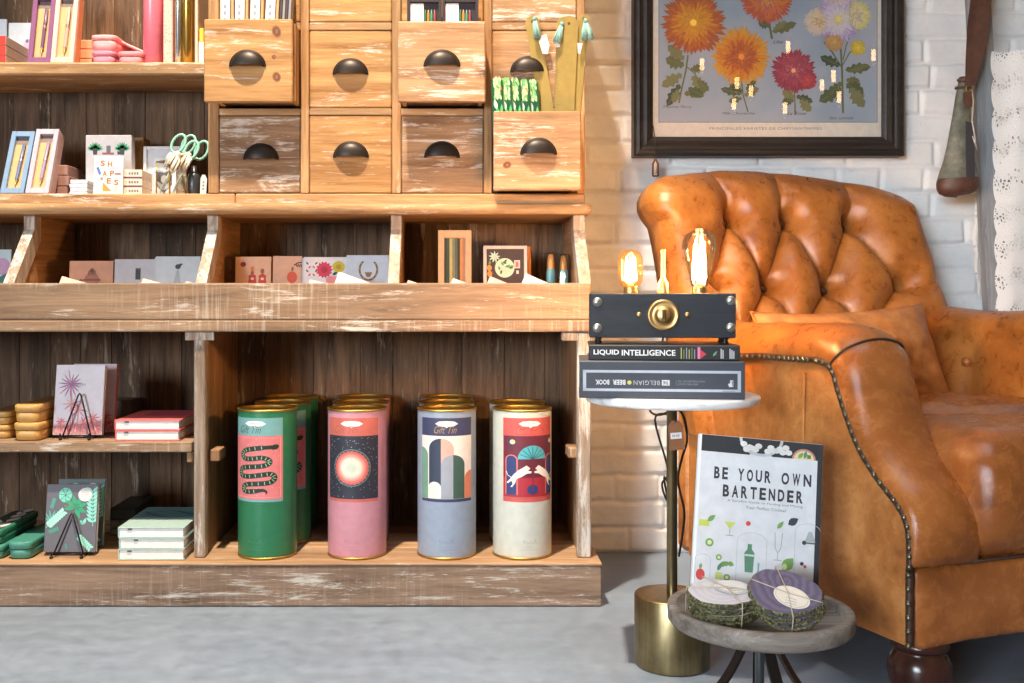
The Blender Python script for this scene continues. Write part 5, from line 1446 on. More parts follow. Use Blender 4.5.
# ---------------------------------------------------------------- block lamp with two filament bulbs
zl = zb1 + .0267
LX0, LX1, LY = PX(589.5, 1.835), PX(732.5, 1.835), 1.835
zA, zB_ = PZ(337.5, LY), PZ(293.3, LY)
lamp = thing('table_lamp', 'black block lamp with two glowing filament bulbs and a brass dial, standing on the books', 'lamp', (LX0, LY, zl))
EBO = wood('ebonised_block', (36, 38, 42), (50, 52, 58), 'X', 0, rough=.45, tint=.06)
MB().box(LX0, LX1, LY, LY + .085, zA, zB_, EBO, .0015).build('block', lamp)
SCREW = paint((176, 176, 166), .35, .8); LB = paint((196, 160, 104), .42, 1.0, name='lamp_brass')
for px_, py_ in ((597.5, 302), (597.5, 328), (727.5, 300.5), (727.5, 327)):
    cx, cz = PX(px_, LY), PZ(py_, LY); T = Matrix.Translation((cx, LY - .0002, cz)) @ Matrix.Rotation(PI / 2, 4, 'X')
    mb = MB(); mb.lathe([(.0082, 0), (.0082, .0012), (.0068, .0030), (.003, .0042), (0, .0044)], SCREW, 20, T)
    mb.box(-.006, .006, -.0008, .0008, .0040, .0048, K(70, 70, 64), .0001, T @ Matrix.Rotation(.7, 4, 'Z')); mb.build('screw', lamp)
for px_ in (638.5, 685.5):
    T = Matrix.Translation((PX(px_, LY), LY - .0002, PZ(314.6, LY))) @ Matrix.Rotation(PI / 2, 4, 'X')
    MB().lathe([(.0048, 0), (.0048, .001), (.003, .0025), (0, .003)], LB, 16, T).build('screw', lamp)
T = Matrix.Translation((PX(662, LY), LY - .0002, PZ(315, LY))) @ Matrix.Rotation(PI / 2, 4, 'X')
mb = MB(); mb.lathe([(.0275, 0), (.0275, .002), (.0262, .0042), (.0235, .005), (.0225, .0042), (.0125, .0048), (.0122, .011), (.0100, .0125), (0, .0128)], LB, 40, T)
mb.box(-.0028, .0028, -.0105, .0105, .0125, .020, paint((130, 106, 70), .35, 1.0), .0015, T); mb.build('dial', lamp)
for sx in (LX0 + .016, LX1 - .016):
    for sy in (LY + .016, LY + .068):
        T = Matrix.Translation((sx, sy, zl))
        MB().lathe([(0, .0002), (.0045, .0004), (.0062, .003), (.0045, .0062), (.0035, .0068), (.0062, .0095), (.0050, .0122), (.0035, zA - zl - .0002), (0, zA - zl - .0002)], paint((52, 48, 46), .35, .7), 16, T).build('leg', lamp)
cx = PX(660, LY + .03); T = Matrix.Translation((cx, LY + .03, zB_))
MB().lathe([(.0095, .0002), (.0095, .017), (.0075, .021), (.004, .027), (.0032, .030), (.0030, .073), (.0042, .074), (.0042, .077), (0, .078)], LB, 20, T).build('centre_rod', lamp)

FIL = emit_mat('lit_filament', (1.0, .56, .24, 1), 1350)
GLOW = emit_mat('lit_filament_core', (1.0, .70, .36, 1), 60)
AMB = glass_mat('amber_bulb_glass', (1.0, .84, .58, 1), 0, .35, (1.0, .55, .14, 1), .0040); CLR = glass_mat('clear_bulb_glass', (1.0, .96, .90, 1), 0, .8, (1.0, .72, .36, 1), .0012)
def bulb(parent, prof, gm, fil_h0, fil_h1, fil_r, T):
    b_ = MB().lathe([(.0125, .0002), (.0130, .004), (.0122, .007), (.0128, .010), (.0118, .0125)], LB, 24, T).build('bulb_cap', parent)
    MB().lathe(prof, gm, 32, T).build('bulb_glass', b_, recalc=True)
    mb = MB(); n = 6
    for k in range(n):
        q0 = 2 * PI * k / n; q1 = 2 * PI * (k + .5) / n
        mb.tube([(fil_r * math.cos(q0), fil_r * math.sin(q0), fil_h0), (fil_r * .8 * math.cos(q1), fil_r * .8 * math.sin(q1), fil_h1), (fil_r * math.cos(q1 + PI / n), fil_r * math.sin(q1 + PI / n), fil_h0)], .0009, FIL, 5, False, T)
    mb.build('filament', b_)
    MB().lathe([(0, .012), (.006, .013), (.004, .020), (.0022, fil_h0 + .004), (.0014, fil_h1), (0, fil_h1)], K(226, 196, 150, .3), 12, T).build('glass_stem', b_)
yb = LY + .040
h1 = PZ(249.5, yb) - zB_
r1 = (PX(640, yb) - PX(615.3, yb)) / 2
T = Matrix.Translation((PX(627.5, yb), yb, zB_))
bulb(lamp, [(.0122, .010), (.0165, .014), (r1 * .96, .022), (r1, .032), (r1, h1 - .024), (r1 * .93, h1 - .013), (r1 * .72, h1 - .005), (r1 * .38, h1 - .0012), (0, h1)], AMB, .024, h1 - .016, .010, T)
h2 = PZ(229, yb) - zB_
r2 = (PX(717.5, yb) - PX(683.5, yb)) / 2
T = Matrix.Translation((PX(694.5, yb), yb, zB_))
bulb(lamp, [(.0122, .010), (.0150, .016), (.0185, .030), (.0235, .052), (.0275, .068), (r2, .082), (r2 * .97, .091), (r2 * .82, h2 - .012), (r2 * .52, h2 - .0055), (.0085, h2 - .004), (.0070, h2 - .001), (0, h2)], CLR, .026, h2 - .030, .0115, T)

for o in (bb, lb, lamp): o.rotation_euler = (0, 0, -.115)       # the pile is set a little askew
# black flex of the lamp, looped under the table top, and a brown price tag on it
FLEX = K(36, 34, 34, .5)
Y = 1.96
pts = [(664, 331, 1.925), (663, 338, 1.96), (661, 350, 2.02), (655, 392, 2.06), (650, 410, 2.06), (660, 415, 2.0), (676, 409, 1.94), (684, 418, 1.93), (687, 440, 1.935), (682, 458, 1.94), (678, 480, 1.95), (684, 510, 1.955), (683, 530, 1.96), (679, 556, 2.0)]
o = MB().tube([tuple(q) for q in spline([P(*q) for q in pts], 6)], .0022, FLEX, 8).build('lamp_flex', loc=tuple(P(664, 352, 1.925)))
tag(o, 'thin black lamp flex hanging behind the brass pole of the side table', 'cable')
pts = [(668, 414, 1.935), (655, 420, 1.99), (668, 470, 2.03), (662, 484, 1.99), (667, 500, 1.96), (670, 490, 1.97), (664, 478, 2.0), (671, 520, 2.01), (673, 556, 2.02)]
o = MB().tube([tuple(q) for q in spline([P(*q) for q in pts], 6)], .0020, FLEX, 8).build('lamp_flex', loc=tuple(P(668, 414, 1.935)))
tag(o, 'short loop of black flex sticking out beside the brass pole', 'cable')
t = thing('price_tag', 'brown price tag with a white sticker hanging under the white table top', 'tag', tuple(P(679, 420, 1.86)))
M = lean(tuple(P(677.5, 450, 1.866)), 0, 0, -.08)
mb = MB(); Q = M @ front((0, 0, 0)); mb.prism([(-.0135, 0), (.0135, 0), (.0135, .043), (.007, .052), (-.007, .052), (-.0135, .043)], -.0012, 0, K(150, 98, 62), Q); mb.build('card', t)
a = Art(); a.rect(-.0105, .0095, .020, .031, K(236, 232, 226), 1); a.text('38.00', -.008, .0235, .0135, .0042, K(90, 90, 90), 2); a.put(MB(), Q).build('sticker', t, recalc=False)
MB().tube([tuple(Q @ Vector((0, .049, .001))), tuple(Q @ Vector((.002, .070, .001))), tuple(P(681, 411, 1.87))], .0009, FLEX, 6).build('string', t)

# ---------------------------------------------------------------- low wooden tray stool in front
SX, SY, SZ = PX(759.5, 1.58), 1.58, PZ(606.0, 1.58)
GREYW = wood('weathered_grey_tray', (104, 92, 82), (160, 150, 140), 'X', .45, (188, 184, 178), rough=.65)
st = thing('tray_stool', 'low round weathered wood tray on black iron legs, in front of the armchair', 'stool', (SX, SY, 0))
T = Matrix.Translation((SX, SY, SZ))
mb = MB(); mb.lathe([(0, -.030), (.124, -.030), (.131, -.027), (.1355, -.022), (.1360, -.008), (.1355, -.002), (.133, 0), (.1235, 0), (.1215, -.002), (.1205, -.014), (0, -.0145)], GREYW, 80, T); mb.build('tray_top', st)
mb = MB(); mb.lathe([(0, -.052), (.011, -.052), (.012, -.05), (.012, -.0455), (.0095, -.045), (.0095, -.0305), (.022, -.0303), (0, -.0303)], IRON, 20, T)
mb.lathe([(.0068, -.052), (.0068, -SZ + .05), (.004, -SZ + .046), (0, -SZ + .046)], paint((120, 124, 122), .3, .9), 16, T); mb.build('screw_column', st)
for ang in (195, 282, 325, 75):
    q = math.radians(ang); c_, s__ = math.cos(q), math.sin(q)
    prof = spline([(.012, 0, SZ - .031), (.020, 0, SZ - .040), (.030, 0, SZ - .062), (.052, 0, SZ - .098), (.088, 0, SZ - .140), (.118, 0, .012), (.128, 0, .004)], 5)
    vs = []; w_ = .0085
    for i, p in enumerate(prof):
        d = (prof[min(i + 1, len(prof) - 1)] - prof[max(i - 1, 0)]).normalized(); nrm = Vector((-d.z, 0, d.x)) * .0022
        for sy, sn in ((-w_, 1), (w_, 1), (w_, -1), (-w_, -1)):
            pt = p + nrm * sn; vs.append((SX + pt.x * c_ - sy * s__, SY + pt.x * s__ + sy * c_, max(.0006, pt.z)))
    nn = len(prof); fs = [[i * 4 + k, i * 4 + (k + 1) % 4, i * 4 + 4 + (k + 1) % 4, i * 4 + 4 + k] for i in range(nn - 1) for k in range(4)] + [[0, 1, 2, 3], [4 * nn - 4 + k for k in range(4)]]
    MB().add(vs, fs, IRON).build('leg', st)

# the white cocktail book standing on the tray
bt = SZ - .0142
bk = thing('book', 'white cocktail book with a bold two line title standing on the tray stool', 'book', (PX(760, 1.655), 1.655, bt))
wd, hh, th = .198, .246, .016
M = Matrix.Translation((PX(692, 1.645), 1.652, bt + .0175)) @ Matrix.Rotation(-.03, 4, 'Z') @ Matrix.Rotation(-.16, 4, 'X') @ Matrix.Rotation(.086, 4, 'Y')
cv = paint((216, 218, 222), .32); blk = paint((40, 40, 44), .32)
mb = MB(); mb.box(0, wd, 0, .003, 0, hh, cv, .001, M); mb.box(0, .004, .0031, th - .0031, 0, hh, cv, .001, M); mb.box(0, wd, th - .003, th, 0, hh, blk, .001, M); mb.build('cover', bk)
MB().box(.0042, wd - .004, .0032, th - .0032, .003, hh - .003, K(60, 54, 50, .8), .0004, M).build('pages', bk)
a = Art(); tt = K(52, 54, 60); gn = K(120, 160, 90); dg = K(90, 136, 110); rdc = K(206, 70, 66); ln = K(186, 192, 196)
u2 = lambda f: f * wd
v2 = lambda f: hh - f * wd * 1.0
a.rect(0, wd, v2(.135), hh, K(44, 46, 50), 1); a.rect(wd * .955, wd, 0, hh, K(50, 50, 54), 2); a.rect(0, wd * .022, 0, hh, K(236, 240, 244), 2)
for cxx, r0 in ((.50, .165),):
    a.line([(u2(cxx + r0 * math.cos(q)), v2(.0 + .13 * math.sin(q))) for q in [PI * i / 16 for i in range(17)]], .0045, K(190, 192, 196), 3)
for i in range(14): a.ell(u2(.36 + .024 * i + (.05 if i > 5 else 0)), v2(.05 + .045 * abs(math.sin(i * 1.3))), .0058, .0045, K(222, 222, 220), 4, 8)
for s2 in (-1, 1): a.poly([(u2(.50 + s2 * .02), v2(.135)), (u2(.50 + s2 * .09), v2(.135)), (u2(.50 + s2 * .06), v2(.06))], K(206, 208, 208), 3)
a.poly([(u2(.845 + .095 * math.cos(PI * i / 16)), v2(.135 - .085 * math.sin(PI * i / 16))) for i in range(17)], K(190, 130, 120), 3)
a.poly([(u2(.845 + .080 * math.cos(PI * i / 16)), v2(.135 - .070 * math.sin(PI * i / 16))) for i in range(17)], K(216, 204, 150), 4)
a.leaf(u2(.80), v2(.128), .9, .012, .006, gn, 5); a.leaf(u2(.85), v2(.128), 1.4, .013, .006, dg, 5); a.rect(u2(.87), u2(.90), v2(.125), v2(.095), K(90, 120, 80), 5)
def word(s_txt, x0, x1, y):
    y += .025
    n = len(s_txt); cw = (x1 - x0) / n
    for i, ch in enumerate(s_txt): a.text(ch, u2(x0 + cw * i + cw * .14), v2(y + .108), u2(cw * .70), u2(.096), tt, 3, 0, .035)
word('BE', .125, .255, .215); word('YOUR', .315, .600, .215); word('OWN', .660, .925, .215); word('BARTENDER', .200, .860, .352)
a.text('A Surefire Guide to Finding and Mixing', u2(.25), v2(.525), u2(.60), .0048, K(112, 114, 118), 3); a.text('Your Perfect Cocktail', u2(.40), v2(.565), u2(.32), .0048, K(112, 114, 118), 3)
def archl(x0, x1, yt, yb):
    r = (x1 - x0) / 2; c_ = (x0 + x1) / 2
    a.line([(u2(x0), v2(yb))] + [(u2(c_ - r * math.cos(PI * i / 14)), v2(yt + r * (1 - math.sin(PI * i / 14)) * .6)) for i in range(15)] + [(u2(x1), v2(yb))], .0009, ln, 3)
archl(.345, .580, .75, 1.28); archl(.80, 1.0, .64, 1.25); archl(.02, .14, .95, 1.25)
def shaker(x, y): a.poly([(u2(x - .032), v2(y + .20)), (u2(x + .032), v2(y + .20)), (u2(x + .040), v2(y + .05)), (u2(x + .018), v2(y + .02)), (u2(x + .016), v2(y - .02)), (u2(x - .016), v2(y - .02)), (u2(x - .018), v2(y + .02)), (u2(x - .040), v2(y + .05))], dg, 4); a.rect(u2(x - .037), u2(x + .037), v2(y + .075), v2(y + .060), K(200, 214, 200), 5)
shaker(.445, .86)
a.poly([(u2(.495), v2(1.24)), (u2(.545), v2(1.24)), (u2(.545), v2(1.08)), (u2(.527), v2(1.04)), (u2(.527), v2(.98)), (u2(.513), v2(.98)), (u2(.513), v2(1.04)), (u2(.495), v2(1.08))], K(120, 170, 160), 4)
a.rect(u2(.035), u2(.115), v2(.73), v2(.68), K(196, 206, 90), 4); a.leaf(u2(.10), v2(.69), .7, .016, .008, gn, 5)
a.poly([(u2(.235), v2(.68)), (u2(.325), v2(.68)), (u2(.283), v2(.74))], K(200, 210, 110), 4); a.line([(u2(.281), v2(.74)), (u2(.281), v2(.785))], .0012, K(150, 160, 160), 4); a.line([(u2(.25), v2(.787)), (u2(.312), v2(.787))], .0012, K(150, 160, 160), 4)
for x_, y_, r_, c_ in ((.425, .68, .019, rdc), (.125, .855, .033, gn), (.205, .965, .024, gn), (.275, 1.115, .026, gn), (.86, .955, .015, K(60, 60, 70)), (.885, .975, .013, rdc)): a.ell(u2(x_), v2(y_), u2(r_), u2(r_), c_, 4, 14); a.ell(u2(x_), v2(y_), u2(r_ * .55), u2(r_ * .55), K(206, 220, 160) if c_ is gn else c_, 5, 12)
for x_, y_, q in ((.24, 1.02, .4), (.275, 1.0, -.3), (.225, 1.04, 1.1)): a.leaf(u2(x_), v2(y_), q, .011, .008, gn, 4)
a.rect(u2(.185), u2(.235), v2(1.19), v2(1.08), K(190, 210, 120), 4); a.leaf(u2(.20), v2(1.07), 1.2, .014, .006, dg, 5)
a.ell(u2(.065), v2(1.11), u2(.036), u2(.045), rdc, 4, 12); a.leaf(u2(.06), v2(1.07), 1.4, .01, .005, gn, 5)
a.leaf(u2(.655), v2(.70), .9, .016, .007, gn, 4)
for k in range(2): a.line([(u2(.64 + k * .06), v2(.73)), (u2(.645 + k * .045), v2(.85)), (u2(.667), v2(.89))], .0013, K(160, 176, 176), 4)
a.line([(u2(.667), v2(.89)), (u2(.667), v2(.94))], .0014, K(160, 176, 176), 4); a.line([(u2(.635), v2(.945)), (u2(.70), v2(.945))], .0014, K(160, 176, 176), 4)
a.leaf(u2(.74), v2(.66), .6, .019, .012, K(60, 64, 72), 4)
a.leaf(u2(.71), v2(1.02), .9, .026, .018, gn, 4); a.ell(u2(.725), v2(.99), .004, .005, K(206, 220, 150), 5, 8)
for x_, y_ in ((.69, 1.13), (.725, 1.11), (.755, 1.14)): a.ell(u2(x_), v2(y_), .0058, .0052, gn, 4, 10)
a.poly([(u2(.875), v2(.78)), (u2(.96), v2(.78)), (u2(.93), v2(.70)), (u2(.905), v2(.70))], K(170, 178, 180), 4); a.line([(u2(.87), v2(.79)), (u2(.96), v2(.79))], .0025, K(90, 96, 100), 5); a.ell(u2(.872), v2(.79), .0035, .0035, K(60, 60, 66), 5, 8)
a.poly([(u2(.885), v2(1.17)), (u2(.965), v2(1.17)), (u2(.955), v2(1.27)), (u2(.905), v2(1.27))], rdc, 4); a.line([(u2(.855), v2(1.155)), (u2(.96), v2(1.155))], .0018, K(120, 150, 140), 4)
a.clip(.0005, wd - .0005, .0005, hh - .0005).put(MB(), M @ front((0, 0, 0))).build('cover_print', bk, recalc=False)

# agate coasters, tied in two bundles
def agate(name, rgb, dark, edge1, edge2):
    m = NT(name); b = m.bsdf(Roughness=.18); g = m.node('ShaderNodeTexCoord')
    d = m.node('ShaderNodeVectorMath', operation='LENGTH'); m.link(m.mapped(g.outputs['Object'], (1, 1, 0)), d.inputs[0])
    n = m.noise(g.outputs['Object'], 22, 4, .6, .6)
    k = m.math('SINE', m.math('ADD', m.math('MULTIPLY', d.outputs['Value'], 520.0), m.math('MULTIPLY', n, 16.0)))
    m.link(m.ramp(m.math('ADD', m.math('MULTIPLY', k, .3), .5), [(.1, C(*dark)), (.9, C(*rgb))]), b.inputs['Base Color'])
    e = NT(name + '_rind'); be = e.bsdf(Roughness=.55, Metallic=.35); ge = e.node('ShaderNodeNewGeometry')
    ne = e.noise(ge.outputs['Position'], 260, 4, .75)
    e.link(e.ramp(ne, [(.36, C(*edge2)), (.5, C(96, 98, 66)), (.66, C(*edge1))]), be.inputs['Base Color']); e.bump(ne, be, .8, .004)
    return m.mat, e.mat
WHT = agate('white_agate', (226, 224, 230), (212, 210, 218), (190, 178, 128), (34, 42, 34))
PUR = agate('violet_agate', (120, 112, 134), (98, 90, 112), (196, 184, 128), (38, 46, 40))
def bundle(loc, M0, mats, label, rx, ry, n, th, paper, tagO, seed, hole=None):
    t = thing('coaster_bundle', label, 'coasters', loc, 0, 'agate coaster bundles')
    q = random.Random(seed); ph = [q.uniform(0, 6.28) for _ in range(6)]
    def rad(a_, k): return 1 + .045 * math.sin(2 * a_ + ph[0]) + .04 * math.sin(3 * a_ + ph[1] + k * .4) + .018 * math.sin(7 * a_ + ph[2] + k) + .010 * math.sin(13 * a_ + ph[3] + 2 * k)
    for k in range(n):
        mb = MB(); z0 = k * (th + .0012); N = 72; ox, oy = q.uniform(-.003, .003), q.uniform(-.003, .003)
        ring = lambda sc, z: [(ox + rx * sc * rad(2 * PI * i / N, k) * math.cos(2 * PI * i / N), oy + ry * sc * rad(2 * PI * i / N, k) * math.sin(2 * PI * i / N), z) for i in range(N)]
        mb.grid([ring(.965, z0), ring(.99, z0 + .0015), ring(1.0 + .015 * (k % 2), z0 + th * .5), ring(.985, z0 + th - .0012), ring(.955, z0 + th)], mats[1], M0, True, True)
        o = len(mb.v); mb.grid([ring(.955, z0 + th), ring(.6, z0 + th + .0001), ring(.2, z0 + th + .0001)], mats[0], M0, True, True)
        mb.v.append(M0 @ Vector((ox, oy, z0 + th + .0001))); c_ = len(mb.v) - 1; b0 = o + 2 * N
        for i in range(N): mb.f.append([b0 + i, b0 + (i + 1) % N, c_]); mb.m.append(mb.slot(mats[0])); mb.sm.append(True)
        mb.v.append(M0 @ Vector((ox, oy, z0))); c_ = len(mb.v) - 1
        for i in range(N): mb.f.append([i, (i + 1) % N, c_]); mb.m.append(mb.slot(mats[1])); mb.sm.append(True)
        ob = mb.build('coaster', t)
    zt = n * (th + .0012)
    a = Art(); a.STEP = .0004
    cx, cy, ra, rb, rot = tagO
    a.ell(cx, cy, ra, rb, paper, 1, 40, rot); a.ell(cx, cy, ra * .90, rb * .90, K(190, 178, 160) if paper != WHITE else K(206, 206, 206), 2, 40, rot); a.ell(cx, cy, ra * .875, rb * .875, paper, 3, 40, rot)
    for k in range(3): a.line([(cx - ra * .3, cy - .004 - .005 * k), (cx, cy - .0035 - .005 * k), (cx + ra * .3, cy - .005 - .005 * k)], .0008, K(150, 140, 130), 4)
    a.put(MB(), M0 @ Matrix.Translation((0, 0, zt))).build('paper_label', t, recalc=False)
    mb = MB(); S_ = K(196, 184, 160, .8)
    for (p, q2) in (((-.020, ry * 1.02), (.016, -ry * 1.02)), ((-rx * 1.02, .010), (rx * 1.02, -.006))):
        pts = [(p[0], p[1], -.0005), (p[0] * 1.015, p[1] * 1.015, zt * .5), (p[0], p[1], zt + .0008), (cx * .4, cy * .4, zt + .0022), (q2[0], q2[1], zt + .0008), (q2[0] * 1.015, q2[1] * 1.015, zt * .5), (q2[0], q2[1], -.0005)]
        mb.tube(pts, .0009, S_, 6, False, M0)
    mb.ell((cx * .4, cy * .4, zt + .0024), .0022, .0022, .0018, S_, 8, 6, M0)
    mb.build('string', t)
    return t
L1 = (PX(722, 1.545), 1.545, bt)
bundle(L1, Matrix.Translation((L1[0], L1[1], bt + .0125)) @ Matrix.Rotation(.17, 4, 'X'), WHT, 'bundle of white agate coasters with dark rinds tied with string, lying flat on the tray', .050, .045, 4, .0082, WHITE, (.016, .010, .026, .023, .1), 4)
L2 = (PX(783, 1.545), 1.525, bt)
M2 = Matrix.Translation((PX(779, 1.545), 1.520, bt + .0305)) @ Matrix.Rotation(-.45, 4, 'Z') @ Matrix.Rotation(.50, 4, 'X') @ Matrix.Rotation(.14, 4, 'Y')
bundle(L2, M2, PUR, 'bundle of violet agate coasters with a cream label, propped up at a slant', .0500, .0465, 4, .0062, K(232, 222, 208), (.009, -.008, .026, .020, -.35), 8)

# ---------------------------------------------------------------- right edge: ladder, lace, powder horn
LADW = wood('grey_ladder_wood', (128, 128, 130), (178, 178, 178), 'Z', .5, (200, 200, 200), rough=.8)
ld = thing('wooden_ladder', 'grey weathered wooden ladder leaning on the brick wall behind the armchair', 'ladder', (1.24, 2.62, 0))
def rail(pxt, pxb, w):
    top = Vector((PX(pxt, 2.655), 2.655, PZ(-160, 2.655))); bot0 = Vector((PX(pxb, 2.625), 2.625, PZ(320, 2.625)))
    d = (top - bot0); bot = bot0 - d * ((bot0.z - .004) / d.z)
    vs = []
    for p in (bot, top):
        for sx, sy in ((0, -.012), (w, -.012), (w, .016), (0, .016)): vs.append((p.x + sx, p.y + sy, p.z))
    return vs
fq = [[0, 1, 2, 3], [4, 5, 6, 7], [0, 1, 5, 4], [1, 2, 6, 5], [2, 3, 7, 6], [3, 0, 4, 7]]
va = rail(958.5, 986.5, .052); vb = [(x + .42, y, z) for x, y, z in va]
MB().add(va, fq, LADW).build('rail', ld); MB().add(vb, fq, LADW).build('rail', ld)
for zz in (.30, .62, .94, 1.26, 1.58):
    f_ = (zz - va[0][2]) / (va[4][2] - va[0][2]); x_ = va[0][0] + (va[4][0] - va[0][0]) * f_; y_ = va[0][1] + .014 + (va[4][1] - va[0][1]) * f_
    MB().cyl((x_ + .0525, y_, zz), .013, .367, LADW, 16, 'X').build('rung', ld)

LACE = NT('white_crochet'); b = LACE.bsdf(Roughness=.85); b.inputs['Base Color'].default_value = C(246, 244, 240)
g = LACE.node('ShaderNodeNewGeometry')
def lace_holes(m, pos):
    sep = m.node('ShaderNodeSeparateXYZ'); m.link(pos, sep.inputs[0])
    vo = m.node('ShaderNodeTexVoronoi', feature='DISTANCE_TO_EDGE'); vo.inputs['Scale'].default_value = 150
    m.link(m.mapped(pos, (1, .2, .8)), vo.inputs['Vector'])
    band = m.math('SINE', m.math('ADD', m.math('MULTIPLY', sep.outputs[2], 78.0), m.math('MULTIPLY', m.math('SINE', m.math('MULTIPLY', sep.outputs[0], 90.0)), .9)))
    return m.math('GREATER_THAN', vo.outputs['Distance'], m.math('ADD', .27, m.math('MULTIPLY', band, .15)))
hole = lace_holes(LACE, g.outputs['Position'])
tr = LACE.node('ShaderNodeBsdfTransparent'); mx = LACE.node('ShaderNodeMixShader')
LACE.link(hole, mx.inputs[0]); LACE.link(b.outputs[0], mx.inputs[1]); LACE.link(tr.outputs[0], mx.inputs[2]); LACE.link(mx.outputs[0], LACE.out.inputs[0])
nz_ = LACE.noise(g.outputs['Position'], 300, 3, .7); LACE.bump(nz_, b, .7, .004); LACE = LACE.mat
def lace(name, label, ytop, ybot, edge, xr, Y, scal, thick=.003):
    mb = MB(); nz, nx = 150, 14
    for side in (0, 1):
        rws = []
        for j in range(nz + 1):
            f_ = j / nz; py = ytop + (ybot - ytop) * f_
            e = edge(f_) - scal * abs(math.sin(PI * f_ * (ybot - ytop) / 31.0 + .4)) ** .6
            rws.append([P(e + (xr(f_) - e) * i / nx, py + 1.5 * math.sin(i * 1.1), Y + .006 * math.sin(i * .9 + f_ * 3) + side * thick) for i in range(nx + 1)])
        mb.grid(rws, LACE)
    o = mb.build(name, loc=tuple(P(edge(1), ybot, Y)), recalc=False)
    return o
o = lace('lace_throw', '', 51, 352, lambda f_: 993.5 + 6 * f_, lambda f_: 1090, 2.575, 3.2)
tag(o, 'white crochet lace throw with a scalloped edge hanging over the ladder', 'throw')
o = lace('lace_runner', '', 196, 296, lambda f_: 978 - 4 * math.sin(PI * f_) + 2 * f_, lambda f_: 986 + 3 * f_, 2.655, 2.4)
tag(o, 'small strip of white lace hanging against the wall left of the ladder rail', 'lace')

hn = thing('leather_flask', 'old green grey leather flask with a brown base, hanging by a brown strap', 'flask', tuple(P(957, 196, 2.56)))
YH = 2.560
m = NT('worn_green_leather'); b = m.bsdf(Roughness=.5); g = m.node('ShaderNodeNewGeometry'); n = m.noise(g.outputs['Position'], 30, 5, .65)
m.link(m.ramp(n, [(.3, C(74, 76, 64)), (.5, C(104, 104, 90)), (.7, C(136, 132, 116))]), b.inputs['Base Color']); m.bump(n, b, .3, .003); GRL = m.mat
BRL = paint((88, 58, 46), .5, 0, .25, name='brown_leather')
sc_ = YH / F
axis = lambda py: P(963.5 - (py - 82) * .055, py, YH)
mb = MB(); prof = [(83, 5.0), (90, 6.2), (97, 7.2), (120, 9.6), (145, 12.6), (162, 15.6), (172, 18.6), (179, 20.2)]
rws = []
for py, r in prof: c = axis(py); rws.append([(c.x + r * sc_ * math.cos(2 * PI * i / 32), c.y + r * sc_ * .62 * math.sin(2 * PI * i / 32), c.z) for i in range(32)])
mb.grid(rws, GRL, None, True, True); mb.build('flask_body', hn)
mb = MB(); rws = []
for py, r in ((178.5, 20.6), (183, 21.2), (188, 20.6), (192.5, 18.0), (195.5, 12), (196.5, .5)): c = axis(py); rws.append([(c.x + r * sc_ * math.cos(2 * PI * i / 32), c.y + r * sc_ * .62 * math.sin(2 * PI * i / 32), c.z + .003 * math.cos(2 * PI * i / 32)) for i in range(32)])
mb.grid(rws, BRL, None, True, True); mb.build('base_cap', hn)
mb = MB(); c0 = axis(84)
for py, r in ((80, 5.2), (88, 6.9)): c = axis(py); mb.tube([(c.x + r * sc_ * math.cos(2 * PI * i / 20), c.y + r * sc_ * .7 * math.sin(2 * PI * i / 20), c.z) for i in range(20)], .0035, BRL, 8, True)
c = axis(80); mb.lathe([(0, .008), (.010, .007), (.0125, .002), (.0125, -.006)], BRL, 20, Matrix.Translation(c)); mb.build('neck_ring', hn)
def strap_mb(pts, mat, yo):
    mb = MB(); vs = []
    for (xa, xb, py) in pts:
        for y_ in (0, .0025): vs += [P(xa, py, YH + yo + y_), P(xb, py, YH + yo + y_)]
    n = len(pts); fs = []
    for i in range(n - 1):
        o = 4 * i
        fs += [[o, o + 1, o + 5, o + 4], [o + 2, o + 3, o + 7, o + 6], [o, o + 2, o + 6, o + 4], [o + 1, o + 3, o + 7, o + 5]]
    fs += [[0, 1, 3, 2], [4 * n - 4, 4 * n - 3, 4 * n - 1, 4 * n - 2]]
    return mb.add(vs, fs, mat)
strap_mb([(980, 994, -30), (978, 992, 0), (974.5, 989, 25), (969.5, 985.5, 50), (966.5, 979, 72), (965, 974, 86)], BRL, -.016).build('strap', hn)
strap_mb([(972, 980, -30), (970.5, 979.5, 0), (967, 976, 28), (965.5, 971.5, 60), (965, 970, 86)], BRL, .012).build('strap', hn)
mb = MB(); B_ = paint((170, 140, 80), .35, .9)
c = P(969.5, 88, YH - .014); mb.tube([(c.x + .0085 * math.cos(2 * PI * i / 16), c.y, c.z + .0085 * math.sin(2 * PI * i / 16)) for i in range(16)], .0015, B_, 8, True); mb.build('buckle', hn)
strap_mb([(963.5, 972, 92), (963, 972.5, 100), (965, 972, 107)], BRL, -.022).build('buckle_tab', hn)
mb = MB(); mb.tube([P(972, 90, YH - .018), P(973.5, 102, YH - .03), P(972, 121, YH - .03)], .0013, K(206, 190, 160), 6); mb.tube([P(972, 121, YH - .03), P(977.5, 151, YH - .034), P(972.5, 136, YH - .034)], .0016, K(222, 214, 200), 6); mb.build('string', hn)
x_ = [P(966, 121, YH - .030), P(974, 123, YH - .030), P(975, 178, YH - .030), P(966.5, 180, YH - .030)]
mb = MB(); mb.add([tuple(p) for p in x_] + [(p.x, p.y + .002, p.z) for p in x_], [[0, 1, 2, 3], [4, 5, 6, 7], [0, 1, 5, 4], [1, 2, 6, 5], [2, 3, 7, 6], [3, 0, 4, 7]], K(56, 54, 58)); mb.build('dark_label', hn)

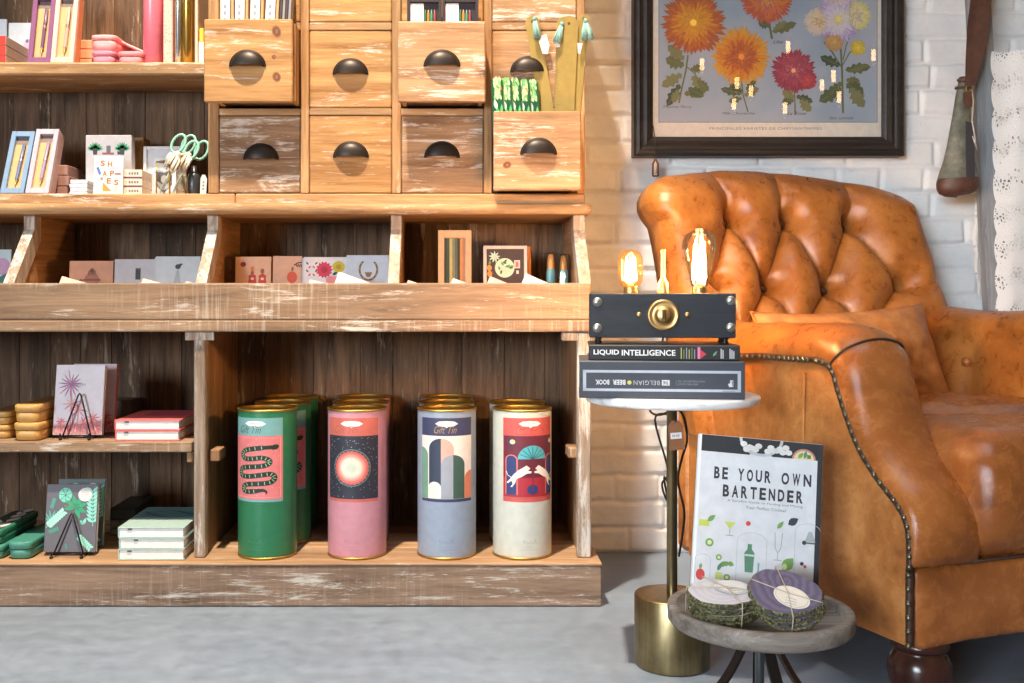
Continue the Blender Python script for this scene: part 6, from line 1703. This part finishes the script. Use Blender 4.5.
# ---------------------------------------------------------------- hanging filament bulbs of the shop, seen as reflections in the picture
refl = [(702, 64.5), (737, 83), (734, 104), (751, 91), (788, 47), (785, 108), (822, 85), (833.5, 76), (839, 97), (873.5, 55)]
PF = emit_mat('pendant_filament', (1.0, .70, .34, 1), 17)
PG = glass_mat('pendant_glass', (1.0, .96, .90, 1))
names = ['farthest to the window side of the row', 'lowest but one left of the rose mum', 'lowest beside the orange mum', 'close right of the orange mum', 'above the rose mum', 'below the rose mum', 'left beside the lilac mum stem', 'upper left of the lilac mum stem', 'low by the lilac mum stem', 'at the very edge of the print']
base = None
for i, (px_, py_) in enumerate(refl):
    D = 5.3 + .5 * ((i * 37) % 7) / 7
    yg = YF + .0045
    Yv = yg + (D - yg)               # virtual depth behind the glass, mirrored in front of it
    Xr, Zr = PX(px_, Yv), PZ(py_, Yv); Yr = 2 * yg - Yv
    k = D / 5.3
    lab = 'hanging filament bulb reflected in the picture glass, ' + names[i]
    if base is None:
        base = thing('pendant_bulb', lab, 'pendant light', (Xr, Yr, Zr), 0, 'pendant bulbs of the shop')
        MB().tube([(0, 0, -.028), (0, 0, .028)], .0115, PF, 8).build('filament', base, local=True)
        MB().lathe([(0, -.06), (.012, -.058), (.022, -.045), (.025, -.02), (.025, .03), (.014, .052), (.012, .06)], PG, 20).build('bulb_glass', base, local=True)
        MB().lathe([(0, .095), (.015, .094), (.016, .06), (.012, .0595), (0, .0595)], LB, 16).build('socket', base, local=True)
        MB().tube([(0, 0, .095), (0, 0, 1.0)], .003, FLEX, 6).build('cord', base, local=True)
    else: dup(base, (Xr, Yr, Zr), lab)
# ---------------------------------------------------------------- the tan leather armchair
def leather(name, lo, mid, hi, rough=.36, mott=1.0, dirt=(92, 50, 24)):
    m = NT(name); b = m.bsdf(Roughness=rough)
    g = m.node('ShaderNodeNewGeometry')
    n1 = m.noise(g.outputs['Position'], 7, 5, .6, .4); n2 = m.noise(g.outputs['Position'], 38, 6, .7, .5); n3 = m.noise(g.outputs['Position'], 420, 2, .5)
    t = m.math('ADD', m.math('MULTIPLY', n1, .6), m.math('MULTIPLY', n2, .4))
    col = m.ramp(t, [(.36, C(*lo)), (.5, C(*mid)), (.64, C(*hi))])
    col = m.mix(m.ramp(m.noise(g.outputs['Position'], 34, 9, .8, .4), [(.56, (0, 0, 0, 1)), (.82, (.28 * mott,) * 3 + (1,))]), col, C(*dirt))
    m.link(col, b.inputs['Base Color'])
    m.link(m.ramp(n2, [(.3, (rough - .08,) * 3 + (1,)), (.7, (rough + .12,) * 3 + (1,))]), b.inputs['Roughness'])
    vo = m.node('ShaderNodeTexVoronoi', feature='DISTANCE_TO_EDGE'); vo.inputs['Scale'].default_value = 260; m.link(g.outputs['Position'], vo.inputs['Vector'])
    h = m.math('ADD', m.math('MULTIPLY', m.math('MINIMUM', vo.outputs['Distance'], .25), .8), m.math('ADD', m.math('MULTIPLY', n3, .3), m.math('MULTIPLY', n2, 1.6)))
    m.bump(h, b, .28, .0022)
    return m.mat
LEA = leather('tan_leather', (120, 69, 25), (158, 95, 40), (184, 120, 58), .3)
LEA_S = leather('tan_leather_side', (138, 80, 34), (178, 112, 54), (206, 142, 82), .4, 1.2)
LEA_B = leather('tan_leather_worn', (124, 68, 28), (158, 92, 42), (184, 114, 58), .23, 1.5, (74, 42, 22))
PILL = leather('pillow_leather', (132, 74, 30), (172, 106, 50), (206, 142, 82), .42, .6)
PIPE = K(56, 36, 26, .45)
NAIL = paint((120, 112, 92), .32, .9, name='nail_metal')

TH = math.radians(20); CT, ST = math.cos(TH), math.sin(TH)
OX, OY = .7415, 1.70
chair = thing('leather_armchair', 'tan leather armchair with a deep buttoned back, rolled arms and nail trim', 'armchair', (.7155 + .36, 1.6405 + .42, 0))
MC = Matrix.Translation((.7155, 1.6405, .0231)) @ Matrix.Rotation(TH, 4, 'Z') @ Matrix.Scale(.965, 4)

def ch(px, py, ly):
    k = (px - VX) / F
    lx = (k * (OY + CT * ly) - OX + ST * ly) / (CT - ST * k)
    return lx, H - (py - VY) / F * (OY + ST * lx + CT * ly)
def ch_back(px, py):
    """point of the leaning back seen at a pixel"""
    z = .75
    for _ in range(12):
        lx, z = ch(px, py, .57 + (z - .40) * .42)
    return lx, z
LEAN = 1.0846
NB = Vector((0, -1, .42)).normalized()
W = .80

# --- tufted back
topo = [ch_back(*p) for p in ((654, 186), (660, 179), (668, 173), (690, 169.5), (712, 166), (730, 163.5), (770, 163.5), (800, 166.5), (840, 173), (880, 181.5), (905, 192), (920, 204), (928, 219), (936, 243))]
xr = ch_back(951, 300)[0]
ledge = sorted(((z, x) for x, z in [ch_back(*p) for p in ((687, 345), (682, 300), (676, 265), (671, 235), (667, 219), (659, 210), (655, 202), (655, 193), (658, 186), (662, 180))]))
def xleft(z): return float(np.interp(z, [a for a, b in ledge], [b for a, b in ledge]))
xl = xleft(.75)
def ztop(x):
    if x <= topo[0][0]: return topo[0][1]
    for (a, za), (b, zb) in zip(topo, topo[1:]):
        if x <= b: t = (x - a) / (b - a); return za + (zb - za) * t
    x9, z9 = topo[-1]
    return z9 - (x - x9) * 4.0
BA = [ch_back(739, 207), ch_back(797, 209), ch_back(858, 213)]
BB = [ch_back(723, 271), ch_back(779, 274), ch_back(840, 276), ch_back(909, 275)]
BC = [ch_back(752, 334), ch_back(810, 337), ch_back(874, 338)]
tp = [ch_back(722, 172), ch_back(785, 170), ch_back(853, 182)]
le = ch_back(694, 267); re = ch_back(947, 279)
segs = [(BA[i], tp[i]) for i in range(3)] + [(BB[0], BA[0]), (BA[0], BB[1]), (BB[1], BA[1]), (BA[1], BB[2]), (BB[2], BA[2]), (BA[2], BB[3])]
segs += [(BB[0], BC[0]), (BB[1], BC[0]), (BB[1], BC[1]), (BB[2], BC[1]), (BB[2], BC[2]), (BB[3], BC[2]), (BB[0], le), (BB[3], re)]
nu, nv = 300, 240
U = np.linspace(0, 1, nu + 1); V = np.linspace(0, 1, nv + 1)
X = xl + (xr - xl) * U
ZT = np.array([ztop(x) for x in X]); ZT = np.convolve(np.pad(ZT, 4, 'edge'), np.ones(9) / 9, 'valid')
Z0 = .36
GX = np.tile(X, (nv + 1, 1)); GZ = Z0 + np.outer(V, ZT - Z0)
XLZ = np.interp(GZ, [a for a, b in ledge], [b for a, b in ledge]); XLZ[:, 80:] = xl + (XLZ[:, 80:] - xl) * 1.0
GX = XLZ + (xr - XLZ) * U[None, :]
inv = np.ones_like(GX)
def bend(d, k): return d
for i, ((ax, az), (bx, bz)) in enumerate(segs):
    az_, bz_ = az * LEAN, bz * LEAN
    dx, dz = bx - ax, bz_ - az_; L2 = dx * dx + dz * dz
    t = np.clip(((GX - ax) * dx + (GZ * LEAN - az_) * dz) / L2, 0, 1)
    sag = .008 * np.sin(np.pi * t) * (1 if i % 2 else -1)
    nrm = math.sqrt(L2)
    d = np.hypot(GX - (ax + dx * t - dz / nrm * sag), GZ * LEAN - (az_ + dz * t + dx / nrm * sag))
    fade = 1.0
    if i < 3: fade = 1 - .45 * t
    if i >= len(segs) - 2: fade = 1 - .6 * t
    c = (.45 * np.exp(-d / .005) + .55 * np.exp(-(d / .032) ** 2)) * fade
    inv *= (1 - .92 * c)
depth = .050 * (1 - inv)
for (bx, bz) in BA + BB + BC:
    d = np.hypot(GX - bx, (GZ - bz) * LEAN)
    depth += .050 * np.exp(-(d / .0165) ** 2) + .010 * np.exp(-(d / .03) ** 2)
# edges roll away to the rear
e = np.minimum(np.minimum(GX - XLZ, xr - GX), (ZT[None, :] - GZ) * .95)
r = .062
ee = np.clip(e, 0, r); roll = r - np.sqrt(np.maximum(r * r - (r - ee) ** 2, 0))
depth = depth * np.clip(.3 + e / .05, 0, 1)
cx_ = (GX - (xl + xr) / 2) / ((xr - xl) / 2)
depth += .028 * (1 - cx_ ** 2) * np.clip((GZ - Z0) / .3, 0, 1)          # the back is slightly hollow
wr = np.zeros_like(GX)
rows = []
for j in range(nv + 1):
    row = []
    for i in range(nu + 1):
        x, z = GX[j, i], GZ[j, i]
        p = Vector((x, .545 + (z - .40) * .42, z)) + Vector((0, roll[j, i] * 1.1, 0)) - NB * (depth[j, i] + .0015 * noise.noise(Vector((x * 14, z * 14, 2.0))))
        row.append(p)
    rows.append(row)
mb = MB(); mb.grid(rows, LEA, MC)
# close the shell: rim goes back to the rear skin
rim = [rows[0][i] for i in range(nu + 1)] + [rows[j][nu] for j in range(1, nv + 1)] + [rows[nv][i] for i in range(nu - 1, -1, -1)] + [rows[j][0] for j in range(nv - 1, 0, -1)]
def rear(p, k):
    q = p.copy(); c = Vector(((xl + xr) / 2, 0, .7)); q.y += .055 * k; q.x += (c.x - q.x) * (.03 * k); q.z -= .012 * k if q.z > .7 else 0; return q
mb.grid([rim, [rear(p, .6) for p in rim], [rear(p, 1.25) for p in rim]], LEA_S, MC, True, True)
o = len(mb.v) - len(rim); mb.f.append([o + i for i in range(len(rim))]); mb.m.append(mb.slot(LEA_S)); mb.sm.append(False)
back = mb.build('back', chair, recalc=True)
for (bx, bz) in BA + BB + BC:
    p = Vector((bx, .545 + (bz - .40) * .42, bz)) - NB * .091
    mb = MB(); mb.ell((0, 0, 0), .0088, .0050, .0088, K(74, 42, 24, .4), 14, 8, MC @ Matrix.Translation(p) @ Matrix.Rotation(-.4, 4, 'X')); mb.build('button', chair)

# --- rolled arms, swept along the side profile
prof = [(0, .222), (0, .245), (.003, .283), (.022, .316), (.0716, .355), (.1145, .399), (.144, .447), (.168, .496), (.184, .529), (.213, .546), (.30, .5465), (.40, .545), (.4657, .542), (.56, .5435), (.66, .552)]
pth = spline([(0, a, b) for a, b in prof], 7)
def arm(mirror):
    dzr = .022 if mirror else 0.0
    fx = (lambda x: W - x) if mirror else (lambda x: x)
    n = len(pth)
    nr = []
    for i in range(n):
        d = pth[min(i + 2, n - 1)] - pth[max(i - 2, 0)]; nr.append(Vector((0, -d.z, d.y)).normalized())
    sm = [sum((nr[min(max(i + k, 0), n - 1)] for k in range(-5, 6)), Vector()).normalized() for i in range(n)]
    mb = MB(); rws = []; NP = 30
    top_i = min(range(n), key=lambda i: abs(pth[i].y - .19))
    for i, (p, nn) in enumerate(zip(pth, sm)):
        f_ = min(1, max(0, (p.z - .25) / .28)); h = .026 + .038 * f_
        if i < 6: h = .006 + (.026 - .006) * (i / 6) ** .5
        wd = .128 + .012 * f_
        row = []
        for k in range(NP + 1):
            q = PI * k / NP; s_ = math.sin(q)
            off = nn * (h * s_ ** .72)
            row.append(Vector((fx(wd / 2 - (wd / 2 + .008) * math.cos(q) * (1 if k < NP / 2 else .98)), p.y + off.y, p.z + off.z + dzr * min(1, p.y / .3) + .0012 * noise.noise(Vector((q * 2, p.y * 20, p.z * 20))))))
        rws.append(row)
    k0 = top_i
    mb.grid(rws[:k0 + 1], LEA_B, MC); mb.grid(rws[k0:], LEA, MC)
    mb.build('arm_roll', chair)
    MB().tube([v + Vector((0, -.0012, .0012)) for v in rws[k0]], .0023, PIPE, 8, False, MC).build('piping', chair)
    # outer side panel and inner wall
    mb = MB(); zb = .0885
    nz_ = 14; out = []
    for j in range(nz_ + 1):
        t_ = j / nz_; row = []
        for i in range(0, n):
            p = pth[i]; z = zb + (p.z - zb) * t_
            bul = .010 * math.sin(PI * t_) * math.sin(PI * min(1, p.y / .66)) - .002
            row.append(Vector((fx(-bul if False else .004 - bul), p.y + .003, z)))
        out.append(row)
    mb.grid(out, LEA_S, MC)
    mb.build('side_panel', chair)
    if not mirror:
        MB().tube([(fx(-.003), .262, .10), (fx(-.0075), .262, .30), (fx(-.003), .262, .52)], .0022, LEA_S, 6, False, MC).build('seam', chair)
    mb = MB(); inn = []
    for j in range(21):
        t_ = j / 20; row = []
        for i in range(n):
            p = rws[i][NP]; z = .20 + (p.z - .20) * t_
            puff = (.030 * math.sin(PI * min(1, t_ * .98 + .02)) ** .6 * (1 - math.exp(-abs(pth[i].y - .50) / .020)) if mirror else 0)
            row.append(Vector((p.x - puff if mirror else p.x, p.y, z)))
        inn.append(row)
    mb.grid(inn, LEA, MC); mb.build('inner_arm', chair)
    return rws
rwL = arm(False); rwR = arm(True)
bx, bz = ch(965, 362, .50)
MB().ell((0, 0, 0), .0115, .0115, .0115, LEA_B, 14, 8, MC @ Matrix.Translation((bx + .004, .50, bz))).build('button', chair)

# brass nails along the outer edge of the arm and down the corner
mb = MB(); acc = 0; last = None
line = [Vector((0, .0015, z)) for z in np.linspace(.096, .222, 12)] + list(pth)
for p in line:
    if last is not None: acc += (p - last).length
    if last is None or acc >= .0132:
        nx_ = Vector((-.0085, -.002 if p.y < .19 else 0, -.003 if p.y > .19 else 0))
        mb.ell(p + nx_, .0046, .0056, .0056, NAIL, 10, 6, MC); acc = 0
    last = p
mb.build('nail_trim', chair)
mb = MB(); mb.tube([p + Vector((-.0045, -.001, -.0005)) for p in line], .0062, K(64, 40, 28, .5), 8, False, MC); mb.build('nail_band', chair)

# --- seat: cushion, apron, base, feet
hx, hy, hz = .283, .305, .105
r2 = random.Random(2)
def seat_fn(p):
    q = p.copy()
    f_ = max(0, -q.y / hy)
    q.y -= .018 * max(0, 1 - (q.z / hz) ** 2) * (1 if q.y < 0 else 0) * f_ ** 2
    if q.x < 0: q.x -= .016 * f_ ** 3 * max(0, 1 - (q.z / hz) ** 2)
    w1 = noise.noise(Vector((q.x * 5 + q.y * 6, q.y * 3, 1.7))) * .012
    fold = .010 * math.exp(-((q.y + .02 - .25 * q.x) / .010) ** 2) + .009 * math.exp(-((q.y + .14 + .45 * q.x) / .014) ** 2)
    if q.z > 0: q.z += (w1 - fold) * (q.z / hz)
    q.y += .006 * noise.noise(Vector((q.x * 13, q.z * 4, 5.1))) * f_
    return q
vs, fs = cushion_grid(hx, hy, hz, .058, 34, .018, seat_fn)
MB().add(vs, fs, LEA_B, True, MC @ Matrix.Translation((.400, .272, .329))).build('seat_cushion', chair)
MB().tube([(.085, -.006, .2225), (.40, -.006, .2225), (.76, -.006, .2225)], .003, PIPE, 8, False, MC).build('piping', chair)
vs, fs = cushion_grid(.3925, .033, .068, .020, 20, 0, lambda p: Vector((p.x, p.y - .004 * (1 - (p.x / .398) ** 2), p.z - .006 * math.exp(-((p.x + .36) / .05) ** 2) * (1 if p.z < 0 else 0))))
MB().add(vs, fs, LEA_B, True, MC @ Matrix.Translation((.400, .0315, .1545))).build('front_apron', chair)
MB().box(.02, W - .02, .06, .70, .095, .235, LEA_S, .01, MC).build('base_frame', chair)
mb = MB(); mb.box(.005, W - .005, .66, .72, .09, .56, LEA_S, .015, MC); mb.build('rear_panel', chair)
FOOT = NT('dark_turned_wood'); b = FOOT.bsdf(Roughness=.22); g = FOOT.node('ShaderNodeNewGeometry')
FOOT.link(FOOT.ramp(FOOT.noise(FOOT.mapped(g.outputs['Position'], (1, 1, .2)), 40, 4), [(.3, C(38, 20, 16)), (.7, C(70, 38, 30))]), b.inputs['Base Color']); FOOT = FOOT.mat
zf = -.0236
for fx_, fy_ in ((.062, .048), (W - .062, .048), (.062, .62), (W - .062, .62)):
    MB().lathe([(0, zf), (.026, zf), (.034, zf + .006), (.047, zf + .032), (.052, zf + .054), (.050, zf + .074), (.042, zf + .088), (.039, zf + .091), (.041, zf + .094), (.046, zf + .098), (.047, zf + .104), (.044, zf + .108), (.044, .12), (0, .12)], FOOT, 32, MC @ Matrix.Translation((fx_, fy_, 0))).build('foot', chair)

# --- loose leather pillow on the seat against the back
pl = thing('leather_pillow', 'soft tan leather pillow leaning in the corner of the armchair', 'pillow', tuple(MC @ Vector((.36, .47, .44))))
def pillow(hx, hy, hz, n=40):
    rws = []
    vs = []
    for side in (1, -1):
        g_ = []
        for j in range(n + 1):
            row = []
            for i in range(n + 1):
                u_ = -1 + 2 * i / n; v_ = -1 + 2 * j / n
                ed = max(0, (1 - u_ ** 2)) ** .5 * max(0, (1 - v_ ** 2)) ** .5
                pin = 1 - .10 * (1 - v_ ** 2) * abs(u_) ** 2
                pin2 = 1 - .13 * (1 - u_ ** 2) * abs(v_) ** 2
                wr = (.013 * noise.noise(Vector((u_ * 3.2 + v_, v_ * 2.4, side * 2.0))) + .005 * noise.noise(Vector((u_ * 9, v_ * 7 + u_ * 3, side * 4.0)))) * ed
                row.append(Vector((u_ * hx * pin, -side * (hy * ed ** .85 + wr), v_ * hz * pin2)))
            g_.append(row)
        rws.append(g_)
    return rws
a_, c_ = pillow(.228, .075, .130)
tl = Vector((ch(757, 315, .47)[0], .47, ch(757, 315, .47)[1])); trp = Vector((ch(936, 304, .50)[0], .50, ch(936, 304, .50)[1]))
ctr = (tl + trp) / 2; ctr.z -= .118; ctr.y -= .015
MP = MC @ Matrix.Translation(ctr) @ Matrix.Rotation(-math.atan2(trp.z - tl.z, trp.x - tl.x), 4, 'Y') @ Matrix.Rotation(-.35, 4, 'X')
mb = MB(); mb.grid(a_, PILL, MP); mb.grid(c_, PILL, MP); mb.build('cover', pl)
rim = [a_[0][i] for i in range(41)] + [a_[j][40] for j in range(1, 41)] + [a_[40][i] for i in range(39, -1, -1)] + [a_[j][0] for j in range(39, 0, -1)]
MB().tube(rim, .0032, PILL, 6, True, MP).build('seam', pl)
# ---------------------------------------------------------------- light, world, camera
def light(name, kind, loc, energy, col, target=None, **kw):
    l = bpy.data.lights.new(name, kind); l.energy = energy; l.color = col
    for k, v in kw.items(): setattr(l, k, v)
    o = bpy.data.objects.new(name, l); COL.objects.link(o); o.location = loc
    if target is not None:
        d = Vector(target) - Vector(loc); o.rotation_euler = d.to_track_quat('-Z', 'Y').to_euler()
    return o
WARM = (1.0, .60, .30); COOL = (.84, .92, 1.0)
# daylight from the shop window at the front left
light('window_daylight', 'AREA', (-2.15, -3.6, 1.30), 4.6, (.78, .89, 1.0), (1.05, 2.5, .72), shape='RECTANGLE', size=.55, size_y=.8, spread=math.radians(25))
light('front_fill', 'AREA', (-2.9, -3.0, 1.4), 195, (.80, .90, 1.0), (-.3, 2.3, .4), shape='RECTANGLE', size=.9, size_y=1.3)  # unseen cool fill added to brighten the shelves from the front
# unseen cool fill added overhead to brighten the floor
light('floor_fill', 'AREA', (.1, 1.35, 2.75), 6, (.70, .85, 1.0), (.1, 1.55, 0), shape='RECTANGLE', size=2.6, size_y=.5, spread=math.radians(75))
# warm ceiling spot high over the hutch, then an added warm wall fill
light('ceiling_spot_a', 'SPOT', (-.475, 1.15, 3.9), 1120, (1.0, .84, .64), (-.38, 2.35, .65), spot_size=math.radians(37), spot_blend=.5, shadow_soft_size=.05)
light('wall_fill', 'SPOT', (.66, 1.70, 2.55), 30, WARM, (.44, 2.65, .55), spot_size=math.radians(58), spot_blend=.9, shadow_soft_size=.05)
w = bpy.data.worlds.new('room'); SC.world = w; w.use_nodes = True
nt = w.node_tree; bg = nt.nodes['Background']; bg.inputs[0].default_value = (1.0, .70, .44, 1); bg.inputs[1].default_value = .27

cam = bpy.data.cameras.new('camera'); co = bpy.data.objects.new('camera', cam); COL.objects.link(co)
cam.sensor_width = 36; cam.lens = 36 * F / 1024
co.location = (0, 0, H); co.rotation_euler = (PI / 2, 0, 0)
cam.shift_x = (512 - VX) / 1024; cam.shift_y = -(341.5 - VY) / 1024
cam.clip_start = .05
SC.camera = co
SC.view_settings.view_transform = 'Standard'; SC.view_settings.look = 'None'
SC.view_settings.gamma = 1; SC.view_settings.use_curve_mapping = False
SC.view_settings.exposure = -0.1
try:
    SC.cycles.use_denoising = True; SC.cycles.max_bounces = 8; SC.cycles.transparent_max_bounces = 16
    SC.cycles.sample_clamp_indirect = 6.0
except Exception: pass
